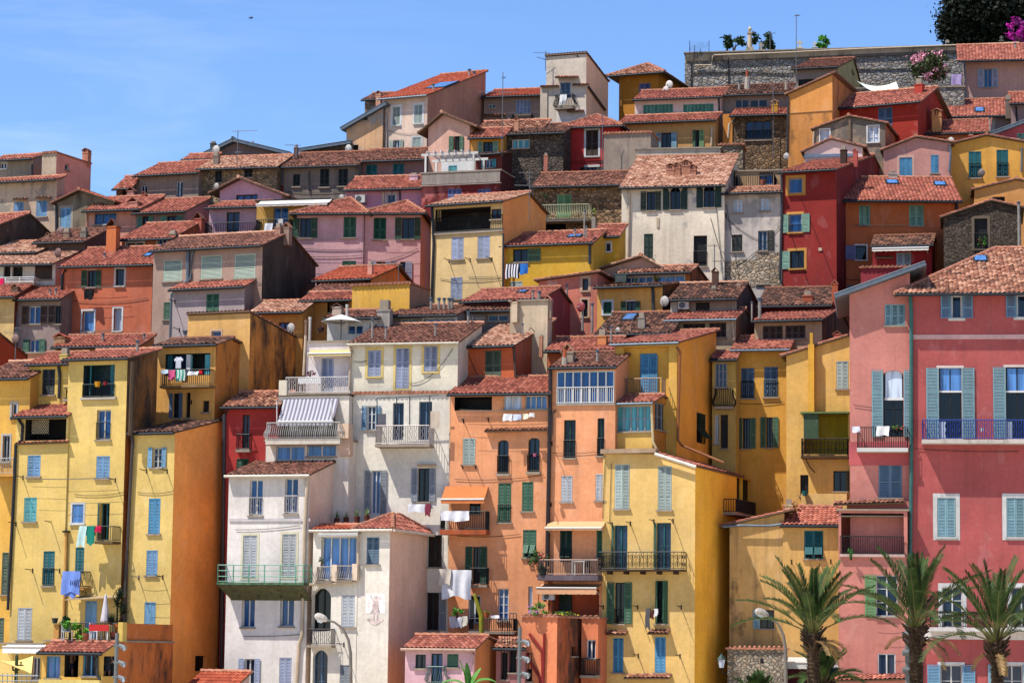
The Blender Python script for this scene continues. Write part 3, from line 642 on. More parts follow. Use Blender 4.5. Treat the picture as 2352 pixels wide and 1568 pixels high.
def railing_mb(M, a0, a1, w0, w1, o, style, sides):
    mb = MB(); W = a1-a0; r = .018
    segs = [((a0, o), (a1, o))]+[((a, o), (a, 0.03)) for a in sides]
    for (p, q) in segs:
        ln = math.hypot(q[0]-p[0], q[1]-p[1]); at = lambda t: (p[0]+(q[0]-p[0])*t, p[1]+(q[1]-p[1])*t)
        front = p[1] == q[1]
        mb.tube([M(*at(0), w1), M(*at(1), w1)], .026, 5); mb.tube([M(*at(0), w0+.06), M(*at(1), w0+.06)], .018, 5)
        n = max(2, int(ln/(.115 if style in ('bar', 'bulge', 'wave') else .4)))
        h = w1-w0
        for i in range(n+1):
            a, oo = at(i/n)
            if style == 'bar' or not front and style in ('wave',): mb.tube([M(a, oo, w0+.03), M(a, oo, w1)], r, 4)
            elif style == 'wave':
                if i % 3 == 1: mb.tube([M(a+.035*math.sin(k*1.6), oo, w0+.06+(h-.08)*k/10) for k in range(11)], r, 4)
                else: mb.tube([M(a, oo, w0+.03), M(a, oo, w1)], r, 4)
            elif style == 'bulge':
                b = .16
                pr = [(0, 0), (.06, b*.7), (.2, b), (.36, b*.8), (.6, b*.1), (.8, -.02), (1, 0)]
                mb.tube([M(a if front else a+(1 if a > (a0+a1)/2 else -1)*d, oo+(d if front else 0), w0+.03+(h-.03)*z) for z, d in pr], r, 4)
            elif style == 'h':
                mb.box(a-.025, oo-.025, w0-.02, a+.025, oo+.025, w1, 0, M) if i % 2 == 0 else None
            elif style == 'scroll': mb.tube([M(a, oo, w0+.03), M(a, oo, w1)], .016, 4)
        if style == 'h':
            for f in (.35, .68): mb.tube([M(*at(0), w0+h*f), M(*at(1), w0+h*f)], .022, 5)
        if style == 'scroll':
            c = .2; m = max(1, int(ln/(2*c)))
            for i in range(m):
                a, oo = at((i+.5)/m); rr = ln/m/2
                for sg in (-1, 1):
                    for zc in (.28, .70):
                        pts = []
                        for k in range(15):
                            th = k*.62; ra = rr*.55*(1-k/19); da = sg*ra*math.cos(th)*.8; dz = ra*math.sin(th)*1.2
                            pts.append(M(a+da+sg*rr*.38, oo, w0+h*zc+dz) if front else M(a, oo+da, w0+h*zc+dz))
                        mb.tube(pts, .013, 4)
                if front: mb.tube([M(a, oo, w0+.1), M(a, oo, w1-.05)], .012, 4); mb.tube([M(a+.05*math.cos(k*.785), oo, w0+h*.5+.09*math.sin(k*.785)) for k in range(9)], .014, 4)
    return mb
# ------------------------------------------------------------------ ground
gb = MB(); ys = [136, 145, 160, 175, 190, 205, 300, 1200, 5000]; xs_ = [-5000, -600, -200, -60, 0, 60, 200, 600, 5000]
gb.grid([[(x, y, terrain(y)) for x in xs_] for y in ys]); gm, gt, gbs = newmat('pale_ground'); gv, _ = objvec(gt)
gt.links.new(ramp(gt, noise(gt, gv, .4, 6), .3, .7, (*L3((186, 172, 146)), 1), (*L3((226, 214, 192)), 1)), gbs.inputs['Base Color']); 
hm, ht_, hb = newmat('dry_hillside'); hv, _ = objvec(ht_); ht_.links.new(ramp(ht_, noise(ht_, hv, .25, 8, .7), .35, .65, (*L3((78, 84, 50)), 1), (*L3((140, 124, 92)), 1)), hb.inputs['Base Color'])
g = gb.build('hillside', hm); tag(g, 'dry hillside the houses stand on', 'hillside', kind='structure')
gb = MB(); gb.grid([[(x, y, 0) for x in xs_] for y in (-5000, -400, -60, 0, 60, 136)]); g = gb.build('ground', gm); tag(g, 'pale waterfront ground below the houses', 'ground', kind='structure')
# ================================================================== TOP RIGHT
R = House('tall grey rubble rampart wall with a dark plaster crest below the cemetery', 1573, 2760, 123, 205, 10, ('flat',), L=2.2, mat=stone((160, 156, 152), 3.5, (104, 99, 94), .34, 1.3), name='rampart_wall', cat='rampart', group=None, low=34)
R.block(1575, 109, 2750, 141, -.1, .0, plaster((120, 110, 98), .9, .55), 'plaster_crest')
R.pipe([(1640, 127), (1800, 121), (1990, 112), (2340, 98)], .07, CREAMPIPE, .3, name='water_pipe'); R.pipe([(1596, 150), (1634, 150), (1637, 128)], .06, CREAMPIPE, .2, name='water_pipe')
R.pipe([(1588, 145), (1587, 208)], .04, IRON, .08, name='cable'); R.pipe([(1673, 132), (1674, 212)], .04, IRON, .08, name='cable')
R.pipe([(1590, 168), (1700, 166), (1800, 170), (1980, 160), (2090, 158)], .04, IRON, .06, name='cable')
h = House('mauve house with lavender shutters at the top right corner, against the rampart', 2214, 2460, 135, 190, 9, ('shed', 27, 108), col=(208, 160, 148), tile='pink', ov=.95, so=.5, drip=.2)
h.win('o', 2260, 158, 2278, 201, 'lav', 'b', 'gry', lw=.42, sur=None); h.pipe([(2216, 140), (2217, 224), (2208, 234)], .06, ZPALE)
h.chimney(2332, 98, 124, 5, 2.0, 'pipe')
h = House('low grey-mauve house with a red tiled roof and skylight under the rampart', 2178, 2328, 268, 184, 10, ('shed', 27, 234), col=(160, 132, 124), tile='pink', ov=.4)
h.win('d', 2183, 274, 2211, 292, sur=(190, 170, 150)); h.win('g', 2250, 275, 2280, 302, pane='b', sur=(200, 180, 160)); h.skylight(2238, 2262, 248, 258)
h = House('mauve house cut by the right edge with a small red roof', 2322, 2420, 238, 182.5, 9, ('shed', 24, 217), col=(176, 140, 136), tile='red', L=4)
h.chimney(2316, 219, 258, 14, .4, 'flat', (130, 110, 96)); h.pipe([(2334, 244), (2336, 282)], .06, IRON)
h = House('magenta pink house with a grey zinc verge at the right edge', 2282, 2400, 306, 179, 10, ('poly', [(2282, 308), (2400, 264)]), L=5, col=(206, 100, 110), tile='zinc')
h.win('c', 2336, 306, 2366, 324, 'sage')
h = House('deep red house with blue-grey shutters and a gable end, below the rampart', 1910, 2108, 251, 177, 27, ('gab', 2143, 205), xs=2181, col=(172, 52, 36), side=(172, 52, 36), tile='pink', ov=.4, so=.35, drip=.12)
h.win('c', 2017, 247, 2050, 290, 'slt', sill=False); h.chimney(2112, 182, 216, 19, 2.2, 'flat', (196, 70, 56)); h.pipe([(1919, 258), (1923, 290)], .12, ZPALE)
h = House('orange house with a bare blind facade and black drip stains', 1811, 1912, 217, 176, 21, ('poly', [(1811, 217), (1912, 172)]), xs=1972, col=(240, 164, 86), side=(224, 150, 84), tile='pink', so=.12, ov=.2, sstain=.3)
h.block(1809, 257, 1914, 262, -.04, 0, plaster((150, 110, 70), .7), 'string_course'); h.block(1810, 262, 1912, 420, -.02, 0, plaster((226, 152, 78), 1.0, .18), 'lower_wall')
h.pipe([(1810, 222), (1808, 350)], .06, GREYPIPE)
h = House('grey house with a yellow gable end directly below the rampart', 1823, 1924, 160, 191, 15, ('gab', 1960, 137), xs=1980, col=(168, 150, 138), side=(228, 206, 140), tile='brown', ov=.4)
h.win('d', 1834, 182, 1870, 206); h.win('d', 1956, 160, 1960, 168, side=True)
House('low rubble garden wall in front of the rampart', 1958, 2215, 205, 187, 8, ('flat',), L=1.2, mat=stone((160, 156, 150), 3.4, (120, 112, 104), .3, 1.3), name='rubble_wall', cat='wall', group=None)
h = House('ochre house with a hipped roof and violet shutters left of the rampart', 1422, 1512, 172, 190, 22, ('hip', 1488, 150, 22), xs=1565, col=(204, 136, 44), side=(204, 136, 44), tile='old', ov=.75, drip=.12)
h.win('c', 1468, 192, 1494, 222, 'vio', sill=False); h.pipe([(1425, 174), (1427, 245)], .05, paint((190, 130, 60)))
h = House('tall grey tower house with a salmon side wall and a little iron balcony', 1255, 1347, 131, 186, 21, ('shed', 'px', 1397, 189), xs=1397, col=(226, 212, 194), side=(255, 200, 160), sk=1.45, tile='red', so=.1, ov=.12, gutter=False, name='tower_house')  # salmon side lightened in its colour to stand in for bounce light
h.win('c', 1287, 190, 1310, 226, 'slt', sill=False); h.tileledge(1274, 178, 1322, 178, .6, 'pink', .2); h.balcony(1275, 1314, 217, 246, .7, 'bulge')
h.block(1240, 200, 1256, 300, -.1, 3, plaster((208, 192, 172), .3)); h.tileledge(1240, 199, 1281, 198, .3, 'pink', .12); h.tileledge(1314, 195, 1351, 194, .3, 'pink', .12); h.block(1278, 250, 1346, 290, -.05, 0, plaster((236, 226, 218), .2), 'white_panel')
h.win('d', 1313, 262, 1333, 282); h.tileledge(1302, 256, 1338, 255, .4, 'pink', .12); h.pipe([(1352, 200), (1390, 253)], .1, GREYPIPE, .1, True)
h = House('taupe house with closed grey shutters left of the tower', 1112, 1246, 224, 187.5, 12, ('shed', 18, 211), col=(170, 144, 130), tile='orange')
h.win('c', 1185, 230, 1219, 264, 'lav', leaves=4); h.win('g', 1122, 239, 1137, 249, pane='k'); h.tileledge(1110, 265, 1160, 265, .3, 'pink', .12); h.balcony(1176, 1220, 262, 280, .7, 'bulge')
h = House('beige house with a bright orange roof, white framed windows and a long blind side wall', 878, 982, 228, 181, 24, ('shed', 'px', 1115, 167), xs=1115, col=(246, 216, 194), side=(220, 160, 132), tile='orange', ov=.4, so=.15, gutter=ZPALE)
for q in ((902, 246, 919, 288), (952, 241, 970, 284), (948, 316, 967, 350)): h.win('c', *q, col='pgr', sur='wht', sw=.14)
h.win('o', 904, 322, 917, 352, 'pgr', 'b', lw=.3); h.pipe([(883, 234), (888, 240), (887, 350)], .07, paint((196, 182, 168))); h.skylight(975, 1012, 193, 205)
h.chimney(995, 192, 212, 7, 1.6, 'pipe'); h.chimney(1078, 158, 180, 8, 7.5, 'pipe'); h.chimney(1089, 163, 174, 8, 7.9, 'pipe'); h.chimney(871, 211, 232, 12, .5, 'arch', (214, 160, 130))
h = House('flaking salmon and grey house with a dark sloping verge at the skyline', 796, 879, 294, 181.5, 20, ('poly', [(796, 294), (879, 246)]), L=5, col=(238, 188, 142), tile='zinc', patch=.55, prgb=(170, 164, 160), so=.15, drip=.5)
h.win('d', 834, 266, 844, 277); h.win('d', 809, 333, 823, 356)
h = House('small stone house with a dark red roof behind the chimney at the skyline', 838, 880, 230, 186, 18, ('shed', 22, 219), mat=stone((150, 130, 118), 3), tile='brown', L=3)
h = House('pink-beige gabled house with green shutters and a dark verge', 984, 1079, 296, 174, 20, ('poly', [(984, 294), (1019, 264), (1079, 288)]), L=7, col=(236, 186, 164), tile='brown', ov=.45, so=.3)
h.win('l', 1042, 313, 1055, 347, 'gr2', 'k', lw=.3); h.win('r', 1044, 313, 1056, 347, 'gr2', 'k', lw=.25)
h = House('tiny ochre house with grey-green shutters under a red roof', 1081, 1157, 317, 172.5, 12, ('shed', 24, 300), col=(222, 156, 58), tile='red')
h.win('o', 1110, 326, 1132, 350, 'sage', 'k', lw=.35)
House('house with old mossy roof tiles behind the little ochre house', 1096, 1245, 301, 176, 12, ('shed', 22, 284), col=(150, 110, 110), tile='old')
h = House('dark rubble stone house with an old tiled roof and a wide window', 1157, 1294, 310, 173, 12, ('shed', 18, 292), xs=1302, mat=stone((104, 92, 82), 4.4, (84, 76, 68), .55), tile='dark')
h.win('g', 1176, 320, 1216, 341, pane='t', mx=2); h.chimney(1187, 271, 292, 10, 1, 'arch'); h.chimney(1254, 352, 380, 9, -1.5, 'flat', (190, 120, 100))
h = House('crimson house with a tall white framed window and brown shutters', 1297, 1421, 293, 175, 14, ('hip', 1372, 268, 25), L=5, col=(206, 62, 62), tile='pink', ov=.4, drip=.12)
h.win('c', 1346, 299, 1374, 359, 'brn', sur='wht', sw=.14); h.win('o', 1347, 384, 1372, 412, 'blk', 'k', sur='wht', lw=.4); h.block(1290, 368, 1384, 371, -.08, 0, plaster((196, 66, 66)), 'string_course')
h = House('pale pink house with two wide teal folding shutters near the skyline', 1458, 1656, 230, 181, 13, ('shed', 21, 213), col=(238, 212, 202), tile='pink', drip=.15)
h.win('c', 1477, 240, 1546, 274, 'mint', leaves=8); h.win('c', 1569, 239, 1639, 273, 'mint', leaves=8); h.pipe([(1651, 227), (1652, 262)], .06, ZINC)
h = House('sandy orange house with half open blue and green shutters under a red eave', 1424, 1643, 284, 178.5, 13, ('shed', 20, 271), col=(222, 168, 104), tile='pink', drip=.2)
h.win('o', 1519, 305, 1542, 345, 'aqu', 'k', lw=.35); h.win('l', 1598, 299, 1606, 338, 'gr2', 'k', lw=.18); h.win('r', 1596, 299, 1606, 338, 'lim', 'k', lw=.3); h.pipe([(1635, 292), (1634, 335)], .07, CREAMPIPE)
h = House('grey house with a dark ribbed tile roof and a long dark window', 1657, 1812, 220, 180.5, 12, ('shed', 21, 202), col=(150, 140, 132), tile='dark')
h.win('g', 1688, 228, 1720, 255, pane='k', frame='gry'); h.win('g', 1722, 228, 1763, 255, pane='k', frame='gry'); h.win('g', 1768, 230, 1788, 255, pane='b'); h.chimney(1716, 163, 203, 16, 2, 'cone', (196, 184, 170)); h.chimney(1698, 184, 203, 8, 1.6, 'pipe')
h.chimney(1780, 232, 260, 14, -1.8, 'arch', (214, 160, 60)); h.pipe([(1806, 190), (1806, 207)], .12, paint((196, 178, 160)))
h = House('brown rubble stone house with a large wooden framed window', 1680, 1813, 267, 178, 12, ('shed', 20, 255), mat=stone((138, 112, 84), 4.6, (110, 88, 66), .55), tile='pink')
h.win('g', 1712, 278, 1771, 322, pane='d', frame='brn', mx=2, rail='bar', railh=.7); h.pipe([(1685, 270), (1682, 280), (1675, 285), (1672, 318)], .08, CREAMPIPE); h.block(1660, 262, 1682, 345, -.1, .3, plaster((226, 150, 70), .6), 'orange_pier')
h = House('grey roughcast wall block with a tile coping beside the crimson house', 1387, 1495, 309, 171, 14, ('flat', 'tile'), xs=1513, col=(172, 154, 138), drip=.5)
h.chimney(1454, 377, 400, 12, -2, 'flat', (180, 110, 90))
House('long low beige parapet wall with weathered coping', 1462, 1654, 344, 170, 9, ('flat',), L=2.5, col=(228, 208, 184), drip=.6, name='parapet_wall', cat='wall')
House('dark stone parapet with loose roof tiles beside the beige parapet', 1652, 1706, 334, 170.3, 9, ('flat', 'tile'), L=2.5, mat=stone((140, 128, 112), 3), name='parapet_wall', cat='wall')
h = House('grey plastered gable with two white casement windows', 1870, 2033, 297, 172, 17, ('poly', [(1870, 298), (1950, 269), (2033, 285)]), xs=2100, col=(168, 146, 122), side=(190, 122, 84), tile='pink', patch=.6, prgb=(112, 104, 96), drip=.6, ov=.2, so=.1)
h.win('g', 1884, 298, 1905, 330, pane='w', sur='wht', sw=.08, mz=2); h.win('g', 1993, 290, 2018, 327, pane='w', sur='wht', sw=.08, mz=2); h.block(1949, 272, 1954, 322, -.12, 0, plaster((130, 112, 92), .6), 'pilaster'); h.pipe([(1869, 302), (1868, 336)], .06, CREAMPIPE)
h = House('low ochre house with ribbed red tiles and a tan chimney', 2110, 2272, 308, 176, 12, ('shed', 24, 283), col=(214, 150, 104), tile='red')
h.win('g', 2125, 314, 2146, 332, pane='b'); h.win('g', 2152, 316, 2172, 332, pane='k', frame='brn'); h.chimney(2152, 253, 291, 22, .2, 'arch', (200, 146, 92)); h.chimney(2230, 309, 322, 14, -.6, 'flat', (170, 60, 40)); h.chimney(2274, 270, 318, 5, -.4, 'pipe')
h = House('pale pink gable with a blue-grey lead strip above the red roof', 1848, 1981, 349, 168, 12, ('poly', [(1848, 349), (1908, 321), (1981, 339)]), L=6, col=(246, 214, 206), side=(224, 150, 84), tile='pink', ov=.2, drip=.1)
h.block(1846, 354, 1960, 362, -.1, 0, metal((96, 110, 128)), 'lead_flashing')
h = House('rose pink gabled house with light blue shutters on the upper right', 2029, 2184, 345, 170, 10, ('poly', [(2029, 346), (2104, 317), (2184, 329)]), L=6, col=(226, 162, 150), tile='pink', ov=.25, so=.1)
h.win('c', 2066, 362, 2095, 412, 'azu', sur=(232, 186, 170)); h.win('c', 2138, 356, 2156, 398, 'azu'); h.pipe([(2181, 334), (2184, 350), (2180, 395)], .07, ZPALE)
h = House('yellow-orange gabled house with deep set green shuttered windows', 2184, 2372, 333, 170.5, 9, ('poly', [(2184, 333), (2266, 313), (2372, 332)]), L=6, col=(246, 184, 84), tile='pink', ov=.25, so=.1)
for q in ((2225, 348, 2254, 409), (2289, 344, 2316, 406)): h.win('c', *q, col='tea2', depth=.4, rail='wave')
h.pipe([(2347, 340), (2346, 395)], .06, ZPALE)
# ================================================================== TOP LEFT
h = House('grey house cut by the left edge with a small blue window under its eave', -20, 76, 371, 177, 20, ('shed', 18, 363), L=4, col=(172, 156, 138), tile='pink', drip=.4)
h.win('g', 0, 374, 15, 388, pane='b', sur='wht', sw=.07); h.pipe([(74, 378), (74, 408)], .08, GREYPIPE)
h = House('weathered brown-grey house with two pairs of light blue shutters at far left', -20, 131, 421, 174, 20, ('shed', 18, 416), L=1, col=(210, 186, 160), tile='pink', drip=.6, patch=.3, prgb=(150, 140, 128))
for q in ((31, 464, 54, 493), (83, 461, 108, 498)): h.win('c', *q, col='blu'); h.tileledge(q[0]-2, q[1]-6, q[2]+3, q[1]-7, .35, 'old', .1)
h = House('square tower house with a brick pink side wall and a chimney on the left skyline', 97, 130, 354, 174.3, 23, ('flat', 'tile'), xs=210, col=(200, 180, 156), side=(246, 172, 148), sk=1.2, name='tower_house')
h.win('g', 149, 377, 159, 391, pane='d', side=True, mx=0); h.chimney(199, 343, 368, 15, 4.0, 'arch', (214, 140, 110))
h = House('stained grey gabled house with blue-white shutters at left', 131, 262, 467, 172, 20, ('poly', [(131, 467), (187, 440), (262, 465)]), L=6, col=(140, 126, 104), tile='orange', drip=.9, stain=.4, so=.15)
h.win('c', 139, 478, 163, 524, 'skb', sur=(180, 168, 150)); h.pipe([(129, 470), (129, 538)], .08, GREYPIPE); h.tileledge(206, 470, 236, 468, .2, 'pale', .05)
h = House('house with a dark stained gable wall and red roof at the left edge', -80, 0, 522, 168, 24, ('gab', 66, 493), xs=118, col=(110, 88, 74), side=(96, 78, 66), tile='pink', drip=.6, stain=.3)
h = House('salmon pink house with a wide blue window and a tall round-edged chimney', 198, 322, 485, 170, 16, ('shed', 21, 458), L=6, col=(246, 170, 142), tile='pink', drip=.3)
h.win('g', 217, 490, 267, 516, pane='b', frame='slt', mx=2); h.win('d', 222, 562, 240, 585); h.pipe([(200, 489), (199, 560)], .05, paint((214, 150, 130))); h.chimney(309, 454, 484, 24, .5, 'box', (206, 140, 120))
h = House('house with a broad red roof over green shuttered attic windows', 312, 428, 490, 169, 17, ('shed', 21, 463), xs=480, col=(168, 132, 122), side=(220, 156, 144), tile='red')
h.win('o', 327, 497, 342, 522, 'mint', 'k', lw=.3); h.win('o', 384, 496, 406, 522, 'mint', 'k', lw=.4); h.chimney(457, 488, 530, 20, -1.5, 'box', (206, 110, 90))
h = House('violet pink gabled house with a wooden framed window', 505, 648, 438, 171, 16, ('poly', [(505, 438), (553, 413), (648, 448)]), L=6, col=(232, 178, 196), tile='brown', ov=.5, so=.3, drip=.1)
h.win('g', 542, 447, 592, 466, pane='b', frame='brn', mx=2)
h = House('violet house with a wooden glazed door behind an iron terrace railing', 481, 596, 479, 167.5, 14, ('shed', 16, 469), col=(214, 172, 186), tile='pink', L=3)
h.win('g', 520, 487, 550, 538, pane='d', frame='brn', sill=False); h.balcony(470, 588, 511, 541, 1.2, 'bar')
h = House('ochre rooftop house with a flat grey roof slab and white awning', 590, 757, 463, 166, 13, ('flat', 'zinc'), L=5, col=(206, 160, 84))
h.awning(588, 462, 752, 470, 1.0, (236, 228, 216), .1); h.win('g', 628, 476, 662, 520, pane='b', frame='gry', mx=1); h.balcony(588, 665, 504, 536, 1.0, 'bulge'); h.pipe([(702, 470), (702, 530)], .05, GREYPIPE)
h = House('grey-brown house with a long red roof on the left skyline', 316, 457, 404, 176, 19, ('shed', 22, 380), col=(172, 148, 132), tile='red', drip=.4)
h.win('g', 323, 425, 338, 452, pane='k'); h.win('g', 404, 416, 420, 455, pane='k')
h = House('small stone lean-to with ribbed red tiles on the left skyline', 267, 303, 432, 175.4, 16, ('shed', 30, 410), mat=stone((164, 140, 118), 5), tile='red', L=2)
h.win('d', 280, 436, 298, 452); h.chimney(302, 430, 456, 17, -1.5, 'box', (180, 130, 120), 'brown'); h.chimney(331, 440, 462, 10, -2, 'box', (190, 110, 90), 'brown')
h = House('tan rubble stone house with pale old tiles on the left ridge', 458, 636, 389, 175, 13, ('shed', 22, 366), mat=stone((168, 144, 112), 5), tile='pale')
h.win('c', 494, 393, 510, 420, 'blk'); h.win('c', 561, 387, 580, 408, 'blk'); h.pipe([(456, 408), (455, 460)], .05, CREAMPIPE); h.chimney(497, 350, 376, 13, 1, 'flat', (150, 134, 120))
h = House('narrow red house strip with a single sky blue shutter', 632, 652, 384, 174.9, 13, ('shed', 22, 362), col=(190, 40, 40), tile='pale', L=3); h.win('c', 638, 384, 650, 424, 'skb', leaves=1, plain=True)
h = House('drab grey plaster house with three dark louvred windows', 652, 823, 384, 174.5, 13, ('shed', 22, 357), col=(144, 130, 118), tile='brown', drip=.7, stain=.2)
for q in ((673, 400, 689, 429), (735, 388, 756, 430), (777, 388, 799, 428)): h.win('c', *q, col='blk')
h.pipe([(710, 394), (710, 440)], .05, GREYPIPE); h.chimney(680, 334, 366, 9, 2, 'flat', (110, 84, 80))
h = House('mauve brown house with two teal shuttered windows above the pergola', 823, 972, 371, 174.3, 13, ('shed', 22, 349), col=(156, 116, 112), tile='brown')
for q in ((841, 378, 866, 412), (902, 376, 928, 411)): h.win('c', *q, col='tea2')
h.pipe([(825, 376), (825, 412)], .05, GREYPIPE)
h = House('mauve gabled house with dark barge boards on the left skyline', 472, 652, 356, 183, 12, ('poly', [(472, 358), (540, 325), (652, 352)]), L=6, col=(166, 136, 130), tile='zinc', ov=.6, so=.3)
h.win('g', 472, 350, 486, 365, pane='b'); h.chimney(490, 325, 340, 12, 1, 'flat', (90, 84, 80)); h.chimney(581, 324, 336, 7, 2, 'cone', (150, 130, 120))
House('low skyline house with a dark zinc roof edge and rubble wall', 697, 800, 344, 182, 12, ('poly', [(697, 346), (800, 330)]), L=5, mat=stone((140, 110, 92), 3), tile='zinc')
House('small white walled lean-to with a pale red roof on the ridge', 423, 490, 368, 180, 14, ('shed', 22, 359), col=(196, 200, 206), tile='pink', L=4)
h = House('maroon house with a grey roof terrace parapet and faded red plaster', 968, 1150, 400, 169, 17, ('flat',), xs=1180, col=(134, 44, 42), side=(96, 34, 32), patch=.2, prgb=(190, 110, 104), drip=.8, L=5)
h.block(968, 393, 1148, 425, -.06, 0, plaster((170, 158, 146), .7, .1), 'terrace_parapet'); h.block(966, 424, 1150, 427, -.2, 0, WHITE, 'ledge')
h.win('c', 1028, 434, 1060, 462, 'vio', leaves=3); h.win('c', 1097, 434, 1128, 456, 'vio', leaves=3)
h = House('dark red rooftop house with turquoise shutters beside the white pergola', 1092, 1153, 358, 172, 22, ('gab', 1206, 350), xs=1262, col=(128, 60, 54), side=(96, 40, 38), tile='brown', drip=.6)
h.win('o', 1115, 366, 1131, 386, 'tqs', 'b', lw=.25)
h = House('white rooftop room behind the pergola', 1014, 1092, 362, 173, 17, ('flat',), L=3, col=(244, 242, 238)); h.win('c', 1030, 380, 1050, 394, 'tqs')
# ================================================================== MIDDLE BAND
h = House('small bright pink house with red ribbed roof and a white glazed door', 794, 968, 436, 170.5, 13, ('shed', 25, 412), col=(236, 172, 192), tile='red', drip=.1)
h.win('g', 888, 446, 908, 474, pane='d', sur='wht', sw=.12, mx=0); h.pipe([(880, 440), (880, 473)], .08, CREAMPIPE); h.pipe([(918, 440), (919, 466)], .06, GREYPIPE); h.chimney(952, 398, 416, 20, 1.5, 'flat', (240, 190, 200))
h = House('pink house with a hipped red roof and one window with green shutters thrown open', 682, 836, 490, 163, 5, ('hip', 806, 459, 24), L=6, col=(236, 184, 184), tile='red', ov=.4, drip=.12)
h.win('o', 689, 501, 714, 547, 'grn', 'k', lw=.4); h.win('c', 789, 498, 818, 546, 'gr2'); h.win('c', 786, 599, 818, 622, 'gr2'); h.line(684, 830, 549)
h = House('pink house with a tattered clothesline and green shutters, right of its twin', 838, 967, 490, 162.8, 5, ('hip', 935, 466, 24), L=6, col=(238, 184, 180), tile='red', ov=.35, drip=.12)
h.win('c', 858, 500, 887, 551, 'grn'); h.win('o', 923, 500, 951, 550, 'grn', 'k', lw=.4); h.line(852, 952, 552); h.pipe([(836, 492), (834, 500), (831, 625)], .09, GREYPIPE)
h.win('o', 864, 601, 885, 640, 'lav', 'k', lw=.3); h.win('c', 889, 600, 913, 640, 'lav'); h.win('r', 919, 601, 931, 655, 'lav', 'k', lw=.4)
h = House('tan house with a deep shaded loggia on top and an orange side wall', 991, 1155, 474, 158, 24, ('gab', 1213, 446), xs=1254, col=(246, 210, 146), side=(246, 164, 92), sk=1.35, tile='pale', ov=.4, so=.2, drip=.12)
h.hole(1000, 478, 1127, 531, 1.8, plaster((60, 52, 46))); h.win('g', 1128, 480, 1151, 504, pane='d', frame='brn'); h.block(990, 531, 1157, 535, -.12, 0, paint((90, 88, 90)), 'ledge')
for q in ((1037, 545, 1065, 596), (1097, 542, 1125, 593), (1035, 637, 1062, 687)): h.win('c', *q, col='lav')
h.win('d', 1005, 482, 1010, 508, sill=False); h.pipe([(992, 476), (996, 560), (991, 690)], .08, ZINC); h.pipe([(1156, 536), (1155, 662)], .06, GREYPIPE)
for x, y in ((1032, 598), (1080, 596), (1130, 594)): h.rod(x, y)
rl = MB(); 
h.balcony(998, 1154, 498, 531, .06, 'bar', sides=False)
h = House('golden ochre house with a red roof, skylight and green shutter', 1155, 1362, 566, 156.5, 18, ('shed', 22, 541), col=(236, 188, 62), tile='red', ov=.3, drip=.1)
h.win('r', 1178, 572, 1212, 602, 'gr2', 'k', lw=.8); h.win('c', 1172, 646, 1200, 668, 'pgr'); h.skylight(1300, 1332, 540, 546); h.chimney(1320, 525, 546, 6, 1, 'pipe'); h.chimney(1342, 482, 545, 6, .9, 'pipe'); h.chimney(1347, 518, 545, 5, .9, 'pipe'); h.pipe([(1369, 546), (1355, 556), (1354, 606)], .09, GREYPIPE)
h = House('small yellow annex with a red roof between the golden and the cream house', 1362, 1422, 543, 157.5, 14, ('shed', 24, 522), L=3, col=(232, 184, 60), tile='red', drip=.1)
h.win('g', 1390, 557, 1403, 578, pane='d', sur='wht', sw=.08, mx=0); h.chimney(1364, 498, 530, 9, .5, 'flat', (160, 150, 140))
h = House('rubble stone house with lime green shutters and a cream balcony', 1226, 1432, 429, 168, 12, ('shed', 24, 403), mat=stone((168, 136, 104), 4.2, (120, 98, 74), .6), tile='brown')
h.win('c', 1279, 447, 1313, 500, 'lim', sill=False); h.balcony(1243, 1352, 470, 503, 1.1, 'bulge', paint((206, 204, 160))); h.hole(1236, 508, 1300, 540, 1.2)
h.pipe([(1220, 436), (1220, 452)], .12, ZPALE)
h = House('large cream house with two arched windows and a wide old pale roof', 1428, 1664, 431, 162, 12, ('shed', 25, 366), col=(255, 240, 214), tile='pale', ov=.4, drip=.3, L=6, patch=.12, prgb=(180, 176, 172))
h.win('o', 1485, 440, 1505, 484, 'dgn', 'k', lw=.34); h.win('o', 1539, 430, 1563, 482, 'dgn', 'k', arch=True, lw=.42); h.win('o', 1616, 425, 1641, 477, 'dgn', 'k', arch=True, lw=.42)
h.win('c', 1479, 537, 1500, 594, 'dgn'); h.win('d', 1593, 541, 1624, 612, rail='bar'); h.pipe([(1442, 434), (1446, 448), (1442, 590)], .07, CREAMPIPE)
for x, a, b, w_ in ((1541, 378, 410, 18), (1556, 375, 406, 16), (1577, 369, 402, 20), (1591, 380, 409, 18)): h.chimney(x, a, b, w_, 2.2, 'arch', (190, 130, 104))
h.block(1508, 500, 1514, 523, -.05, 0, plaster((210, 190, 160)), 'wall_anchor')
h = House('grey pocked plaster house with stone showing at its foot and white windows', 1664, 1796, 446, 161, 14, ('shed', 16, 437), col=(226, 212, 198), tile='pale', patch=.5, prgb=(172, 164, 158), drip=.5, L=4)
h.win('g', 1684, 458, 1705, 488, pane='w', sill=True, mz=2); h.win('g', 1745, 454, 1768, 484, pane='w', mz=2); h.win('c', 1681, 539, 1705, 578, 'blk'); h.win('r', 1741, 530, 1762, 576, 'blk', 'd', 'gry', lw=.4); h.win('c', 1691, 622, 1705, 652, 'tqs', leaves=1); h.win('c', 1738, 617, 1766, 652, 'tqs')
h.block(1662, 597, 1735, 660, -.03, 0, stone((190, 172, 148), 4.5, (170, 156, 136), .4), 'bare_stone'); h.block(1735, 580, 1794, 660, -.035, 0, stone((184, 166, 142), 4.5, (166, 152, 132), .4), 'bare_stone')
h.rod(1668, 494); h.rod(1664, 583)
h = House('tan penthouse with an iron terrace railing above the grey pocked house', 1688, 1798, 395, 165, 12, ('flat',), col=(196, 160, 120), L=4)
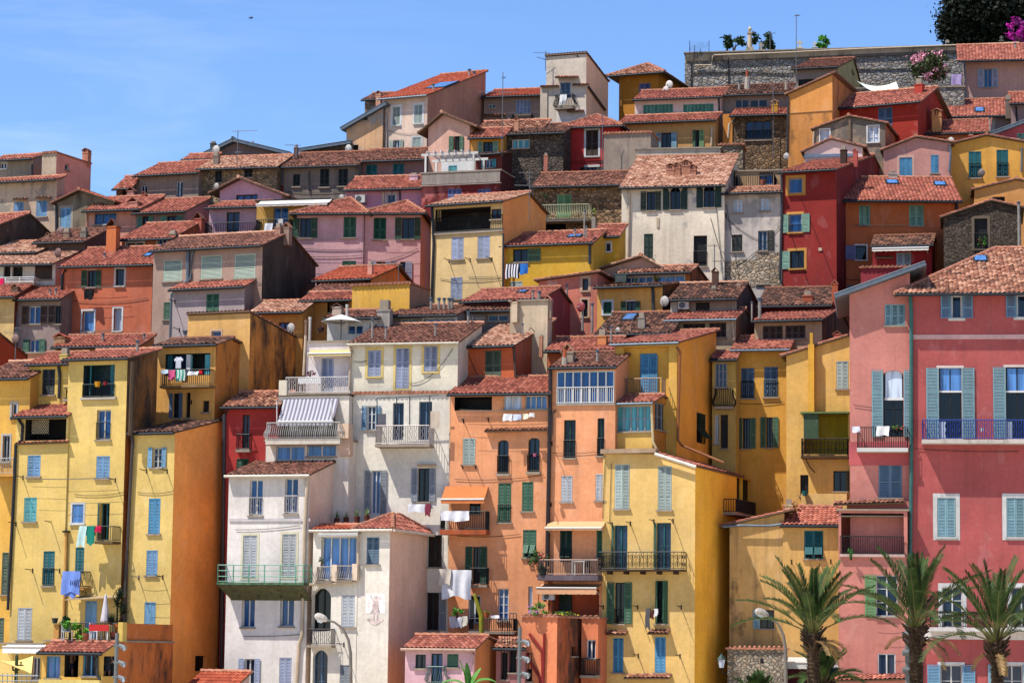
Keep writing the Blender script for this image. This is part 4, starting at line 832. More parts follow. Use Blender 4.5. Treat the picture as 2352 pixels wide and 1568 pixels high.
h.win('g', 1744, 396, 1776, 424, pane='b', frame='brn'); h.balcony(1690, 1778, 402, 430, 1.2, 'bar')
h = House('tall blood red house with ochre window frames and pale green shutters', 1797, 1921, 397, 160, 20, ('gab', 2006, 360), xs=2040, col=(158, 48, 42), side=(132, 38, 34), tile='red', ov=.6, so=.1, drip=.15)
oc = (222, 160, 80)
h.win('g', 1812, 410, 1843, 444, pane='b', frame='lav', mx=0, sur=oc, sw=.2); h.win('o', 1812, 492, 1841, 534, 'sage', 'b', sur=oc, sw=.14, lw=.5, mx=0, frame='lav', rail='bar', railh=.5); h.win('l', 1815, 576, 1847, 617, 'sage', 'k', sur=oc, sw=.16, lw=.5); h.win('g', 1818, 664, 1858, 690, pane='d', sur=oc, sw=.14)
h.block(1880, 569, 1888, 576, -.06, 0, paint((210, 190, 160)), 'meter_box'); h.pipe([(1795, 402), (1796, 470), (1791, 640), (1795, 650)], .08, GREYPIPE); h.chimney(1965, 341, 366, 10, 4, 'box', (190, 90, 80), 'red'); h.chimney(1938, 335, 362, 14, 3.5, 'flat', (70, 50, 44))
h = House('brown-orange house with a broad red tiled roof and pale green shutters', 1922, 2203, 455, 161.3, 2, ('shed', 25, 411), L=6, col=(206, 116, 70), side=(226, 150, 86), tile='red', ov=.85, drip=.1)
h.win('c', 1973, 472, 1999, 518, 'sage'); h.win('c', 2088, 471, 2122, 519, 'sage'); h.win('l', 1966, 564, 1990, 597, 'vio', 'k', sur='wht', sw=.09, mx=0, lw=.65, plain=True); h.win('c', 1946, 655, 1961, 672, 'vio', leaves=1); h.line(1955, 2078, 520); h.skylight(2036, 2066, 414, 423); h.skylight(2146, 2176, 418, 427)
h.chimney(2050, 394, 412, 20, 4.4, 'flat', (200, 190, 176)); h.pipe([(2197, 455), (2197, 486)], .09, ZINC)
h = House('orange gable with a small barred vent at the right edge', 2238, 2400, 436, 167.5, 9, ('poly', [(2238, 437), (2335, 414), (2400, 428)]), L=5, col=(240, 168, 96), tile='pink', so=.1, ov=.2)
h.win('d', 2276, 452, 2308, 465)
h = House('dark rubble stone gabled house with a tall narrow window at the right', 2167, 2345, 498, 157, 10, ('poly', [(2167, 500), (2276, 463), (2345, 478)]), L=6, mat=stone((96, 84, 72), 5.5, (66, 58, 50), .6, 1.8), tile='pink', so=.1, ov=.2)
h.win('d', 2238, 502, 2268, 572, sur=(120, 106, 90), rail='bar'); 
h = House('small dark red house with a scalloped white awning and old tile roof', 2004, 2140, 566, 159, 13, ('shed', 23, 547), xs=2192, col=(158, 34, 36), side=(140, 26, 30), tile='dark', ov=.3)
h.awning(2003, 563, 2133, 571, .7, (238, 228, 210), .14); h.win('c', 2059, 580, 2093, 625, 'gry'); h.tileledge(2012, 591, 2052, 591, .25, 'red', .05); h.chimney(2171, 558, 600, 6, -.8, 'pipe')
House('maroon terrace wall with a red tile coping', 1977, 2104, 616, 155, 10, ('flat', 'tile'), L=4, col=(168, 60, 66), name='terrace_wall', cat='wall')

find_ = lambda q: next(h for h in HOUSES if q in h.label)
find_('dark rubble stone gabled').chimney(2341, 462, 596, 9, -.6, 'pipe')
# ================================================================== LEFT, MIDDLE HEIGHT
h = House('orange house with pale tiled roof and a white blade window behind two chimneys', 280, 398, 551, 163, 15, ('shed', 21, 518), L=5, xs=460, col=(214, 118, 72), side=(206, 108, 66), tile='red')
h.win('g', 290, 556, 330, 570, pane='k', sur='wht', sw=.08); h.win('g', 362, 549, 383, 562, pane='b', sur='wht', sw=.08); h.chimney(259, 503, 580, 24, -1.2, 'box', (226, 128, 76), 'brown'); h.chimney(398, 530, 552, 18, .4, 'flat', (170, 150, 130))
h = House('low dark house with brown tiles and a satellite dish above it', 84, 196, 558, 165, 14, ('shed', 20, 533), col=(118, 94, 86), tile='brown')
h.chimney(154, 525, 550, 17, 1, 'flat', (160, 130, 112)); h.chimney(193, 522, 548, 15, .8, 'flat', (150, 140, 124))
h = House('house with bleached pale tiles at the left edge', -30, 86, 583, 164.5, 14, ('shed', 18, 560), col=(100, 90, 84), tile='pale', L=4); h.chimney(4, 576, 600, 12, 0, 'flat', (60, 64, 66))
h = House('white walled house with a balcony and bleached tiles at the left edge', -30, 128, 607, 161.5, 12, ('shed', 18, 576), xs=170, col=(240, 236, 230), side=(236, 200, 184), tile='pale', ov=.9)
h.win('d', 8, 612, 24, 640); h.win('d', 28, 612, 52, 642); h.balcony(-20, 77, 637, 651, 1.2, 'h', WHITE); h.win('c', 80, 610, 120, 642, 'brn', leaves=2, plain=True)
h = House('ochre house with a red roof and stub chimney at the left edge', -30, 34, 682, 157.5, 12, ('shed', 22, 655), col=(248, 208, 136), tile='red', xs=88, side=(150, 60, 34))
h.win('l', -12, 698, -2, 728, 'mint'); h.chimney(36, 652, 674, 16, .6, 'box', (130, 100, 80), 'brown')
h = House('grey-mauve house with dark brown shutters and a hanging ladder', 40, 140, 688, 157.6, 12, ('shed', 20, 664), col=(172, 150, 140), tile='red', drip=.35)
h.win('o', 66, 703, 93, 744, 'brn', 'b', lw=.4); h.win('l', 127, 702, 140, 744, 'brn', 'k', lw=.4); h.win('o', 68, 779, 90, 812, 'gr2', 'b', lw=.38); h.chimney(115, 663, 682, 6, .6, 'pipe'); h.chimney(128, 661, 680, 7, .6, 'pipe')
h.pipe([(36, 692), (37, 760)], .07, ZPALE)
h = House('red-orange house with a gable side wall at the lower left edge', -80, 0, 774, 152, 22, ('shed', 'px', 52, 812), xs=70, col=(216, 96, 56), side=(216, 96, 56), tile='red', so=.1)
h = House('low orange parapet house with a white slab roof at the left', 64, 126, 812, 149, 12, ('flat',), L=4, col=(240, 160, 120))
h = House('terracotta house with white framed tall windows and two green shuttered windows', 143, 351, 613, 159, 14, ('shed', 22, 575), L=6, xs=356, col=(222, 122, 88), tile='red', ov=.35, drip=.3)
h.win('o', 201, 621, 219, 660, 'grn', 'k', lw=.36, sur=(214, 170, 160), sw=.08); h.win('g', 266, 618, 285, 657, pane='k', frame='dgn', sur=(228, 214, 210), sw=.12, mx=0); h.win('g', 189, 714, 216, 762, pane='s', sur='wht', sw=.1, mx=0, depth=.3); h.win('g', 261, 708, 279, 760, pane='w', sur='wht', sw=.1, mx=0, depth=.3)
h.pipe([(150, 620), (143, 632), (138, 762)], .09, ZINC); h.line(186, 286, 662); h.line(180, 282, 762); h.skylight(325, 343, 580, 590)
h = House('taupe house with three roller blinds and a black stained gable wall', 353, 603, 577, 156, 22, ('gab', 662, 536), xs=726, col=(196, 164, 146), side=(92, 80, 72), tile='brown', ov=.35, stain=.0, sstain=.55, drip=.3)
for q in ((375, 598, 418, 646), (461, 587, 510, 640), (538, 583, 587, 640)): h.win('c', *q, col=(192, 204, 184) and paint((184, 200, 180), .5, .05), leaves=1)
h.pipe([(432, 574), (431, 648)], .11, ZPALE); h.pipe([(445, 574), (441, 585), (438, 640), (400, 665), (394, 675), (391, 780)], .08, ZPALE); h.chimney(640, 513, 545, 14, 2.6, 'flat', (190, 140, 120)); h.chimney(660, 511, 545, 16, 2.9, 'box', (170, 140, 124), 'brown')
h.win('c', 376, 694, 391, 734, 'gr2', leaves=1)
h = House('lean-to with mottled tiles and green shutters in front of the roller blinds', 397, 562, 666, 154.2, 22, ('shed', 22, 640), xs=634, col=(194, 176, 172), side=(150, 134, 128), tile='pink', ov=.3)
h.win('c', 474, 675, 503, 718, 'gr2'); h.rod(402, 692); h.rod(412, 756)
# ---- stepped roofs between
h = House('orange gabled house with glowing red tiles in front of the pink houses', 727, 852, 645, 157, 20, ('gab', 910, 614), xs=950, col=(90, 52, 34), side=(246, 160, 96), tile='orange', ov=.6, so=.25)
h.chimney(851, 602, 632, 11, .8, 'flat', (236, 170, 150))
h = House('blank golden yellow box house with a grey-pink side', 809, 941, 658, 151, 22, ('flat', 'tile'), xs=987, col=(244, 188, 82), side=(186, 146, 118), drip=.3, sstain=.2)
h = House('low house with brown weathered tiles left of the golden box', 716, 808, 672, 154.5, 14, ('shed', 20, 655), col=(120, 84, 50), tile='brown', L=3)
h = House('ochre loggia house under a bright red corrugated roof', 696, 808, 690, 152.5, 14, ('shed', 20, 677), col=(214, 146, 70), tile='red', L=3, ov=.5)
h.hole(752, 694, 800, 720, 1.3); h.win('d', 757, 696, 798, 718)
h = House('orange house with pale tiles and one dark blue window near the white parasol', 580, 696, 718, 151, 14, ('shed', 21, 697), col=(222, 156, 76), tile='pale', xs=710)
h.win('g', 640, 740, 665, 765, pane='b', frame='brn')
h = House('white terrace house with glazed doors beneath a big parasol', 752, 872, 732, 147, 12, ('shed', 16, 718), col=(240, 240, 238), tile='brown', L=3)
h.win('g', 798, 746, 834, 768, pane='b', sill=False); h.win('g', 848, 742, 868, 766, pane='b', sill=False)
h = House('grey attic house with a blue strip window between long brown roofs', 898, 1048, 727, 147.5, 12, ('shed', 14, 707), col=(172, 160, 150), tile='brown', L=3)
h.win('g', 920, 733, 956, 752, pane='d'); h.win('g', 974, 731, 1046, 748, pane='s', sur='wht', sw=.1, mx=1, name='window')
h.chimney(884, 690, 748, 30, -1.0, 'flat', (186, 178, 168)); 
for x in (990, 1008, 1020, 1031, 1038): h.chimney(x, 683, 705, 9, 2.0, 'pipe')
h = House('long low house with dark brown tiles and shaded strip windows', 1050, 1176, 716, 149, 12, ('shed', 15, 700), col=(150, 136, 124), tile='brown', L=3)
h.win('g', 1120, 722, 1168, 738, pane='d'); h.chimney(1075, 717, 752, 8, -3, 'pipe')
h = House('cream parapet house with two pale stacks above the brown roofs', 1172, 1258, 693, 145, 16, ('flat',), xs=1268, col=(226, 204, 172), drip=.5)
h.chimney(1183, 684, 720, 14, -.1, 'box', (226, 204, 172), 'pink'); h.chimney(1259, 678, 712, 16, .3, 'box', (214, 190, 160), 'pink'); h.chimney(1224, 665, 690, 7, .5, 'pipe'); h.chimney(1237, 667, 690, 7, .5, 'pipe')
h = House('maroon gabled house with salmon tiles behind the cream parapet', 1066, 1242, 694, 150.5, 21, ('gab', 1284, 664), xs=1334, col=(120, 54, 56), side=(190, 84, 86), tile='pink', so=.15)
h.skylight(1185, 1205, 668, 673)
h = House('salmon streaked house with a narrow brown window and curved tile eave', 1238, 1372, 648, 154, 16, ('poly', [(1238, 646), (1372, 628)]), L=4, col=(236, 142, 118), tile='pink', drip=.6, patch=.2, prgb=(236, 190, 176), ov=.3)
h.win('g', 1338, 640, 1351, 668, pane='k', frame='brn', sur=(220, 180, 150), sw=.16, mx=0); h.win('d', 1336, 688, 1350, 728, sur=(220, 180, 150), sw=.12)
h = House('mauve-grey gable with a pale old roof in front of the cream house', 1372, 1522, 622, 156.5, 15, ('poly', [(1372, 623), (1474, 592), (1522, 618)]), L=7, col=(206, 168, 150), tile='pale', so=.2)
h = House('orange rooftop veranda with blue strip windows and potted plants', 1420, 1585, 630, 155, 16, ('shed', 17, 619), xs=1640, col=(210, 120, 60), side=(176, 96, 44), tile='old', L=3, sstain=.6)
h.win('g', 1432, 635, 1500, 650, pane='b', sur='wht', sw=.05, mx=3); h.win('g', 1508, 633, 1572, 648, pane='s', sur='wht', sw=.05, mx=2)
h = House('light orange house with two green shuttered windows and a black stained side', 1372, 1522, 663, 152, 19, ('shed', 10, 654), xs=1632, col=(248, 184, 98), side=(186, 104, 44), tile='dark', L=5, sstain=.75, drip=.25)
h.win('c', 1386, 693, 1405, 722, 'grn', sur='wht', sw=.12); h.win('o', 1439, 692, 1459, 722, 'grn', 'k', lw=.3, sur='wht', sw=.06); h.pipe([(1499, 656), (1501, 715)], .09, GREYPIPE)
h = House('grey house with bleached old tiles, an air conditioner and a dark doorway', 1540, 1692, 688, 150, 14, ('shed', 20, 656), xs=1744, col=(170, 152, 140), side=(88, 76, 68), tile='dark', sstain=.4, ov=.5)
h.win('d', 1598, 694, 1630, 715); h.chimney(1640, 656, 676, 14, 1.5, 'flat', (140, 120, 100)); h.chimney(1697, 650, 672, 9, 2, 'flat', (196, 150, 120)); h.block(1540, 690, 1556, 720, -.15, .5, plaster((214, 204, 192)), 'white_pier')
h = House('house under a big patch of mixed old tiles with one skylight', 1372, 1540, 768, 146, 13, ('shed', 19, 724), col=(150, 120, 100), tile='dark', L=5); h.skylight(1425, 1455, 722, 736); h.chimney(1474, 718, 755, 16, 1.0, 'flat', (170, 160, 148)); h.chimney(1386, 745, 772, 6, .3, 'pipe'); h.chimney(1338, 700, 740, 8, 3, 'pipe'); h.chimney(1360, 695, 745, 8, 3, 'pipe')
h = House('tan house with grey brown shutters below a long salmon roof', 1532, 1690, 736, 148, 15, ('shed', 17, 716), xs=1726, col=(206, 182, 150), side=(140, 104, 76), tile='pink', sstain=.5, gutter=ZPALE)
h.win('c', 1569, 743, 1620, 775, 'brn', leaves=4); h.win('c', 1629, 741, 1668, 775, 'brn', leaves=3); h.pipe([(1682, 738), (1686, 780)], .07, CREAMPIPE); h.chimney(1745, 682, 712, 11, .6, 'pipe')
h = House('maroon house under dark ribbed tiles with a terracotta chimney', 1745, 1907, 703, 151.5, 12, ('shed', 21, 667), col=(118, 30, 34), tile='dark', L=5); h.chimney(1856, 669, 698, 22, .6, 'flat', (200, 100, 66)); h.chimney(1918, 643, 684, 13, .6, 'box', (200, 100, 66))
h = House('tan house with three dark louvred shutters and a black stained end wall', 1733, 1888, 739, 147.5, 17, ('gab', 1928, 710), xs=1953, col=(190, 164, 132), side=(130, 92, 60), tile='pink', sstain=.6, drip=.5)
h.win('c', 1752, 748, 1798, 779, 'brn', leaves=3); h.win('c', 1804, 747, 1850, 778, 'brn', leaves=3); h.chimney(1924, 760, 782, 18, -1.5, 'box', (196, 110, 90))
h = House('dark ochre house with four blue-grey shuttered windows in a recessed court', 1684, 1812, 803, 146, 13, ('shed', 20, 778), L=5, col=(234, 174, 76), tile='pink', gutter=ZPALE, drip=.1)
for q in ((1702, 845, 1733, 915), (1755, 842, 1787, 912)): h.win('c', *q, col='slt', rail='wave')
h.win('o', 1706, 960, 1723, 1030, 'gr2', 'k', lw=.3); h.win('o', 1760, 958, 1775, 1028, 'gr2', 'k', lw=.3); h.pipe([(1690, 812), (1686, 1040)], .06, paint((150, 90, 50)))
h = House('yellow house with a sloping pink coping and a corner buttress', 1806, 1952, 818, 142.5, 12, ('poly', [(1806, 817), (1952, 772)]), L=6, col=(250, 200, 112), tile='pink', so=.15, ov=.2, drip=.3)
h.win('c', 1921, 829, 1949, 893, 'pgr', lx=1); h.block(1856, 790, 1870, 946, -.5, 0, plaster((244, 186, 70), .2), 'buttress'); h.block(1860, 764, 1867, 790, -.4, -.1, plaster((236, 180, 60)), 'buttress_pinnacle')
h.hole(1846, 950, 1948, 1042, 1.6, plaster((206, 186, 40), .4)); h.balcony(1841, 1946, 1007, 1046, .7, 'scroll', slab=plaster((90, 66, 40), .3)); h.win('g', 1918, 968, 1948, 1018, pane='t', frame='dgn', depth=.1) if False else None
h.win('d', 1838, 1090, 1857, 1138); h.win('r', 1914, 1081, 1945, 1128, 'dgn', 'k', lw=.1); h.block(1846, 950, 1880, 1006, -.68, -.62, paint((64, 92, 66)), 'green_screen'); h.block(1838, 945, 1950, 949, -.8, 0, paint((120, 150, 90)), 'balcony_canopy')
h.pipe([(1848, 1048), (1860, 1072), (1872, 1085)], .03, IRON, .3, name='scroll_bracket'); h.block(1840, 1133, 1945, 1180, -.5, 0, plaster((250, 206, 130), .4), 'terrace_parapet')
# ================================================================== BIG PINK HOUSE, RIGHT
h = House('large raspberry pink house with blue shutters, a blue balcony and a wide hipped roof', 2090, 2640, 668, 136, 7, ('hip', 2286, 575, 24, 99), L=12, col=(196, 98, 96), tile='old', ov=.8, drip=.18, low=-1)
h.skylight(2236, 2270, 588, 601); h.block(2088, 768, 2430, 779, -.03, 0, plaster((236, 190, 186), .1), 'white_string_course'); h.block(2084, 1443, 2430, 1466, -.06, 0, plaster((240, 232, 230), .2), 'white_band')
for x in (0, 150): 
    h.win('l' if x else 'o', 2186+x, 679-2*(x > 0), 2209+x, 731-2*(x > 0), 'blu', 'd', lw=.55, sur='wht', sw=.18, mx=0)
    h.win('o', 2157+x*1.025, 845-2*(x > 0), 2209+x*1.025, 1006, 'aqu', 'k', sur=(228, 214, 206), sw=.12, lw=.64, mz=0, sill=False)
    h.win('c', 2153+x*1.06, 1143, 2195+x*1.06, 1233, 'aqu', sur='wht', sw=.22)
    h.win('g', 2164+x*1.06, 1348, 2211+x*1.06, 1440, pane='d', sur='wht', sw=.2, mz=2, sill=False)
    h.win('o', 2160+x*.93, 1526, 2210+x*.93, 1600, 'skb' if not x else 'aqu', 'd', sur='wht', sw=.14, lw=.64, mz=1)
h.balcony(2120, 2420, 964, 1009, .85, 'wave', paint((28, 60, 150), .5, .1), plaster((226, 214, 206), .7), th=.2); h.balcony(2138, 2420, 1405, 1441, .7, 'wave', slab=plaster((240, 234, 230), .2), th=.2)
for x in (2154, 2232, 2310): h.win
for x0, y0 in ((2158, 920), (2312, 918)):   # the open glazed leaves and the white panels behind the railing
    h.block(x0, 968, x0+14, 1006, .02, .06, paint((200, 214, 228)), 'door_leaf'); h.block(x0+2, 846, x0+50, 898, .1, .14, glass('s'), 'fanlight'); h.block(x0-2, 897, x0+52, 901, .05, .14, WHITE, 'transom')
h.pipe([(2091, 680), (2093, 720), (2093, 1100), (2086, 1568), (2086, 1700)], .1, metal((52, 92, 88)), .14)
h = House('salmon pink house with a sloping zinc verge and a tall arched balcony window', 1951, 2090, 668, 136.7, 8, ('poly', [(1951, 672), (2090, 622)]), L=8, col=(222, 144, 132), tile='zinc', ov=.7, so=.36, low=-1, drip=.2)
h.win('c', 2032, 699, 2079, 748, 'aqu', leaves=3); h.win('o', 2029, 850, 2075, 1003, 'aqu', 'k', arch=.28, lw=.58, depth=.32, sill=False); h.balcony(1970, 2084, 981, 1028, .8, 'bar', slab=WHITE, th=.2)
h.block(2034, 850, 2072, 915, .14, .18, glass('w'), 'fanlight'); h.block(2032, 913, 2076, 919, .1, .18, WHITE, 'transom')
h.block(1950, 1014, 2089, 1068, -.012, 0, plaster((204, 100, 104), .1), 'painted_band'); h.win('c', 2018, 1064, 2072, 1143, 'bgy'); h.tileledge(1914, 1158, 2078, 1153, .6, 'brown', .2)
h = House('lower salmon house with a shaded loggia behind the palm crowns', 1926, 2084, 1172, 135.8, 7, ('flat',), L=3, col=(222, 142, 128), low=-1, drip=.2)
h.hole(1932, 1178, 2076, 1272, 1.5, plaster((176, 92, 78), .2)); h.balcony(1930, 2076, 1231, 1272, .12, 'bar', slab=plaster((220, 190, 180)), sides=False)
h.block(2017, 1180, 2070, 1271, 1.38, 1.48, paint(PC['pgr']), 'shutter'); h.block(1958, 1202, 1994, 1216, 1.4, 1.48, DARKIN, 'vent')
h.win('l', 2012, 1320, 2062, 1415, 'lim', 'd', lw=.55, mz=2); h.win('g', 2016, 1500, 2057, 1556, pane='d', mx=1, depth=.12); h.tileledge(1918, 1562, 2082, 1558, .8, 'pink', .25); h.line(2000, 2060, 1420)
h = House('tan house with a sloping stained coping beside the orange wall', 1676, 1801, 1206, 139, 9, ('poly', [(1676, 1206), (1801, 1178)]), L=7, col=(232, 186, 116), tile='pink', so=.25, ov=.25, low=-1, drip=.6, stain=.1)
h.win('l', 1746, 1400, 1778, 1443, 'aqu', 'k', lw=.35); h.pipe([(1660, 1209), (1700, 1206), (1768, 1207), (1795, 1203)], .07, ZPALE, .3, name='gutter')
h = House('tan house with a small ribbed roof and teal shutters with flaps out', 1798, 1926, 1205, 138.5, 9, ('shed', 22, 1168), L=5, col=(236, 186, 110), tile='pink', ov=.3, low=-1, drip=.3)
h.win('h', 1847, 1218, 1891, 1283, 'tea2'); h.win('d', 1845, 1405, 1870, 1482, rail='wave'); h.hole(1808, 1512, 1920, 1600, 1.2, plaster((110, 50, 62))); h.awning(1808, 1508, 1925, 1520, .9, (196, 196, 190), .3); h.rod(1818, 1288); h.rod(1908, 1287)
R = House('low rubble stone wall with a tile coping and a small niche at the street', 1671, 1806, 1490, 137, 9, ('flat', 'tile'), L=1, mat=stone((176, 164, 146), 5.2, (120, 108, 96), .4), name='rubble_wall', cat='wall', group=None, low=-1)
R.win('g', 1746, 1511, 1754, 1523, pane='b', frame='brn', mx=0, sill=False, arch=True, depth=.25)
# ================================================================== CENTRE
YEL = (245, 203, 124); OCH = (255, 190, 60)  # OCH: corner house side, brightened in colour for the missing bounce light
h = House('tall yellow corner house with green shutters, an ornate balcony and a glowing orange side', 1385, 1597, 1044, 137.6, 21, ('poly', [(1385, 1042), (1504, 1042), (1597, 1072)]), xs=1706, col=YEL, side=OCH, sk=1.45, tile='pink', ov=.1, so=.05, low=-1, drip=.12, sstain=0)
h.block(1379, 1030, 1506, 1041, -.35, .2, plaster((190, 160, 130), .4), 'cornice'); h.pipe([(1504, 1042), (1598, 1072)], .09, paint((240, 232, 214)), .3, name='gutter')
for q in ((1412, 1066, 1446, 1169), (1511, 1070, 1543, 1171)): h.win('c', *q, col='wgr' if False else 'pgr')
for q in ((1411, 1206, 1441, 1310), (1508, 1200, 1541, 1308)): h.win('l', *q, col='gr2', pane='d', frame='tea2', lw=.12, mz=1, sill=False)
h.balcony(1375, 1565, 1267, 1307, .85, 'scroll', slab=plaster((70, 52, 44), .4), brackets=5, th=.08)
h.win('o', 1412, 1337, 1434, 1432, 'gr2', 'k', 'dgn', rail='wave', railh=.8, lw=.4); h.win('n', 1505, 1333, 1534, 1432, 'gr2', 'k', 'dgn')
for q in ((1408, 1464, 1432, 1544), (1504, 1462, 1529, 1544)): h.win('c', *q, col='azu', hood='old')
h.tileledge(1432, 1556, 1536, 1556, .6, 'old', .2)
for x, y in ((1406, 1202), (1448, 1200), (1502, 1195), (1546, 1194), (1386, 1392), (1465, 1392), (1565, 1392), (1385, 1503), (1466, 1503), (1562, 1504)): h.rod(x, y)
h.win('d', 1692, 1100, 1735, 1170, side=True, sill=False); h.balcony(1690, 1735, 1150, 1180, .7, 'bar', side=True)
h = House('yellow glazed veranda bay standing on the corner house', 1391, 1499, 928, 138.2, 21, ('shed', 16, 914), xs=1549, col=(250, 204, 110), side=(214, 140, 50), tile='pink', gutter=ZPALE, ov=.3, low=8, L=2)
h.win('g', 1400, 932, 1496, 991, pane='t', frame='gry', mx=5, mz=1, sur=None); h.win('g', 1504, 927, 1544, 990, pane='d', frame='gry', mx=3, mz=1, side=True)
h.pipe([(1496, 925), (1500, 1015), (1512, 1040)], .07, paint((236, 214, 160)), .15)
h = House('upper yellow house with a blue shuttered balcony door and long ochre side wall', 1413, 1555, 793, 140.5, 21, ('shed', 'px', 1645, 762), xs=1645, col=(248, 194, 92), side=(248, 172, 66), sk=1.3, tile='pink', gutter=ZPALE, ov=.3, so=.2, low=6, drip=.1)
h.hole(1432, 797, 1536, 912, .35, plaster((244, 188, 84))); h.block(1470, 812, 1507, 906, .3, .36, paint(PC['azu']), 'shutter')
h.later.append(lambda h=h: [h.leaf('shutter', h.e, h.M(False), *(lambda r: (r[0]+(r[2]-r[0])*i/2+.01, r[0]+(r[2]-r[0])*(i+1)/2-.01, r[1]+.05, r[3]-.05))(h.frect(1470, 812, 1507, 906)), -.28, pmat('azu')) for i in (0, 1)])
h.balcony(1432, 1520, 869, 905, .7, 'bar', metal((120, 96, 80)), slab=plaster((90, 66, 56), .5)); h.pipe([(1554, 797), (1562, 808), (1557, 1010), (1565, 1022), (1662, 1062)], .07, paint((170, 106, 60)), .1)
h.win('h', 1600, 949, 1621, 1018, 'dgn', side=True, sill=False)
h = House('green-shadowed recess house with a bulging balcony between the ochre walls', 1636, 1690, 826, 144.5, 12, ('shed', 18, 812), L=3, col=(206, 176, 96), tile='pink', low=6)
h.win('g', 1643, 834, 1670, 890, pane='d', frame='gry', mx=2, mz=2, depth=.08); h.balcony(1642, 1682, 893, 933, .5, 'bulge'); h.win('g', 1641, 952, 1652, 1020, pane='k'); h.win('d', 1655, 952, 1672, 1030)
SAL = (255, 176, 126)
h = House('salmon house topped by a white glazed veranda with a low tiled roof', 1267, 1414, 846, 138.4, 15, ('shed', 17, 815), L=6, col=SAL, tile='brown', low=-1, ov=.3, drip=.18)
h.win('g', 1279, 852, 1411, 928, pane='b', mx=6, depth=.06, rail='bar', railcol=WHITE, sill=True, railh=.9); h.chimney(1306, 790, 840, 26, 1.2, 'box', (176, 160, 140), 'old'); h.chimney(1297, 802, 835, 20, .4, 'cone', (170, 160, 146))
h.win('g', 1295, 964, 1322, 1052, pane='k', frame='dgn', rail='bar', depth=.25, mz=2); h.win('g', 1372, 960, 1388, 1047, pane='k', frame='dgn', rail='bar', depth=.25); h.win('c', 1289, 1092, 1315, 1153, 'wgr'); h.win('c', 1368, 1088, 1390, 1150, 'wgr')
h.pipe([(1264, 850), (1262, 1000), (1258, 1200), (1256, 1300)], .11, metal((46, 40, 42)), .15); h.pipe([(1277, 942), (1268, 950), (1266, 1000)], .07, metal((80, 70, 70)))
h.awning(1251, 1197, 1382, 1212, .9, (226, 172, 126), .08); h.win('h', 1286, 1218, 1314, 1290, 'dgn', sill=False); h.win('c', 1370, 1217, 1384, 1280, 'gr2', leaves=1)
h.balcony(1237, 1372, 1285, 1320, 1.1, 'bar', metal((130, 110, 100)), slab=plaster((110, 96, 104), .4), th=.28); h.awning(1232, 1340, 1370, 1349, 1.2, (220, 164, 122), .3)
h.hole(1236, 1352, 1376, 1412, .9, plaster((204, 100, 64), .2)); h.block(1284, 1360, 1312, 1410, .75, .88, paint(PC['dgn']), 'shutter'); h.rod(1268, 1017); h.rod(1266, 1157)
h = House('salmon house with a dark loggia, arched windows, green shutters and an orange awning', 1036, 1264, 905, 139.7, 13, ('shed', 19, 872), L=5, col=(255, 174, 122), tile='red', low=-1, ov=.4, drip=.18)
h.hole(1044, 911, 1130, 942, 1.2); h.win('g', 1157, 908, 1198, 941, pane='w', mx=1, mz=0); h.win('g', 1206, 908, 1256, 940, pane='s', mx=3); h.line(1062, 1250, 944, .8)
h.tileledge(1112, 990, 1258, 987, .35, 'brown', .12); h.win('c', 1063, 1006, 1092, 1067, 'bgy' if False else 'pgr')
h.win('g', 1143, 1010, 1168, 1088, pane='d', frame='dgn', arch=.3, rail='bar', depth=.3); h.win('g', 1213, 1005, 1239, 1084, pane='d', frame='dgn', arch=.3, rail='bar', depth=.3); h.balcony(1142, 1169, 1046, 1087, .1, 'bar', sides=False); h.balcony(1211, 1238, 1045, 1083, .1, 'bar', sides=False)
h.awning(1013, 1116, 1112, 1146, .9, (206, 122, 70), .2); h.win('g', 1078, 1120, 1104, 1180, pane='k', frame='brn'); h.balcony(1012, 1115, 1174, 1216, .85, 'bar', slab=plaster((190, 96, 56), .5), th=.25)
h.win('c', 1144, 1109, 1174, 1200, 'gr2', rail='bar'); h.win('c', 1199, 1106, 1225, 1174, 'gr2'); h.win('h', 1201, 1216, 1232, 1280, 'gr2')
h.win('o', 1086, 1255, 1102, 1340, 'grn', 'k', lw=.38, sill=False); h.balcony(1078, 1117, 1304, 1342, .5, 'bar'); h.win('g', 1144, 1351, 1168, 1425, pane='b', mz=3); h.win('g', 1076, 1366, 1104, 1430, pane='k'); h.balcony(1078, 1180, 1420, 1449, .8, 'bar')
h.win('g', 1213, 1346, 1223, 1412, pane='w', mx=0); h.block(1262, 1310, 1268, 1420, -.1, 0, plaster((206, 110, 70)), 'pilaster')
for x, y in ((1065, 965), (1122, 962), (1063, 1070), (1093, 1070)): h.rod(x, y, .5)
h = House('rust red house with grey louvred shutters and a long brown shaded side', 1069, 1182, 797, 143, 20, ('shed', 18, 742), xs=1268, col=(226, 118, 74), side=(196, 108, 72), tile='pale', ov=.4, low=2, drip=.5, patch=.2, prgb=(206, 120, 90))
h.win('c', 1114, 805, 1151, 868, 'bgy' if False else 'oli'); h.pipe([(1180, 796), (1185, 880)], .08, metal((80, 60, 50))); h.skylight(1290, 1318, 738, 746) if False else None
h.chimney(1222, 752, 790, 14, 3.0, 'box', (190, 150, 120), 'brown')
h = House('terracotta house with a glowing red ribbed roof behind the white veranda', 1258, 1412, 806, 143.6, 14, ('shed', 20, 781), L=5, col=(206, 112, 70), tile='red', low=4); h.chimney(1384, 757, 806, 20, .8, 'flat', (236, 150, 90)); h.chimney(1404, 748, 800, 7, .8, 'pipe')
CRM = (255, 246, 220)
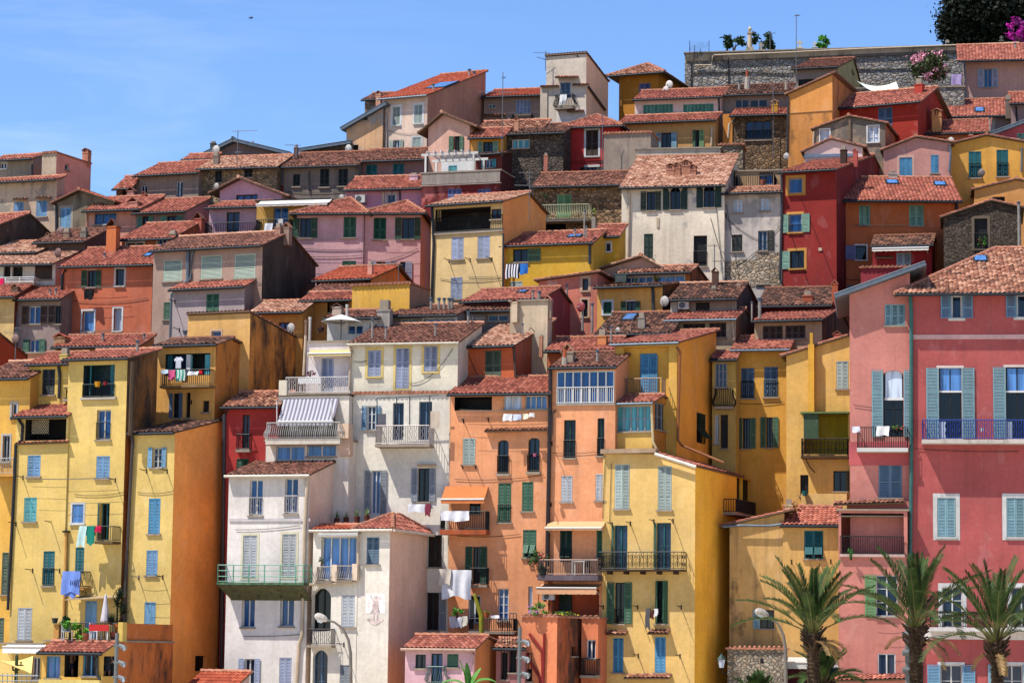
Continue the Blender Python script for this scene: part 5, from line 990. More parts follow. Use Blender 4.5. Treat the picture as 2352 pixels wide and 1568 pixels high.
h = House('cream house with yellow window surrounds and lavender shutters under brown tiles', 806, 1052, 791, 142, 13, ('shed', 17, 750), xs=1068, col=CRM, tile='brown', low=4, ov=.3, gutter=paint((230, 220, 200)), drip=.12)
ys_ = (240, 214, 140)
h.win('c', 845, 804, 875, 865, 'lav', sur=ys_, sw=.16); h.win('c', 909, 799, 940, 892, 'lav', sur=ys_, sw=.14, sill=False); h.win('c', 974, 794, 1005, 854, 'lav', sur=ys_, sw=.14)
h.pipe([(800, 790), (806, 800), (802, 896)], .07, CREAMPIPE); h.chimney(886, 748, 775, 7, .6, 'pipe'); h.chimney(855, 732, 770, 8, 1.0, 'pipe')
h = House('white house with a tiled cornice, an iron balcony and grey shutters', 811, 1036, 906, 141.2, 13, ('flat', 'tile'), L=1.2, col=(255, 248, 232), low=-1, drip=.18)
h.win('o', 843, 932, 863, 988, 'blu', 'd', lw=.26, mz=2); h.win('g', 902, 925, 927, 1010, pane='d', frame='slt', sill=False, depth=.3); h.win('g', 962, 922, 992, 1010, pane='d', frame='slt', sill=False, depth=.3)
h.balcony(863, 985, 977, 1020, .95, 'wave', metal((150, 140, 136)), th=.14); h.pipe([(866, 914), (866, 977)], .03, GREYPIPE, .9); h.pipe([(911, 912), (911, 977)], .03, GREYPIPE, .9); h.pipe([(941, 910), (941, 977)], .03, GREYPIPE, .9); h.pipe([(987, 908), (987, 977)], .03, GREYPIPE, .9); h.pipe([(866, 914), (1008, 907)], .03, GREYPIPE, .9)
h.block(866, 950, 886, 980, -.9, -.86, paint((96, 98, 106)), 'privacy_panel'); h.block(987, 944, 1008, 983, -.9, -.86, paint((226, 208, 186)), 'privacy_panel')
h.win('o', 853, 1080, 873, 1180, 'gry', 'b', lw=.36, sill=False); h.win('o', 960, 1075, 986, 1152, 'gry', 'k', lw=.33); h.block(957, 1066, 998, 1069, -.35, 0, plaster((206, 170, 130)), 'hood')
h.pipe([(1034, 900), (1033, 1100), (1030, 1300)], .06, paint((240, 210, 180)))
h.win('o', 983, 1228, 1014, 1302, 'gry', 'k', lw=.02); h.win('o', 980, 1360, 1008, 1447, 'vio' if False else 'gry', 'k', lw=.38)
h = House('pale pink upper house with a roof terrace door and yellow awning', 704, 808, 787, 142.8, 14, ('flat',), L=4, col=(255, 240, 236), low=4, drip=.15)
h.awning(706, 804, 806, 812, .6, (214, 190, 130), .12); h.win('c', 738, 822, 766, 900, 'lav', sill=False); h.pipe([(702, 770), (697, 862)], .07, CREAMPIPE)
h = House('white terrace block with a striped drop awning over a bulging balcony', 640, 802, 910, 141.6, 14, ('flat', 'zinc'), L=2, col=(255, 244, 228), low=4)
h.hole(640, 920, 770, 1012, 1.0, plaster((196, 184, 170))); h.balcony(656, 800, 866, 902, .05, 'wave', paint((214, 210, 206)), sides=False); h.block(640, 873, 658, 908, -.12, .4, plaster((240, 228, 206)), 'terrace_pier')
h.awning(638, 916, 765, 968, .95, (186, 186, 194), .2, stripes=(122, 116, 128), bar=True); h.pipe([(636, 920), (636, 975)], .03, WHITE, .9); h.pipe([(762, 918), (762, 968)], .03, WHITE, .9)
h = House('white strip windowed attic storey under the bulging white balcony', 611, 802, 1013, 141.0, 14, ('flat',), L=2, col=(255, 244, 230), low=4)
h.balcony(612, 780, 970, 1007, .7, 'bulge', paint((206, 204, 200)), slab=plaster((236, 224, 206), .2), th=.3); h.win('g', 634, 1024, 700, 1057, pane='s', mx=1); h.win('g', 705, 1020, 772, 1048, pane='s', mx=1)
h.block(775, 972, 800, 1006, -.5, .3, plaster((236, 206, 178)), 'side_parapet'); h.block(778, 1006, 803, 1046, -.3, .3, plaster((236, 200, 172)), 'side_parapet')
h = House('white house with a green steel balcony, French windows and a beige side wall', 526, 711, 1093, 138, 17, ('shed', 'px', 810, 1042), xs=810, col=(255, 246, 238), side=(250, 220, 196), sk=1.2, tile='brown', low=-1, ov=.3, gutter=paint((236, 224, 206)), drip=.15)
h.win('g', 573, 1101, 603, 1184, pane='b', rail='wave', railcol=paint((190, 184, 184)), depth=.25); h.win('g', 654, 1098, 684, 1180, pane='b', rail='wave', railcol=paint((190, 184, 184)), depth=.25)
for q in ((558, 1229, 590, 1328), (648, 1226, 680, 1326)): h.win('c', *q, col='wgr', sur=(240, 232, 200), sw=.12, sill=False)
GRN = paint((104, 164, 140), .5, .15)
h.balcony(500, 697, 1297, 1337, 1.1, 'h', GRN, slab=paint((86, 120, 84), .6, .3), th=.12); a_, wz_ = h.fr(500, 1339, -1.1); b_ = h.fr(697, 1339, -1.1)[0]; ap = MB(); ap.hexa([(a_, -1.1, wz_-.1), (b_, -1.1, wz_-.1), (b_, 0, wz_-.85), (a_+.35, 0, wz_-.85), (a_, -1.1, wz_-.04), (b_, -1.1, wz_-.04), (b_, 0, wz_-.79), (a_+.35, 0, wz_-.79)]); ap.build('balcony_apron', paint((96, 98, 66), .7, .25), h.e)
h.win('g', 555, 1371, 585, 1440, pane='b', depth=.3, mx=1); h.win('g', 643, 1369, 675, 1438, pane='b', depth=.3, mx=1); h.win('o', 561, 1512, 584, 1600, 'lav', 'd', lw=.3, mz=2); h.win('c', 641, 1509, 669, 1600, 'lav')
h.pipe([(709, 1096), (706, 1105), (700, 1200), (693, 1460), (686, 1480), (681, 1560), (680, 1640)], .09, CREAMPIPE, .12); h.block(526, 1190, 712, 1197, -.06, 0, plaster((222, 214, 214)), 'string_course')
for x in (530, 575, 625, 672): h.pipe([(x, 1338), (x+22, 1374)], .03, paint((70, 82, 62)), .4, name='strut')
h = House('low white house with a glazed conservatory and arched doorways left of the red turret roof', 720, 823, 1219, 136.4, 19, ('shed', 12, 1211), L=3, col=(255, 246, 230), tile='orange', low=-1, ov=.25, gutter=paint((230, 214, 196)), drip=.15)
h.win('g', 737, 1232, 818, 1332, pane='s', mx=3, depth=.3, sill=False); h.awning(731, 1222, 822, 1226, .6, (246, 246, 244), .06); h.balcony(726, 760, 1301, 1332, .25, 'bulge', paint((206, 196, 190)), sides=False); h.balcony(772, 808, 1299, 1330, .25, 'bulge', paint((206, 196, 190)), sides=False)
h.block(722, 1300, 727, 1335, -.3, 0, plaster((246, 226, 206)), 'pier'); h.block(760, 1296, 773, 1334, -.3, 0, plaster((246, 222, 196)), 'pier'); h.block(808, 1294, 820, 1332, -.3, 0, plaster((246, 222, 196)), 'pier')
h.win('c', 784, 1366, 815, 1440, 'wgr'); h.win('c', 780, 1526, 805, 1600, 'gry'); h.pipe([(819, 1218), (823, 1230), (822, 1330), (815, 1336), (706, 1342)], .07, CREAMPIPE, .2)
h.win('g', 715, 1350, 760, 1448, pane='k', arch=True, frame='blk', depth=.5, sill=False); h.balcony(707, 760, 1444, 1480, .5, 'wave', paint((70, 60, 60)))
h.win('g', 718, 1492, 752, 1600, pane='d', frame='slt', arch=True, depth=.35, mz=2, sill=False); h.rod(790, 1478, 1.0)
h = House('white turret house with a little red hipped roof and a faded fresco', 822, 896, 1216, 135.62, 19, ('hip', 903, 1184, 19), L=5, xs=985, col=(255, 246, 230), side=(255, 214, 186), sk=1.2, tile='pink', low=-1, ov=.25, gutter=paint((230, 214, 196)), drip=.15)
h.win('c', 842, 1233, 871, 1296, 'bgy')
fr = MB(); fm, ft, fb = newmat('faded_fresco'); fv, fs = objvec(ft)
ft.links.new(mixc(ft, ramp(ft, noise(ft, fv, 2.2, 6, .7), .45, .6), L3((232, 226, 222)), L3((196, 176, 172))), fb.inputs['Base Color'])
u0, w0, u1, w1 = h.frect(841, 1363, 884, 1430); fr.box(u0, -.012, w0+.5, u1, 0, w1); fr.build('faded_wall_fresco', fm, h.e)
fr = MB(); cx_ = (u0+u1)/2; H_ = w1-w0
def fpoly(pts): fr.poly([(cx_+a, -.016, w0+H_*b) for a, b in pts])
fpoly([(-.1, .93), (.08, .93), (.12, .86), (.05, .8), (-.06, .8)][::-1]); fpoly([(-.16, .78), (.16, .78), (.2, .5), (.28, .36), (-.3, .34), (-.18, .5)][::-1]); fpoly([(-.16, .76), (-.34, .95), (-.28, .97), (-.1, .8)]); fpoly([(-.12, .34), (-.02, .34), (-.06, .1), (-.14, .1)][::-1]); fpoly([(.06, .34), (.15, .34), (.16, .1), (.08, .1)][::-1]); fpoly([(-.48, .12), (-.2, .2), (0, .06), (.2, .2), (.48, .12), (.2, -.02), (0, -.08), (-.2, -.02)])
fr.build('faded_fresco_figure', paint((236, 214, 206), .95, .3), h.e)
h = House('wine red house with a narrow balcony window, squeezed left of the white house', 517, 640, 934, 142, 13, ('shed', 20, 906), L=6, col=(196, 66, 62), tile='old', low=-1, drip=.15)
h.win('g', 556, 952, 573, 1030, pane='d', frame='brn', depth=.25); h.balcony(543, 572, 997, 1032, .35, 'bar'); h.win('c', 543, 1053, 571, 1090, 'grn'); h.pipe([(523, 940), (515, 955), (508, 1568), (507, 1700)], .1, metal((60, 58, 62)))
# ================================================================== LEFT FRONT
YL = (242, 208, 122)
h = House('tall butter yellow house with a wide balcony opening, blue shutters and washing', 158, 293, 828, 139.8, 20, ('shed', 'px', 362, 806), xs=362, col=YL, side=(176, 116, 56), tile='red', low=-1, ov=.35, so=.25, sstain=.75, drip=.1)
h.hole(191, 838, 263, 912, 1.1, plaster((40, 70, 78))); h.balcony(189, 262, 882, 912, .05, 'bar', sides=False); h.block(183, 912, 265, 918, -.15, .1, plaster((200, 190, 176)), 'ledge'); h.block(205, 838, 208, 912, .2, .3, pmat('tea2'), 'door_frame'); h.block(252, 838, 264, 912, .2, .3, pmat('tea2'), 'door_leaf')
h.win('g', 222, 941, 254, 1010, pane='b', rail='bar', depth=.25); h.win('c', 221, 1047, 252, 1099, 'blu'); h.win('g', 164, 1155, 194, 1202, pane='s', mx=0, frame='wht', depth=.06, sur='wht', sw=.04); h.win('l', 228, 1155, 251, 1240, 'tea2', 'k', lw=.06, frame='tea2', sill=False, depth=.4)
h.balcony(220, 258, 1208, 1242, .85, 'bar', slab=plaster((110, 90, 60))); h.win('c', 173, 1256, 193, 1316, 'tea2', depth=.5, sill=False); h.balcony(165, 192, 1312, 1348, .7, 'bulge', slab=plaster((200, 150, 80)))
h.win('c', 195, 1379, 222, 1470, 'skb', plain=True, sill=False, depth=.1); h.block(143, 1218, 156, 1222, -.25, 0, IRON, 'pipe_cap'); h.pipe([(152, 1222), (150, 1300), (146, 1415)], .08, paint((226, 170, 90)), .1)
h.pipe([(306, 830), (303, 900), (300, 1000)], .14, plaster((90, 70, 50), .8, .5), .5, name='old_flue'); h.chimney(315, 780, 825, 9, 2.0, 'pipe')
for x, y in ((265, 1101), (120, 1198)): h.rod(x, y)
h.line(70, 262, 1101, .8)
h = House('butter yellow house wing with a lattice screened loggia under a red roof', 38, 158, 957, 140.75, 20, ('shed', 21, 919), L=3, col=YL, tile='red', low=-1, ov=.35, drip=.1)
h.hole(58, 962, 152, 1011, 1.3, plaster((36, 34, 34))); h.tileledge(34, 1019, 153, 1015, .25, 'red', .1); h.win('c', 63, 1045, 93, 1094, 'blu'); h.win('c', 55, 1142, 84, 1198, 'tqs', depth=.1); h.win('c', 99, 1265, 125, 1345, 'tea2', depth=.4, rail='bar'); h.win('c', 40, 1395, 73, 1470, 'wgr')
for x, y in ((53, 1095), (37, 1201), (75, 1308), (137, 1308)): h.rod(x, y)
lat = MB(); u0, w0, u1, w1 = h.frect(73, 959, 112, 996, off=-.35)
for i in range(-8, 18):
    for sg in (1, -1):
        a = u0+i*.13; b = a+sg*(w1-w0)*.8
        p, q = Vector((a, .35+.012*(sg > 0), w0)), Vector((b, .35+.012*(sg > 0), w1))
        def cl(p, q):
            lo, hi = 0, 1
            d = q.x-p.x
            for bound, sign in ((u0, 1), (u1, -1)):
                t = (bound-p.x)/d
                if d*sign > 0: lo = max(lo, t)
                else: hi = min(hi, t)
            return (p.lerp(q, lo), p.lerp(q, hi)) if lo < hi else None
        c = cl(p, q)
        if c: lat.tube([c[0], c[1]], .018, 4)
lat.build('lattice_screen', paint((220, 206, 170)), h.e); h.pipe([(42, 962), (52, 978), (50, 1010), (36, 1020), (33, 1100), (18, 1400)], .08, ZINC)
h.win('d', 200, 900, 201, 901) if False else None
h = House('yellow house behind with dark louvred shutters and a tiny roof terrace', 68, 160, 838, 142.5, 18, ('shed', 20, 816), L=5, col=(248, 212, 110), tile='red', low=2, ov=.3, drip=.1)
h.win('c', 97, 848, 126, 907, 'ddk'); h.pipe([(134, 842), (137, 860), (135, 915)], .08, GREYPIPE); h.chimney(150, 800, 838, 20, .5, 'flat', (232, 206, 120)); h.balcony(146, 158, 890, 916, .3, 'bar'); h.pipe([(72, 866), (74, 940)], .06, paint((226, 160, 90)))
h = House('amber yellow house with a grey framed slit window at the left edge', -40, 70, 870, 142.2, 17, ('shed', 20, 836), L=6, col=(252, 196, 92), tile='brown', low=-1, drip=.12)
h.win('g', 27, 926, 38, 960, pane='d', sur=(190, 190, 190), sw=.1, mx=0); h.win('g', 6, 1000, 22, 1060, pane='k', frame='gry', sur=(200, 196, 190), sw=.1); h.balcony(-20, 34, 1052, 1088, .8, 'wave', paint((200, 200, 196)), slab=plaster((230, 170, 80))); h.win('c', 4, 1268, 19, 1365, 'oli', leaves=1); h.win('c', -4, 1418, 9, 1480, 'oli', leaves=1)
h = House('butter yellow house with light blue shutters and a great blank orange side wall', 303, 402, 997, 138.6, 21, ('shed', 'px', 496, 971), xs=513, col=(244, 210, 126), side=(255, 166, 84), sk=1.5, tile='dark', low=-1, ov=.3, so=.1, drip=.08)  # orange side raised in colour and gain to imitate fill light
h.win('o', 351, 1028, 372, 1074, 'skb', 'd', lw=.24, mz=2); h.win('c', 341, 1144, 368, 1226, 'azu'); h.win('c', 336, 1263, 362, 1321, 'blu'); h.win('c', 331, 1382, 357, 1470, 'skb', plain=True)
h.pipe([(303, 1000), (305, 1015), (298, 1150), (288, 1350), (286, 1440)], .09, metal((64, 58, 56)), .15); h.win('d', 448, 1505, 474, 1540, side=True, sill=False)
for x, y in ((337, 1080), (384, 1080), (319, 1324), (374, 1323)): h.rod(x, y)
h.line(320, 376, 1324, .9)
h = House('apricot house with a turquoise framed balcony hung with washing', 363, 496, 796, 143.5, 19, ('shed', 15, 784), xs=572, col=(244, 184, 100), side=(222, 140, 62), tile='dark', low=2, ov=.35, so=.2, L=4, sstain=.25, drip=.3)
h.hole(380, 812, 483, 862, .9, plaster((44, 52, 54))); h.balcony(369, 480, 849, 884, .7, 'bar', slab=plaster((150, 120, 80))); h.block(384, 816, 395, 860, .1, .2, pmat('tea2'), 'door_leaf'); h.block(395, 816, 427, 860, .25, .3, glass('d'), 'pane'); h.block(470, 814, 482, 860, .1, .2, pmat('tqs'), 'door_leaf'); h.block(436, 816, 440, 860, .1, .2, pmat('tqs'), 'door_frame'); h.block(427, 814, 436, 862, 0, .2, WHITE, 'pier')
h.win('o', 398, 903, 411, 960, 'slt', 'k', lw=.2); h.win('g', 427, 901, 437, 960, pane='k', frame='brn', mx=0); h.win('d', 465, 920, 480, 947); h.rod(440, 922, .6)
h = House('apricot penthouse with a tiny window and a black stained orange side wall', 432, 575, 725, 146.5, 22, ('shed', 'px', 697, 786), xs=697, col=(250, 194, 116), side=(230, 146, 66), sk=1.3, tile='pink', low=4, ov=.15, so=.05, gutter=False, sstain=.7)
h.win('g', 486, 760, 508, 775, pane='b', sur=(226, 196, 170), sw=.08, mx=0); h.chimney(424, 757, 795, 12, -1, 'pipe')
h = House('long low ochre house under red tiles between the terracotta and the yellow houses', 128, 322, 797, 150, 13, ('shed', 20, 776), L=4, col=(220, 160, 96), tile='red', low=4); h.chimney(141, 766, 790, 26, .6, 'box', (200, 150, 110), 'orange'); h.chimney(331, 765, 785, 7, 1, 'pipe')
# ---- bottom left terrace
h = House('orange terrace building with blue framed veranda windows and stained side wall', 105, 272, 1472, 131.2, 19, ('flat',), xs=398, col=(246, 186, 90), side=(224, 128, 62), low=-1, sstain=.5, drip=.2)
h.balcony(134, 268, 1430, 1466, .05, 'bar', sides=False); h.block(122, 1432, 134, 1472, -.1, .5, plaster((230, 170, 90)), 'terrace_pier'); h.block(270, 1428, 281, 1472, -.05, .4, plaster((240, 206, 110)), 'terrace_pier')
t = h.sd(274, 1432)
mbp = MB(); L_ = h.L; mbp.box(h.U-.25, 0.05, h.H-.02, h.U-.02, L_-.05, h.sd(398, 1434)[1]); mbp.build('parapet_wall', h.side, h.e)
h = House('yellow glazed veranda with blue frames and a small red roof at the street', 97, 236, 1497, 129.4, 17, ('shed', 18, 1478), xs=272, col=(246, 196, 100), tile='red', low=-1, ov=.3, L=2)
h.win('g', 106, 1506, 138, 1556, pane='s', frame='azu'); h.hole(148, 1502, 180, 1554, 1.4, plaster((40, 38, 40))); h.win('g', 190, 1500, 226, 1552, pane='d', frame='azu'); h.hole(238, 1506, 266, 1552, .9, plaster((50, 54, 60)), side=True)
h.pipe([(214, 1498), (223, 1510), (223, 1550), (230, 1560)], .07, GREYPIPE)
h.block(88, 1560, 228, 1580, -.25, .1, plaster((246, 220, 130)), 'balustrade_top')
h = House('cream shop front with a folded white awning at the lower left corner', -30, 98, 1478, 137, 17, ('flat',), L=2, col=(250, 214, 120), low=-1)
h.awning(6, 1478, 97, 1484, .6, (246, 244, 238), .3); h.win('g', 74, 1508, 92, 1560, pane='d')
h = House('low red tiled roof at the foot of the orange wall', 392, 500, 1612, 134.5, 26, ('shed', 26, 1546), col=(240, 200, 190), tile='orange', low=-1, ov=.2)
# ---- bottom centre
h = House('small pink house with green framed windows and a bright tiled roof at the bottom', 931, 1092, 1488, 133, 17, ('shed', 17, 1463), xs=1145, col=(240, 192, 200), side=(226, 140, 80), tile='pink', low=-1, ov=.3, gutter=paint((206, 170, 150)))
h.win('g', 954, 1502, 978, 1534, pane='d', frame='dgn'); h.win('g', 990, 1500, 1016, 1568, pane='b', frame='dgn'); h.win('c', 1027, 1501, 1053, 1532, 'gr2', plain=True); h.balcony(982, 1019, 1530, 1568, .35, 'bulge', metal((70, 92, 90))); h.pipe([(1078, 1490), (1088, 1506), (1088, 1600)], .06, paint((236, 180, 176)))
h = House('narrow mauve house with barred windows under a tile hood by the red pipes', 1140, 1206, 1486, 134, 14, ('shed', 18, 1476), L=3, col=(190, 130, 130), tile='old', low=-1); h.win('d', 1152, 1498, 1166, 1560, rail='bar', railh=3); h.win('d', 1170, 1492, 1186, 1544, rail='bar', railh=3)
h = House('orange terrace bastion with black water stains and red pipes', 1199, 1280, 1417, 134.2, 21, ('flat', 'tile'), xs=1338, col=(246, 150, 104), side=(216, 112, 66), low=-1, sstain=.75, drip=.3)
h.win('d', 1208, 1535, 1222, 1564, rail='bar', railh=1.4); h.pipe([(1216, 1455), (1245, 1493), (1247, 1570)], .08, paint((150, 40, 36))); h.pipe([(1195, 1480), (1240, 1555), (1243, 1590)], .08, paint((150, 40, 36)), .14); h.pipe([(1250, 1455), (1247, 1570)], .07, paint((150, 40, 36)))
h.win('d', 1313, 1484, 1324, 1506, side=True)
h = House('orange house front with a dark stair door right of the bastion', 1336, 1374, 1420, 136.4, 20, ('flat', 'tile'), L=4, col=(240, 140, 96), low=-1); h.win('g', 1347, 1468, 1368, 1512, pane='d'); h.balcony(1334, 1370, 1512, 1550, .6, 'bar')
for q, a in (('white terrace house', (776, 697, 722, 22, .5, 'box', (214, 190, 170), 'brown')), ('maroon gabled house', (1302, 652, 690, 7, 5, 'pipe')), ('maroon gabled house', (1240, 668, 690, 7, -.3, 'pipe')), ('grey house with bleached', (1643, 614, 660, 14, 3, 'box', (110, 76, 62), 'brown')), ('tan house with grey brown', (1727, 692, 716, 6, 1, 'pipe')), ('tan house with a small ribbed', (1812, 1146, 1184, 18, 1.5, 'flat', (240, 214, 160))), ('tan house with a small ribbed', (1826, 1150, 1184, 12, 1.7, 'box', (206, 150, 90), 'old')), ('rust red', (1243, 768, 800, 8, 2.4, 'flat', (200, 140, 110))), ('rust red', (1200, 742, 775, 6, 2, 'pipe')),
    ('house under a big patch', (1445, 744, 768, 9, .4, 'arch', (190, 150, 126))), ('salmon house topped', (1372, 802, 836, 9, .8, 'pipe')), ('cream house with yellow', (1000, 742, 770, 7, 1.4, 'pipe')), ('long low ochre', (236, 764, 784, 8, .8, 'pipe')), ('taupe house', (520, 536, 560, 10, 1.6, 'flat', (180, 140, 120))), ('terracotta house with white', (240, 580, 596, 7, 1.6, 'pipe')), ('low dark house', (110, 536, 552, 9, 1, 'arch', (170, 130, 110)))): next(h for h in HOUSES if q in h.label).chimney(*a)
def cable(key, x0, y0, x1, y1, sag=6, r=.014, off=.05):
    h = next(q for q in HOUSES if key in q.label); n = 10
    h.pipe([(x0+(x1-x0)*i/n, y0+(y1-y0)*i/n+sag*4*(i/n)*(1-i/n)) for i in range(n+1)], r, IRON, off, name='cable')
for a in (('large cream', 1645, 470, 1660, 640, 0), ('large cream', 1632, 500, 1662, 600, 3), ('grey pocked', 1668, 500, 1785, 560, 14), ('grey pocked', 1690, 610, 1790, 520, 10), ('grey pocked', 1668, 470, 1700, 650, 2), ('terracotta house with white', 160, 690, 340, 684, 7), ('taupe house with three', 430, 655, 600, 650, 4), ('tan house with a deep', 1010, 640, 1150, 640, 6), ('tan house with a deep', 1075, 636, 1150, 634, 1),
          ('tall blood', 1840, 455, 1915, 640, 0), ('tall blood', 1810, 520, 1860, 660, 0), ('cream house with yellow', 812, 830, 842, 828, 3), ('cream house with yellow', 940, 880, 1040, 800, 22), ('rust red', 1072, 800, 1110, 880, 10), ('salmon house with a dark', 1045, 1100, 1250, 1090, 6), ('salmon house with a dark', 1050, 1230, 1195, 1226, 4), ('salmon house topped', 1270, 1040, 1380, 1036, 3), ('tall yellow corner', 1390, 1060, 1384, 1190, -4),
          ('tall yellow corner', 1404, 1064, 1400, 1200, 2), ('crimson house', 1296, 372, 1384, 371, 4), ('pink house with a hipped', 690, 570, 830, 572, 3), ('pink house with a hipped', 690, 588, 830, 586, 3), ('pink house with a tattered', 850, 600, 960, 570, 8), ('white house with a green', 540, 1216, 690, 1206, 3), ('white house with a green', 560, 1460, 690, 1456, 2), ('brown-orange house', 1935, 640, 2080, 640, 4), ('large raspberry', 2100, 1030, 2340, 1036, 3), ('salmon pink house with a sloping', 1960, 930, 2080, 936, 4), ('dark ochre house', 1690, 925, 1800, 922, 4), ('drab grey', 660, 440, 815, 436, 5), ('beige house with a bright', 892, 300, 978, 306, 5), ('butter yellow house with light', 315, 1130, 398, 1128, 4), ('tall butter', 170, 1135, 285, 1130, 5)): cable(*a)
for hh in HOUSES: hh.build()

# ================================================================== PLANTS
def leaves(mb, c, r, n, size, mat=0, hole=.0):
    c = Vector(c)
    nb = max(5, int(n/45)); cl = []
    for _ in range(nb):
        d = Vector((random.gauss(0, 1), random.gauss(0, 1), random.gauss(0, 1))).normalized()*random.uniform(.35, 1)**.6
        cl.append((Vector((d.x*r[0], d.y*r[1], d.z*r[2])), random.uniform(.16, .34)))
    for i in range(n):
        p, q = random.choice(cl); d = Vector((random.gauss(0, 1), random.gauss(0, 1), random.gauss(0, 1)))*.62*q
        o = c+p+Vector((d.x*r[0], d.y*r[1], d.z*r[2])); a = Vector((random.gauss(0, 1), random.gauss(0, 1), random.gauss(0, .7))).normalized(); b = a.cross(Vector((random.gauss(0, 1), random.gauss(0, 1), random.gauss(0, 1)))).normalized()
        s = size*random.uniform(.6, 1.3); mb.poly([o-a*s, o+b*s*.45, o+a*s, o-b*s*.45], mat)
def bush(name, label, cat, px, py, D, wpx, hpx, n, size, col, flower=None, fn=0, trunk=True, group=None, gz=None):
    k = D/F; base = P(px, py+hpx/2, D); e = empty(name, base if gz is None else (base.x, base.y, gz)); tag(e, label, cat, group)
    r = (wpx*k/2, wpx*k/2.4, hpx*k/2); c = Vector((0, 0, hpx*k/2+(base.z-e.location.z)))
    mb = MB(); leaves(mb, c, r, n, size); mb.build('foliage', leafmat(col), e)
    if flower: mb = MB(); leaves(mb, c, (r[0]*1.03, r[1]*1.03, r[2]*1.03), fn, size*.8); mb.build('blossom', leafmat(flower, .45), e)
    mb = MB(); h = c.z
    for i in range(3 if trunk else 1):
        d = Vector((random.uniform(-.5, .5)*r[0], random.uniform(-.3, .3)*r[1], h)); mb.tube([(0, 0, -.1), d*.5, d], [.06+.02*r[2], .05, .02], 6)
    mb.build('trunk', paint((80, 66, 50), .95, .25), e); return e
for i, (x, y, w_, hh_, n) in enumerate(((2250, 30, 170, 160, 5200), (2330, 10, 150, 210, 4200), (2195, 62, 80, 76, 1500))):
    bush('cypress_tree', ('broad dark evergreen tree rising over the cemetery wall', 'tallest dark evergreen cut by the top right corner', 'low dark evergreen at the left of the tree group')[i], 'tree', x, y, 211+i, w_, hh_, int(n*3.2), .21, (15, 24, 11), group='evergreens behind the rampart', gz=49)
bush('fig_bush', 'dark leafy bush left of the urn column on the rampart', 'bush', 1685, 98, 207, 52, 42, 420, .2, (40, 58, 34)); bush('fig_bush', 'dark leafy bush right of the urn column on the rampart', 'bush', 1754, 94, 208, 50, 50, 460, .2, (40, 58, 34))
bush('fig_bush', 'bright green bush near the white crosses on the rampart', 'bush', 1895, 97, 207, 42, 28, 300, .2, (70, 128, 40))
bush('bougainvillea', 'magenta bougainvillea spilling over the wall at the right edge', 'shrub', 2338, 72, 203, 52, 56, 500, .17, (120, 40, 110), (176, 30, 150), 700)
bush('oleander', 'pink flowering oleander against the rampart wall', 'shrub', 2135, 152, 187, 84, 68, 2400, .16, (60, 70, 40), (216, 150, 170), 800)
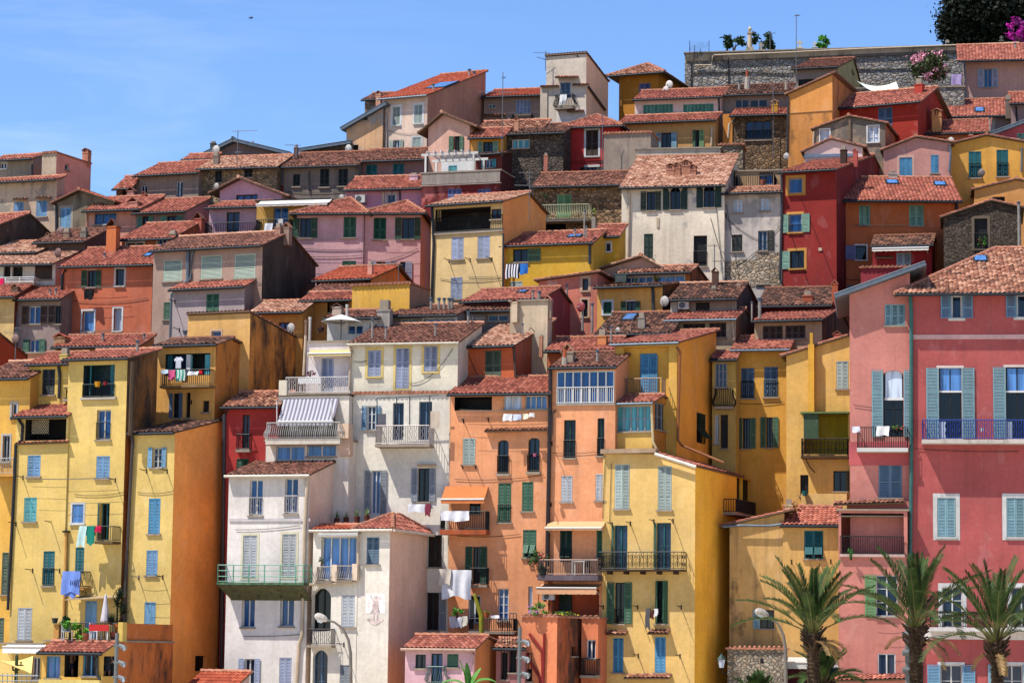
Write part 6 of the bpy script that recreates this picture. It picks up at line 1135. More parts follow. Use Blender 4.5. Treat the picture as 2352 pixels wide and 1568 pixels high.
for (x, y, D, w_, h_, n, sz, c, f, fn, lb) in (
    (1546, 1251, 137.0, 18, 28, 160, .09, (60, 96, 34), None, 0, 'small green citrus in a pot on the ornate iron balcony'), (1502, 1260, 137.0, 36, 10, 120, .06, (80, 110, 50), (190, 90, 110), 60, 'row of pink flowers on the ornate iron balcony rail'),
    (1236, 1288, 137.6, 44, 66, 420, .10, (50, 74, 36), (170, 50, 80), 90, 'potted oleander at the end of the iron balcony rail'), (1232, 1399, 133.9, 50, 26, 330, .09, (80, 120, 44), (190, 130, 170), 60, 'flowering planter on the orange bastion parapet, left'), (1300, 1408, 134.6, 62, 10, 260, .07, (70, 96, 40), (210, 190, 60), 30, 'low succulent row along the orange bastion parapet'),
    (160, 1443, 130.3, 42, 40, 380, .09, (70, 120, 40), None, 0, 'broad green shrub behind the left terrace railing'), (186, 1446, 130.2, 34, 44, 320, .09, (84, 140, 40), None, 0, 'bright green shrub beside the white chairs on the terrace'), (149, 1424, 130.7, 20, 26, 90, .14, (40, 66, 34), None, 0, 'rubber plant with big dark leaves on the terrace'),
    (1051, 1402, 137.2, 20, 24, 120, .1, (70, 120, 40), None, 0, 'leafy plant above the washing on the lower salmon balcony'), (1118, 1408, 137.2, 16, 12, 80, .07, (90, 130, 50), None, 0, 'small pot plant on the lower salmon balcony rail'),
    (2060, 980, 135.6, 34, 9, 110, .06, (90, 120, 50), (200, 90, 60), 30, 'flower box hung on the black balcony of the salmon house'), (1955, 1268, 135.4, 12, 26, 90, .07, (60, 110, 50), None, 0, 'trailing plant hanging from the shaded loggia'), (2058, 1396, 135.4, 14, 22, 110, .07, (60, 100, 40), None, 0, 'small round plant in the window behind the palms'),
    (705, 1420, 137, 8, 6, 30, .06, (60, 90, 40), None, 0, 'tiny plant by the green balcony corner'), (699, 1300, 136.9, 12, 36, 130, .08, (50, 80, 40), None, 0, 'ivy clump hanging at the corner of the green balcony'), (980, 1212, 141, 40, 18, 200, .08, (70, 86, 50), None, 0, 'weeds growing along the white house ledge by the turret roof'),
    (1340, 638, 154, 1, 1, 3, .02, (60, 90, 40), None, 0, ''), (1458, 642, 154.3, 10, 12, 50, .07, (80, 120, 50), None, 0, 'potted plant in the rooftop veranda window'), (1508, 640, 154.3, 16, 10, 60, .07, (80, 120, 50), (200, 40, 50), 14, 'red pots with seedlings on the rooftop veranda sill'),
    (1251, 452, 166.8, 12, 20, 70, .09, (50, 74, 36), None, 0, 'climber on the stone wall beside the lime shutters'), (1362, 490, 166.5, 12, 24, 80, .09, (110, 130, 60), None, 0, 'spiky plant at the right end of the cream balcony'), (2257, 556, 156.6, 22, 26, 110, .07, (60, 110, 40), (170, 40, 50), 12, 'window plants in the dark stone gable'), (225, 884, 139.2, 18, 10, 60, .06, (80, 110, 40), (220, 160, 40), 30, 'yellow flower trough in the wide butter yellow opening'),
    (712, 856, 142.0, 26, 10, 80, .07, (100, 50, 60), None, 0, 'dark red plant on the pink roof terrace'), (738, 1287, 136.0, 13, 14, 60, .06, (40, 60, 30), None, 0, 'dark pot plant on the conservatory sill'), (1196, 262, 187, 16, 10, 50, .08, (80, 110, 50), None, 0, 'plant in the little balcony left of the tower'), (150, 740, 150, 1, 1, 3, .02, (1, 1, 1), None, 0, ''), (734, 752, 146.4, 36, 16, 160, .08, (64, 40, 44), None, 0, 'dark hedge trough on the parasol terrace')):
    if lb: bush('potted_plant', lb, 'plant', x, y, D, w_, h_, n, sz, c, f, fn, False)
def fronds(mb, c, specs, leafn, ll, lw):   # specs: (azimuth, elevation, length, droop)
    for az, el, ln, dr in specs:
        pts = []; h = Vector((math.cos(az), math.sin(az), 0)); p = Vector(c); e = el
        for i in range(13):
            pts.append(p.copy()); p = p+(h*math.cos(e)+Vector((0, 0, math.sin(e))))*(ln/12); e -= dr/12*(.4+1.2*i/12)
        mb.tube(pts, [.035*(1-i/14) for i in range(13)], 5, 1)
        for i in range(leafn):
            t = .26+.74*i/leafn; k = min(11, int(t*12)); f = t*12-k; q = pts[k].lerp(pts[min(12, k+1)], f); tn = (pts[min(12, k+1)]-pts[k]).normalized()
            sd = tn.cross(Vector((0, 0, 1)));  sd = sd.normalized() if sd.length > .05 else Vector((-h.y, h.x, 0)); up = sd.cross(tn)
            L_ = ll*(.45+.55*math.sin(math.pi*min(1, t*.85+.12)))*random.uniform(.85, 1.1)
            for sg in (-1, 1):
                d = (tn*.72+sd*sg*.62+up*random.uniform(.1, .38)).normalized(); wv = tn.cross(d).normalized().cross(d)*lw; m_ = q+d*L_*.5
                mb.poly([q-wv*.5, m_-wv, q+d*L_, m_+wv, q+wv*.5], 0)
PALML = leafmat((44, 64, 24), .55); DEADL = leafmat((120, 96, 60), .3); RACH = paint((120, 122, 60), .6, .2); BARK = paint((84, 64, 46), .95, .35)
def palm(label, px, py, D, H, n, ln, seed, tr=.26, group='palms along the waterfront', lean=0.0):
    random.seed(seed); c = P(px, py, D); e = empty('palm_tree', (c.x, c.y, c.z-H)); tag(e, label, 'palm', group)
    mb = MB(); nr = int(H/.16)
    rows = []; path = []; rs = []
    for i in range(nr+1):
        z = H*i/nr; path += [(lean*z*.02, 0, z), (lean*z*.02, 0, z+H/nr*.55)]; rs += [tr*1.06*(1.12-.2*z/H), tr*.93*(1.12-.2*z/H)]
    mb.tube(path, rs, 14)
    for i in range(int(H*70)):   # old leaf bases
        z = random.uniform(0, H); a = random.uniform(0, 6.28); r = tr*(1.1-.2*z/H); q = Vector((r*math.cos(a)+lean*z*.02, r*math.sin(a), z)); o = Vector((math.cos(a), math.sin(a), .9))*.07; s_ = Vector((-math.sin(a), math.cos(a), 0))*.05
        mb.poly([q-s_, q+s_, q+o+s_*.5, q+o-s_*.5])
    top = Vector((lean*H*.02, 0, H))
    for i in range(46):  # cut stubs under the crown
        a = random.uniform(0, 6.28); z = random.uniform(-.75, .15); q = top+Vector((tr*.8*math.cos(a), tr*.8*math.sin(a), z)); mb.tube([q, q+Vector((math.cos(a)*.32, math.sin(a)*.32, random.uniform(.12, .42)))], [.06, .025], 5)
    mb.build('trunk', BARK, e); sp = []
    for i in range(n):
        f = (i+.5)/n; el = rad(88-(58+seed)*f**1.1+random.uniform(-9, 9)); sp.append((i*2.39996+random.uniform(-.3, .3), el, ln*(.78+.22*f)*random.uniform(.88, 1.1), rad(10+58*f+random.uniform(-12, 24))))
    mb = MB(); fronds(mb, top, sp, 48, .46, .021); mb.build('crown', [PALML, RACH], e)
    mb = MB(); fronds(mb, top+Vector((0, 0, -.3)), [(random.uniform(0, 6.28), rad(random.uniform(-15, 12)), ln*random.uniform(.35, .55), rad(70)) for _ in range(3+seed % 4)], 34, .32, .016); mb.build('dead_fronds', [DEADL, DEADL], e)
palm('date palm with the left crown, in front of the tan and salmon houses', 1868, 1458, 104, 9, 25, 3.7, 3)
palm('date palm with the middle and highest crown, in front of the raspberry house', 2104, 1446, 103, 9, 27, 4.2, 5, .28)
palm('date palm with a greyish crown cut by the right edge', 2290, 1478, 101, 9, 26, 4.1, 9, .25)
palm('short young palm behind the left palm trunk', 1893, 1572, 112, 4, 22, 2.0, 11, .16)
palm('young palm whose frond tips show before the rubble wall', 1742, 1606, 112, 3.4, 18, 1.4, 12, .15)
random.seed(21)
c = P(1076, 1575, 128); e = empty('banana_plant', (c.x, c.y, c.z-3)); tag(e, 'banana plant with torn arching leaves before the small pink house', 'plant')
mb = MB(); mb.tube([(0, 0, 0), (0, 0, 3)], [.12, .07], 8); mb.build('stem', leafmat((110, 130, 60), .2), e); mb = MB()
for az, el, ln, dr in ((3.0, 55, 1.5, 95), (.2, 60, 1.6, 100), (.9, 66, 1.4, 40), (2.0, 86, 1.3, 15), (3.6, 80, 1.5, 20), (5.2, 40, 1.0, 60)):
    h_ = Vector((math.cos(az), math.sin(az)*.5, 0)); p = Vector((0, 0, 2.85)); ee = rad(el); L1 = []; R1 = []; M1_ = []
    for i in range(13):
        t = i/12; w_ = .22*math.sin(math.pi*min(1, t*.9+.06))**.7*(1+.08*random.uniform(-1, 1)); s_ = Vector((-h_.y, h_.x, 0)).normalized()*w_+Vector((0, 0, -.25*w_))
        L1.append(p+s_+Vector((0, 0, .1*w_))); R1.append(p-s_-Vector((0, 0, .5*w_))); M1_.append(p+Vector((0, 0, .05))); p = p+(h_*math.cos(ee)+Vector((0, 0, math.sin(ee))))*ln/12; ee -= rad(dr)/12
    mb.grid([L1, M1_, R1])
mb.build('leaf', leafmat((74, 120, 50), .35), e)
for i, (x, y, D) in enumerate(((773, 1200, 139.5), (795, 1198, 139.5), (820, 1196, 139.4), (843, 1194, 139.4))):
    c = P(x, y, D); e = empty('agave', c); tag(e, ('first spiky agave from the left behind the turret roof', 'smallest spiky agave behind the turret roof', 'tallest spiky agave behind the turret roof', 'spiky agave nearest the red turret roof')[i], 'plant', 'agaves in the terrace trough'); mb = MB()
    for k in range(26):
        a = random.uniform(0, 6.28); el = random.uniform(.1, 1.5); d = Vector((math.cos(a)*math.cos(el), math.sin(a)*math.cos(el), math.sin(el)))*(.46 if i != 1 else .32); s_ = Vector((-math.sin(a), math.cos(a), 0))*.025; o = Vector((0, 0, .25)); mb.poly([o-s_, o+s_, o+d])
    mb.build('leaf', leafmat((110, 130, 80), .3), e); mb = MB(); mb.tube([(0, 0, -.1), (0, 0, .25)], [.14, .16], 8); mb.build('pot', paint((120, 60, 46)), e)
c = P(268, 1452, 130.2); e = empty('yucca', c); tag(e, 'tall dark yucca in a terracotta pot on the left terrace', 'plant'); mb = MB()
for hx, hz in ((0, 1.35), (.3, .95), (-.25, .45), (.12, 1.7)):
    for k in range(90):
        a = random.uniform(0, 6.28); el = random.uniform(-.4, 1.5); d = Vector((math.cos(a)*math.cos(el), math.sin(a)*math.cos(el), math.sin(el)))*.6; s_ = Vector((-math.sin(a), math.cos(a), 0))*.04; o = Vector((hx, 0, hz)); mb.poly([o-s_, o+s_, o+d])
mb.build('leaf', leafmat((30, 44, 26), .4), e); mb = MB(); mb.tube([(0, 0, 0), (0, 0, 1.4)], .05, 6); mb.tube([(0, 0, .3), (.3, 0, .95)], .04, 6); mb.build('trunk', BARK, e); mb = MB(); mb.tube([(0, 0, -.4), (0, 0, 0), (0, 0, .02)], [.26, .36, .38], 12); mb.build('pot', paint((180, 84, 66)), e)
# ================================================================== THINGS
def find(s): return next(h for h in HOUSES if s in h.label)
def cloth(label, H, x0, y0, x1, y1, col, out=.75, name='towel', stripes=None, cat='laundry', sw=.05, ns=6, slant=0):
    a0, wt = H.fr(x0, y0, -out); a1 = H.fr(x1, y0, -out)[0]; wb = H.fr((x0+x1)/2, y1, -out)[1]
    o = H.world((a0, -out, wt)); e = empty(name, o, -H.a); W = a1-a0; hh = wt-wb; mb = MB(); nx, nz_ = 14, 8; rows = []; uv = []; ph = random.uniform(0, 6)
    for j in range(nz_+1):
        r_ = []; u_ = []
        for i in range(nx+1):
            f, g_ = i/nx, j/nz_; r_.append(Vector((W*f+slant*g_*.3+.02*math.sin(g_*5+ph), -sw*math.sin(f*6.28*W*1.6+ph)*g_**.6-.03*g_, -hh*g_*(1+.07*math.sin(f*7+ph)) if j else 0))); u_.append((f, g_))
        rows.append(r_); uv.append(u_)
    mb.grid(rows, 0, uv); mb.grid([[p+Vector((0, .012, 0)) for p in r_] for r_ in rows][::-1], 0, uv[::-1])
    mb.grid([[p+Vector((0, .012, 0)) for p in rows[0]], [p+Vector((0, .10, -.01)) for p in rows[0]], [p+Vector((0, .12, -min(.5, hh*.7))) for p in rows[0]]], 0, [uv[0], uv[1], uv[3]])
    ob = mb.build(name, cloth_mat(col, stripes, ns), None, True); ob.location = e.location; ob.rotation_euler = e.rotation_euler; bpy.data.objects.remove(e)
    tag(ob, label, cat, 'washing hung out on the facades'); return ob
def shirt(label, H, x0, y0, x1, y1, col, out):
    a0, wt = H.fr(x0, y0, -out); a1 = H.fr(x1, y0, -out)[0]; wb = H.fr(x0, y1, -out)[1]; W = a1-a0; hh = wt-wb; mb = MB(); pts = [(.3, 0), (.42, -.05), (.58, -.05), (.7, 0), (1, -.25), (.9, -.42), (.76, -.32), (.78, -1), (.2, -1), (.22, -.32), (.1, -.42), (0, -.25)]
    f_ = [(W*x, -.02*math.sin(x*9), hh*z) for x, z in pts]; b_ = [(x, y+.04, z) for x, y, z in f_]
    mb.poly(f_[::-1]); mb.poly(b_)
    for i in range(12): k = (i+1) % 12; mb.poly([f_[i], f_[k], b_[k], b_[i]])
    o = mb.build('shirt', cloth_mat(col)); o.location = H.world((a0, -out, wt)); o.rotation_euler = (0, 0, -H.a); tag(o, label, 'laundry', 'washing hung out on the facades')
Y1 = find('tall butter yellow'); AP = find('apricot house with'); SA = find('salmon house with a dark'); C1 = find('tall yellow corner')
cloth('white and aqua bath towel on the small yellow balcony', Y1, 182, 1207, 199, 1254, (196, 228, 222), .92, slant=-.3); cloth('deep teal towel beside the aqua one on the yellow balcony', Y1, 199, 1207, 218, 1250, (18, 128, 110), .9); cloth('small crimson cloth on the yellow balcony rail', Y1, 220, 1207, 232, 1222, (196, 20, 70), .9)
cloth('large blue bedsheet on the lower yellow balcony', Y1, 143, 1311, 184, 1362, (120, 150, 226), .78, 'sheet'); cloth('second blue sheet hanging lower behind the first', Y1, 150, 1330, 175, 1370, (112, 142, 224), .72, 'sheet')
cloth('pale blue cloth at the left of the apricot balcony', AP, 370, 849, 387, 858, (190, 214, 234), .74); cloth('pink towel on the apricot balcony rail', AP, 386, 850, 403, 872, (214, 90, 140), .74); cloth('green and white towel on the apricot balcony rail', AP, 404, 849, 425, 875, (70, 160, 140), .74, stripes=(200, 222, 214), ns=3); cloth('white underwear row on the apricot balcony rail', AP, 432, 853, 456, 861, (230, 230, 232), .74); cloth('small red cloth on the apricot balcony rail', AP, 458, 850, 464, 858, (210, 30, 40), .74)
shirt('white t-shirt hanging in the turquoise balcony opening', AP, 400, 819, 421, 846, (214, 218, 230), .3)
cloth('black towel hanging under the green shuttered window', find('terracotta house with white'), 194, 664, 214, 688, (14, 14, 18), .5)
G = find('golden ochre'); cloth('black and white zebra striped towel on the golden ochre house', G, 1162, 607, 1193, 638, (232, 232, 236), .7, stripes=(24, 24, 40), ns=5); cloth('bright blue towel beside the striped one', G, 1194, 606, 1212, 630, (40, 110, 190), .7)
cloth('white cloth over the little tower balcony', find('tall grey tower'), 1286, 218, 1301, 240, (232, 232, 230), .78)
cloth('large white bedsheet hanging off the salmon balcony', SA, 1017, 1308, 1082, 1372, (230, 232, 238), .85, 'sheet', sw=.12); cloth('beige rumpled blanket bunched left of the white bedsheet', SA, 1006, 1306, 1036, 1342, (206, 196, 184), .95, 'sheet', sw=.1); cloth('white sheet thrown over the balcony under the orange awning', SA, 1012, 1173, 1078, 1196, (236, 236, 240), .92, 'sheet', sw=.1)
for i, (x0, x1, y0, y1, col, lb) in enumerate(((1032, 1048, 1415, 1441, (226, 222, 226), 'flowery white clothes on the lowest salmon balcony'), (1049, 1061, 1416, 1440, (236, 236, 240), 'plain white cloth in the middle of the lowest salmon balcony'), (1062, 1074, 1414, 1437, (206, 200, 186), 'sand coloured cloth on the lowest salmon balcony'), (1127, 1147, 1412, 1419, (236, 236, 240), 'small white towel on the balcony corner beside the flower pot'))): cloth(lb, SA, x0, y0, x1, y1, col, .84)
for (x0, x1, y0, y1, col, lb) in ((1156, 1176, 950, 966, (234, 234, 238), 'white cloths at the left end of the high clothesline'), (1178, 1197, 951, 965, (196, 204, 228), 'pale blue cloth on the high clothesline'), (1201, 1214, 950, 962, (220, 220, 190), 'pale yellow cloth on the high clothesline'), (1216, 1227, 948, 957, (236, 236, 236), 'white rag at the right end of the high clothesline')): cloth(lb, SA, x0, y0, x1, y1, col, .8)
S2 = find('salmon pink house with a sloping'); cloth('grey-white cloth over the corner of the black balcony', S2, 1957, 979, 1975, 993, (214, 214, 226), .95); cloth('white towel over the front of the black balcony', S2, 2013, 978, 2042, 1000, (236, 234, 234), .86)
for (x0, x1, y0, y1, col, lb) in ((1483, 1493, 1396, 1443, (90, 88, 86), 'long dark striped trousers hung by the half open green shutters'), (1496, 1501, 1400, 1421, (90, 40, 26), 'brown sock-like cloth beside the dark trousers'), (1502, 1511, 1397, 1415, (206, 206, 206), 'light grey cloth beside the half open green shutters')): cloth(lb, C1, x0, y0, x1, y1, col, .6)
WH = find('white house with a tiled cornice'); cloth('white towel under the grey shuttered window', WH, 938, 1157, 976, 1176, (238, 238, 242), .5); cloth('red patterned cloth beside the white towel', WH, 977, 1157, 988, 1184, (150, 60, 80), .5)
cloth('lavender curtain drying at the top right below the rampart', find('mauve house with lavender'), 2185, 171, 2208, 195, (180, 160, 206), .4, cat='curtain'); cloth('crimson cloth over the white railing at the left edge', find('white walled house'), -6, 640, 9, 656, (206, 20, 80), 1.25)
OC = find('ochre rooftop house'); cloth('white laundry on the bulging railing of the ochre rooftop', OC, 608, 513, 626, 535, (230, 230, 236), 1.2); cloth('grey towel over the ochre rooftop railing', OC, 638, 503, 650, 520, (190, 184, 180), 1.2)
def dish(label, px, py, D, rpx, col=(196, 190, 184), az=-.5):
    c = P(px, py, D); r = rpx*D/F; e = empty('satellite_dish', c, az); tag(e, label, 'satellite dish', 'satellite dishes on roofs and walls'); mb = MB()
    for sg in (0, .015):
        rows = []
        for j in range(6):
            q = r*j/5; rows.append([(q*math.cos(a*.3927), -.28*r+.28*q*q/r+sg, q*1.12*math.sin(a*.3927)+.05*q) for a in range(17)])
        mb.grid(rows if sg else rows[::-1])
    mb.build('reflector', paint(col, .5), e); mb = MB(); mb.tube([(0, .05, 0), (0, .2, -.05), (0, .22, -r*1.6)], .025, 6); mb.tube([(0, -.02, -r), (0, -.55*r-.2, -r*.1)], .015, 5); mb.build('mount', IRON, e); mb = MB(); mb.tube([(0, -.55*r-.2, -r*.12), (0, -.55*r-.1, 0)], .04, 6); mb.build('receiver', paint((190, 190, 190)), e)
for q in (('pale dish beside the dark blue window of the orange house', 668, 753, 146, 10), ('brown dish on the mast at the far left', 35, 778, 150, 10, (150, 120, 110)), ('rusty dish above the bleached tiles at the left', 133, 581, 160, 10, (140, 104, 96)), ('grey dish by the violet pink gable', 497, 428, 170, 7), ('brown dish above the low dark house', 139, 530, 164, 8, (140, 110, 104)), ('grey dish beside the light orange house', 1526, 692, 149.5, 11), ('red dish on the salmon roofs', 1334, 705, 146, 11, (150, 60, 60)), ('tan dish on the red house roof corner', 1806, 359, 167, 7), ('dark dish in front of the yellow-orange gable', 2254, 398, 166, 9, (120, 104, 100)), ('pale dish between the rose and yellow-orange gables', 2184, 324, 169.5, 8), ('big grey dish on the left skyline gable', 496, 345, 178, 10), ('upper white dish beside the hipped ochre house', 1537, 195, 184, 9, (226, 220, 214)), ('lower white dish beside the hipped ochre house', 1529, 207, 183.5, 8, (220, 206, 200)), ('small pale dish on the mixed old tiles', 1419, 758, 145.5, 6), ('pale dish beside the small bright pink house', 784, 454, 170, 7), ('grey dish on the flaking skyline house', 800, 342, 180.5, 9)): dish(*q)
def aerial(label, px, ytop, ybot, D, bars, group='television aerials on the roofs', r=.03):
    c = P(px, ybot, D); t_ = P(px, ytop, D); H_ = t_.z-c.z; e = empty('television_aerial', c); tag(e, label, 'aerial', group); mb = MB(); mb.tube([(0, 0, -.4), (0, 0, H_)], r, 6); mb.build('mast', metal((96, 98, 100)), e)
    for (f, ln, az, n) in bars:
        q = MB(); z = H_*f; d = Vector((math.cos(az), math.sin(az), .06)); o = Vector((0, 0, z)); q.tube([o-d*ln*.3, o+d*ln], .016, 5); s_ = Vector((0, 0, 1)) if n < 0 else Vector((-d.y, d.x, 0))
        for k in range(abs(n)):
            p = o+d*ln*(-.25+1.2*k/max(1, abs(n)-1)); w_ = s_*(.26-.012*k); q.tube([p-w_, p+w_], .009, 4)
        q.build('boom', metal((110, 112, 114)), e)
for q in (('tall aerial with two long booms on the left skyline', 545, 300, 362, 173.5, [(.98, 1.3, .05, 11), (.62, .9, 2.6, 8), (.2, .3, 1, 5)]), ('tall slim aerial mast beside the beige house with a long horizontal boom', 1153, 166, 346, 171, [(.93, .2, .3, 6), (.74, 1.7, 3.05, 6), (.74, 1.0, 0, 4)]), ('tallest aerial mast standing before the rampart', 1829, 34, 212, 189, [(.99, .3, .4, 8)]), ('thin aerial pole before the brown stone house', 1776, 194, 352, 177, [(.05, .1, 0, 2)]), ('fishbone aerial on the left of the tower house roof', 1253, 117, 150, 185.5, [(.85, .9, 3.0, 9), (.4, .8, 3.8, 6)]), ('aerial on the tan rubble roof ridge', 681, 331, 345, 172, [(.8, .8, 2.9, 8)]), ('aerial above the stone house with the cream balcony', 1216, 392, 492, 157.5, [(.95, .7, 2.9, 8), (.66, 1.0, 2.8, 12)]), ('rusty aerial mast at the far left houses', 35, 750, 822, 150.2, [(.8, .7, 3, -8), (.95, .3, .5, 6)]), ('slim aerial before the crimson house', 1383, 262, 398, 170, [(.98, .4, .2, 6), (.4, .2, .2, 4)]), ('cluster aerial on the small bright pink house', 900, 428, 446, 169.5, [(.9, .7, .4, 9), (.4, .6, .2, 7)]), ('comb aerial on the long brown roofs', 1086, 726, 745, 146.2, [(.7, .7, .3, -9), (.3, .6, .3, -8)]), ('thin aerial in front of the orange gabled house', 915, 606, 648, 156.5, [(.96, .8, 3.0, 8)]), ('aerial on the big cream house corner', 1641, 560, 640, 158, [(.95, .6, 2.8, 6), (.5, .5, .4, 5)]), ('thin mast on the cemetery wall near the fig bush', 1769, 72, 118, 206, [(.9, .5, .2, 8)])): aerial(*q)
def acunit(label, px0, py0, px1, py1, D, col=(220, 218, 210)):
    c = P((px0+px1)/2, py1, D); w_ = (px1-px0)*D/F; h_ = (py1-py0)*D/F; e = empty('air_conditioner', c, -.28); tag(e, label, 'air conditioner', 'outdoor air conditioner units'); mb = MB(); mb.box(-w_/2, -.15, 0, w_/2, .15, h_); mb.build('casing', paint(col, .5), e); mb = MB(); r = h_*.4; x = -w_*.12
    rows = [[(x+q*math.cos(a*.3927), -.16, h_/2+q*math.sin(a*.3927)) for a in range(17)] for q in (0.02, r)]; mb.grid(rows); mb.build('fan_grille', metal((70, 72, 74)), e)
    mb = MB(); mb.box(-w_*.4, -.1, -.08, -w_*.35, .4, 0); mb.box(w_*.35, -.1, -.08, w_*.4, .4, 0); mb.build('bracket', IRON, e)
for q in (('white air conditioner under the wide blue window', 237, 515, 250, 533, 169.4), ('white air conditioner on the small bright pink house', 816, 448, 840, 466, 169.7), ('white air conditioner beside the dark doorway under bleached tiles', 1558, 692, 1583, 710, 149.5), ('green air conditioner on the rooftop veranda', 1414, 632, 1440, 649, 154.2, (70, 86, 76)), ('white air conditioner in the shaded salmon loggia', 1246, 1362, 1274, 1377, 137.6)): acunit(*q)
# ---- cemetery stones
def stone_thing(name, label, cat, px, py, D, fn, col, parts=()):
    c = P(px, py, D); e = empty(name, c); tag(e, label, cat); k = D/F; mb = MB(); fn(mb, k); mb.build('body', plaster(col, .3), e)
    for n_, f in parts: q = MB(); f(q, k); q.build(n_, plaster(col, .3), e)
stone_thing('urn_column', 'cream stone column topped by an urn on the cemetery wall', 'monument', 1722, 118, 206.5, lambda m, k: (m.box(-.3, -.3, 0, .3, .3, .3), m.tube([(0, 0, .3), (0, 0, 1.5)], [.2, .16], 12), m.box(-.2, -.2, 1.45, .2, .2, 1.56)), (226, 208, 180), (('urn', lambda m, k: m.tube([(0, 0, 1.56), (0, 0, 1.62), (0, 0, 1.7), (0, 0, 1.86), (0, 0, 1.92), (0, 0, 1.98), (0, 0, 2.08)], [.08, .05, .14, .17, .1, .06, .02], 12)),))
cross = lambda s_: (lambda m, k: (m.box(-.3*s_, -.12, 0, .3*s_, .12, .12*s_), m.box(-.07*s_, -.07, .12*s_, .07*s_, .07, .72*s_), m.box(-.24*s_, -.068, .42*s_, .24*s_, .068, .55*s_)))
stone_thing('stone_cross', 'plain grey stone cross right of the urn column', 'cross', 1748, 117, 206.4, cross(.95), (200, 190, 176)); stone_thing('stone_cross', 'carved cream cross beside the tall aerial mast', 'cross', 1837, 112, 206.4, cross(1.0), (230, 222, 204)); stone_thing('stone_cross', 'squat white cross on a wide base near the bright green bush', 'cross', 1871, 110, 206.4, cross(.7), (240, 238, 230)); stone_thing('stone_cross', 'small grey cross before the dark evergreens', 'cross', 2300, 95, 207, cross(.6), (150, 146, 140)); stone_thing('stone_block', 'little stone block on the wall left of the evergreens', 'monument', 2176, 99, 206, lambda m, k: (m.box(-.14, -.1, 0, .14, .1, .18), m.box(-.1, -.08, .18, .1, .08, .24)), (190, 180, 166))
c = P(1584, 122, 204.6); e = empty('mesh_fence', c); tag(e, 'sagging wire mesh fence at the left end of the rampart', 'fence'); mb = MB()
for x, h_ in ((0, 1.0), (.4, .65), (.85, .35), (1.55, 1.02)): mb.tube([(x, 0, 0), (x, 0, h_)], .025, 5)
mb.build('post', IRON, e); mb = MB()
for i in range(13): mb.tube([(i*.13, 0, .05), (min(1.55, i*.13+.9), 0, min(1, .05+.9-max(0, i*.13+.9-1.55)))], .006, 3); mb.tube([(i*.13, 0, 1-.02*i), (max(0, i*.13-.8), 0, max(.1, .2))], .006, 3)
mb.build('mesh', metal((90, 100, 110)), e)
# ---- sails, parasols
def sail(label, pts, col, sag=.2):
    c = [P(*p) for p in pts]; o = sum(c, Vector())/len(c); mb = MB(); n = 10; rows = []
    q = c if len(c) == 4 else c+[c[2]]
    for j in range(n+1):
        v_ = j/n; rows.append([(q[0].lerp(q[1], i/n)).lerp(q[3].lerp(q[2], i/n), v_)-o-Vector((0, 0, sag*4*(i/n*(1-i/n)))) for i in range(n+1)])
    mb.grid(rows); mb.grid([[p-Vector((0, 0, .015)) for p in r_] for r_ in rows][::-1]); ob = mb.build('shade_sail', cloth_mat(col), None, True); ob.location = o; tag(ob, label, 'shade sail')
sail('pale green-white sail stretched below the rampart', [(1968, 186, 184.5), (2058, 188, 184), (2064, 203, 182), (1990, 203, 182)], (226, 236, 222), .35); sail('yellow triangular sail over the street terrace at lower left', [(-8, 1514, 127), (76, 1505, 128.0), (72, 1545, 126.0)], (246, 214, 130), .15)
c = P(783, 772, 145.6); e = empty('parasol', c); tag(e, 'large white open parasol on the rooftop terrace', 'parasol'); hz = P(783, 722, 145.6).z-c.z; mb = MB(); R_ = 1.15; zz = hz
rows = [[(R_*f*math.cos(a*.785), R_*f*math.sin(a*.785), zz-.42*f**1.3) for a in range(9)] for f in (0, .5, 1)]; mb.grid(rows); mb.grid([[(x, y, z-.015) for x, y, z in r_] for r_ in rows][::-1]); mb.build('canopy', cloth_mat((240, 240, 238)), e); mb = MB(); mb.tube([(0, 0, -.3), (0, 0, hz)], .025, 6); mb.build('pole', IRON, e); mb = MB()
for a in range(8): mb.tube([(0, 0, zz-.5), (.9*R_*math.cos(a*.785), .9*R_*math.sin(a*.785), zz-.4)], .01, 4)
mb.build('rib', IRON, e)
for x, y0, y1 in ((711, 728, 790), (796, 699, 768), (702, 735, 790)):
    c = P(x, y1, 145.5); t_ = P(x, y0, 145.5); mb = MB(); mb.tube([(0, 0, 0), (0, 0, t_.z-c.z-.15)], .075, 9); mb.tube([(0, 0, t_.z-c.z-.15), (0, 0, t_.z-c.z)], .09, 9); o = mb.build('vent_stack', paint((214, 206, 196) if x != 702 else (150, 120, 100))); o.location = c; tag(o, {711: 'white flue post at the left of the parasol', 796: 'tall white flue post crossing the parasol', 702: 'rusty brown flue post left of the parasol'}[x], 'flue', 'flue posts on the parasol terrace')
c = P(240, 1462, 130.3); e = empty('closed_parasol', c); tag(e, 'folded striped parasol on the left terrace', 'parasol'); mb = MB(); mb.tube([(0, 0, .75), (0, 0, .8), (0, 0, 2.05), (0, 0, 2.12)], [.22, .23, .06, .02], 10); mb.build('canopy', cloth_mat((206, 200, 206)), e); mb = MB(); mb.tube([(0, 0, 0), (0, 0, 2.1)], .025, 6); mb.build('pole', WHITE, e)
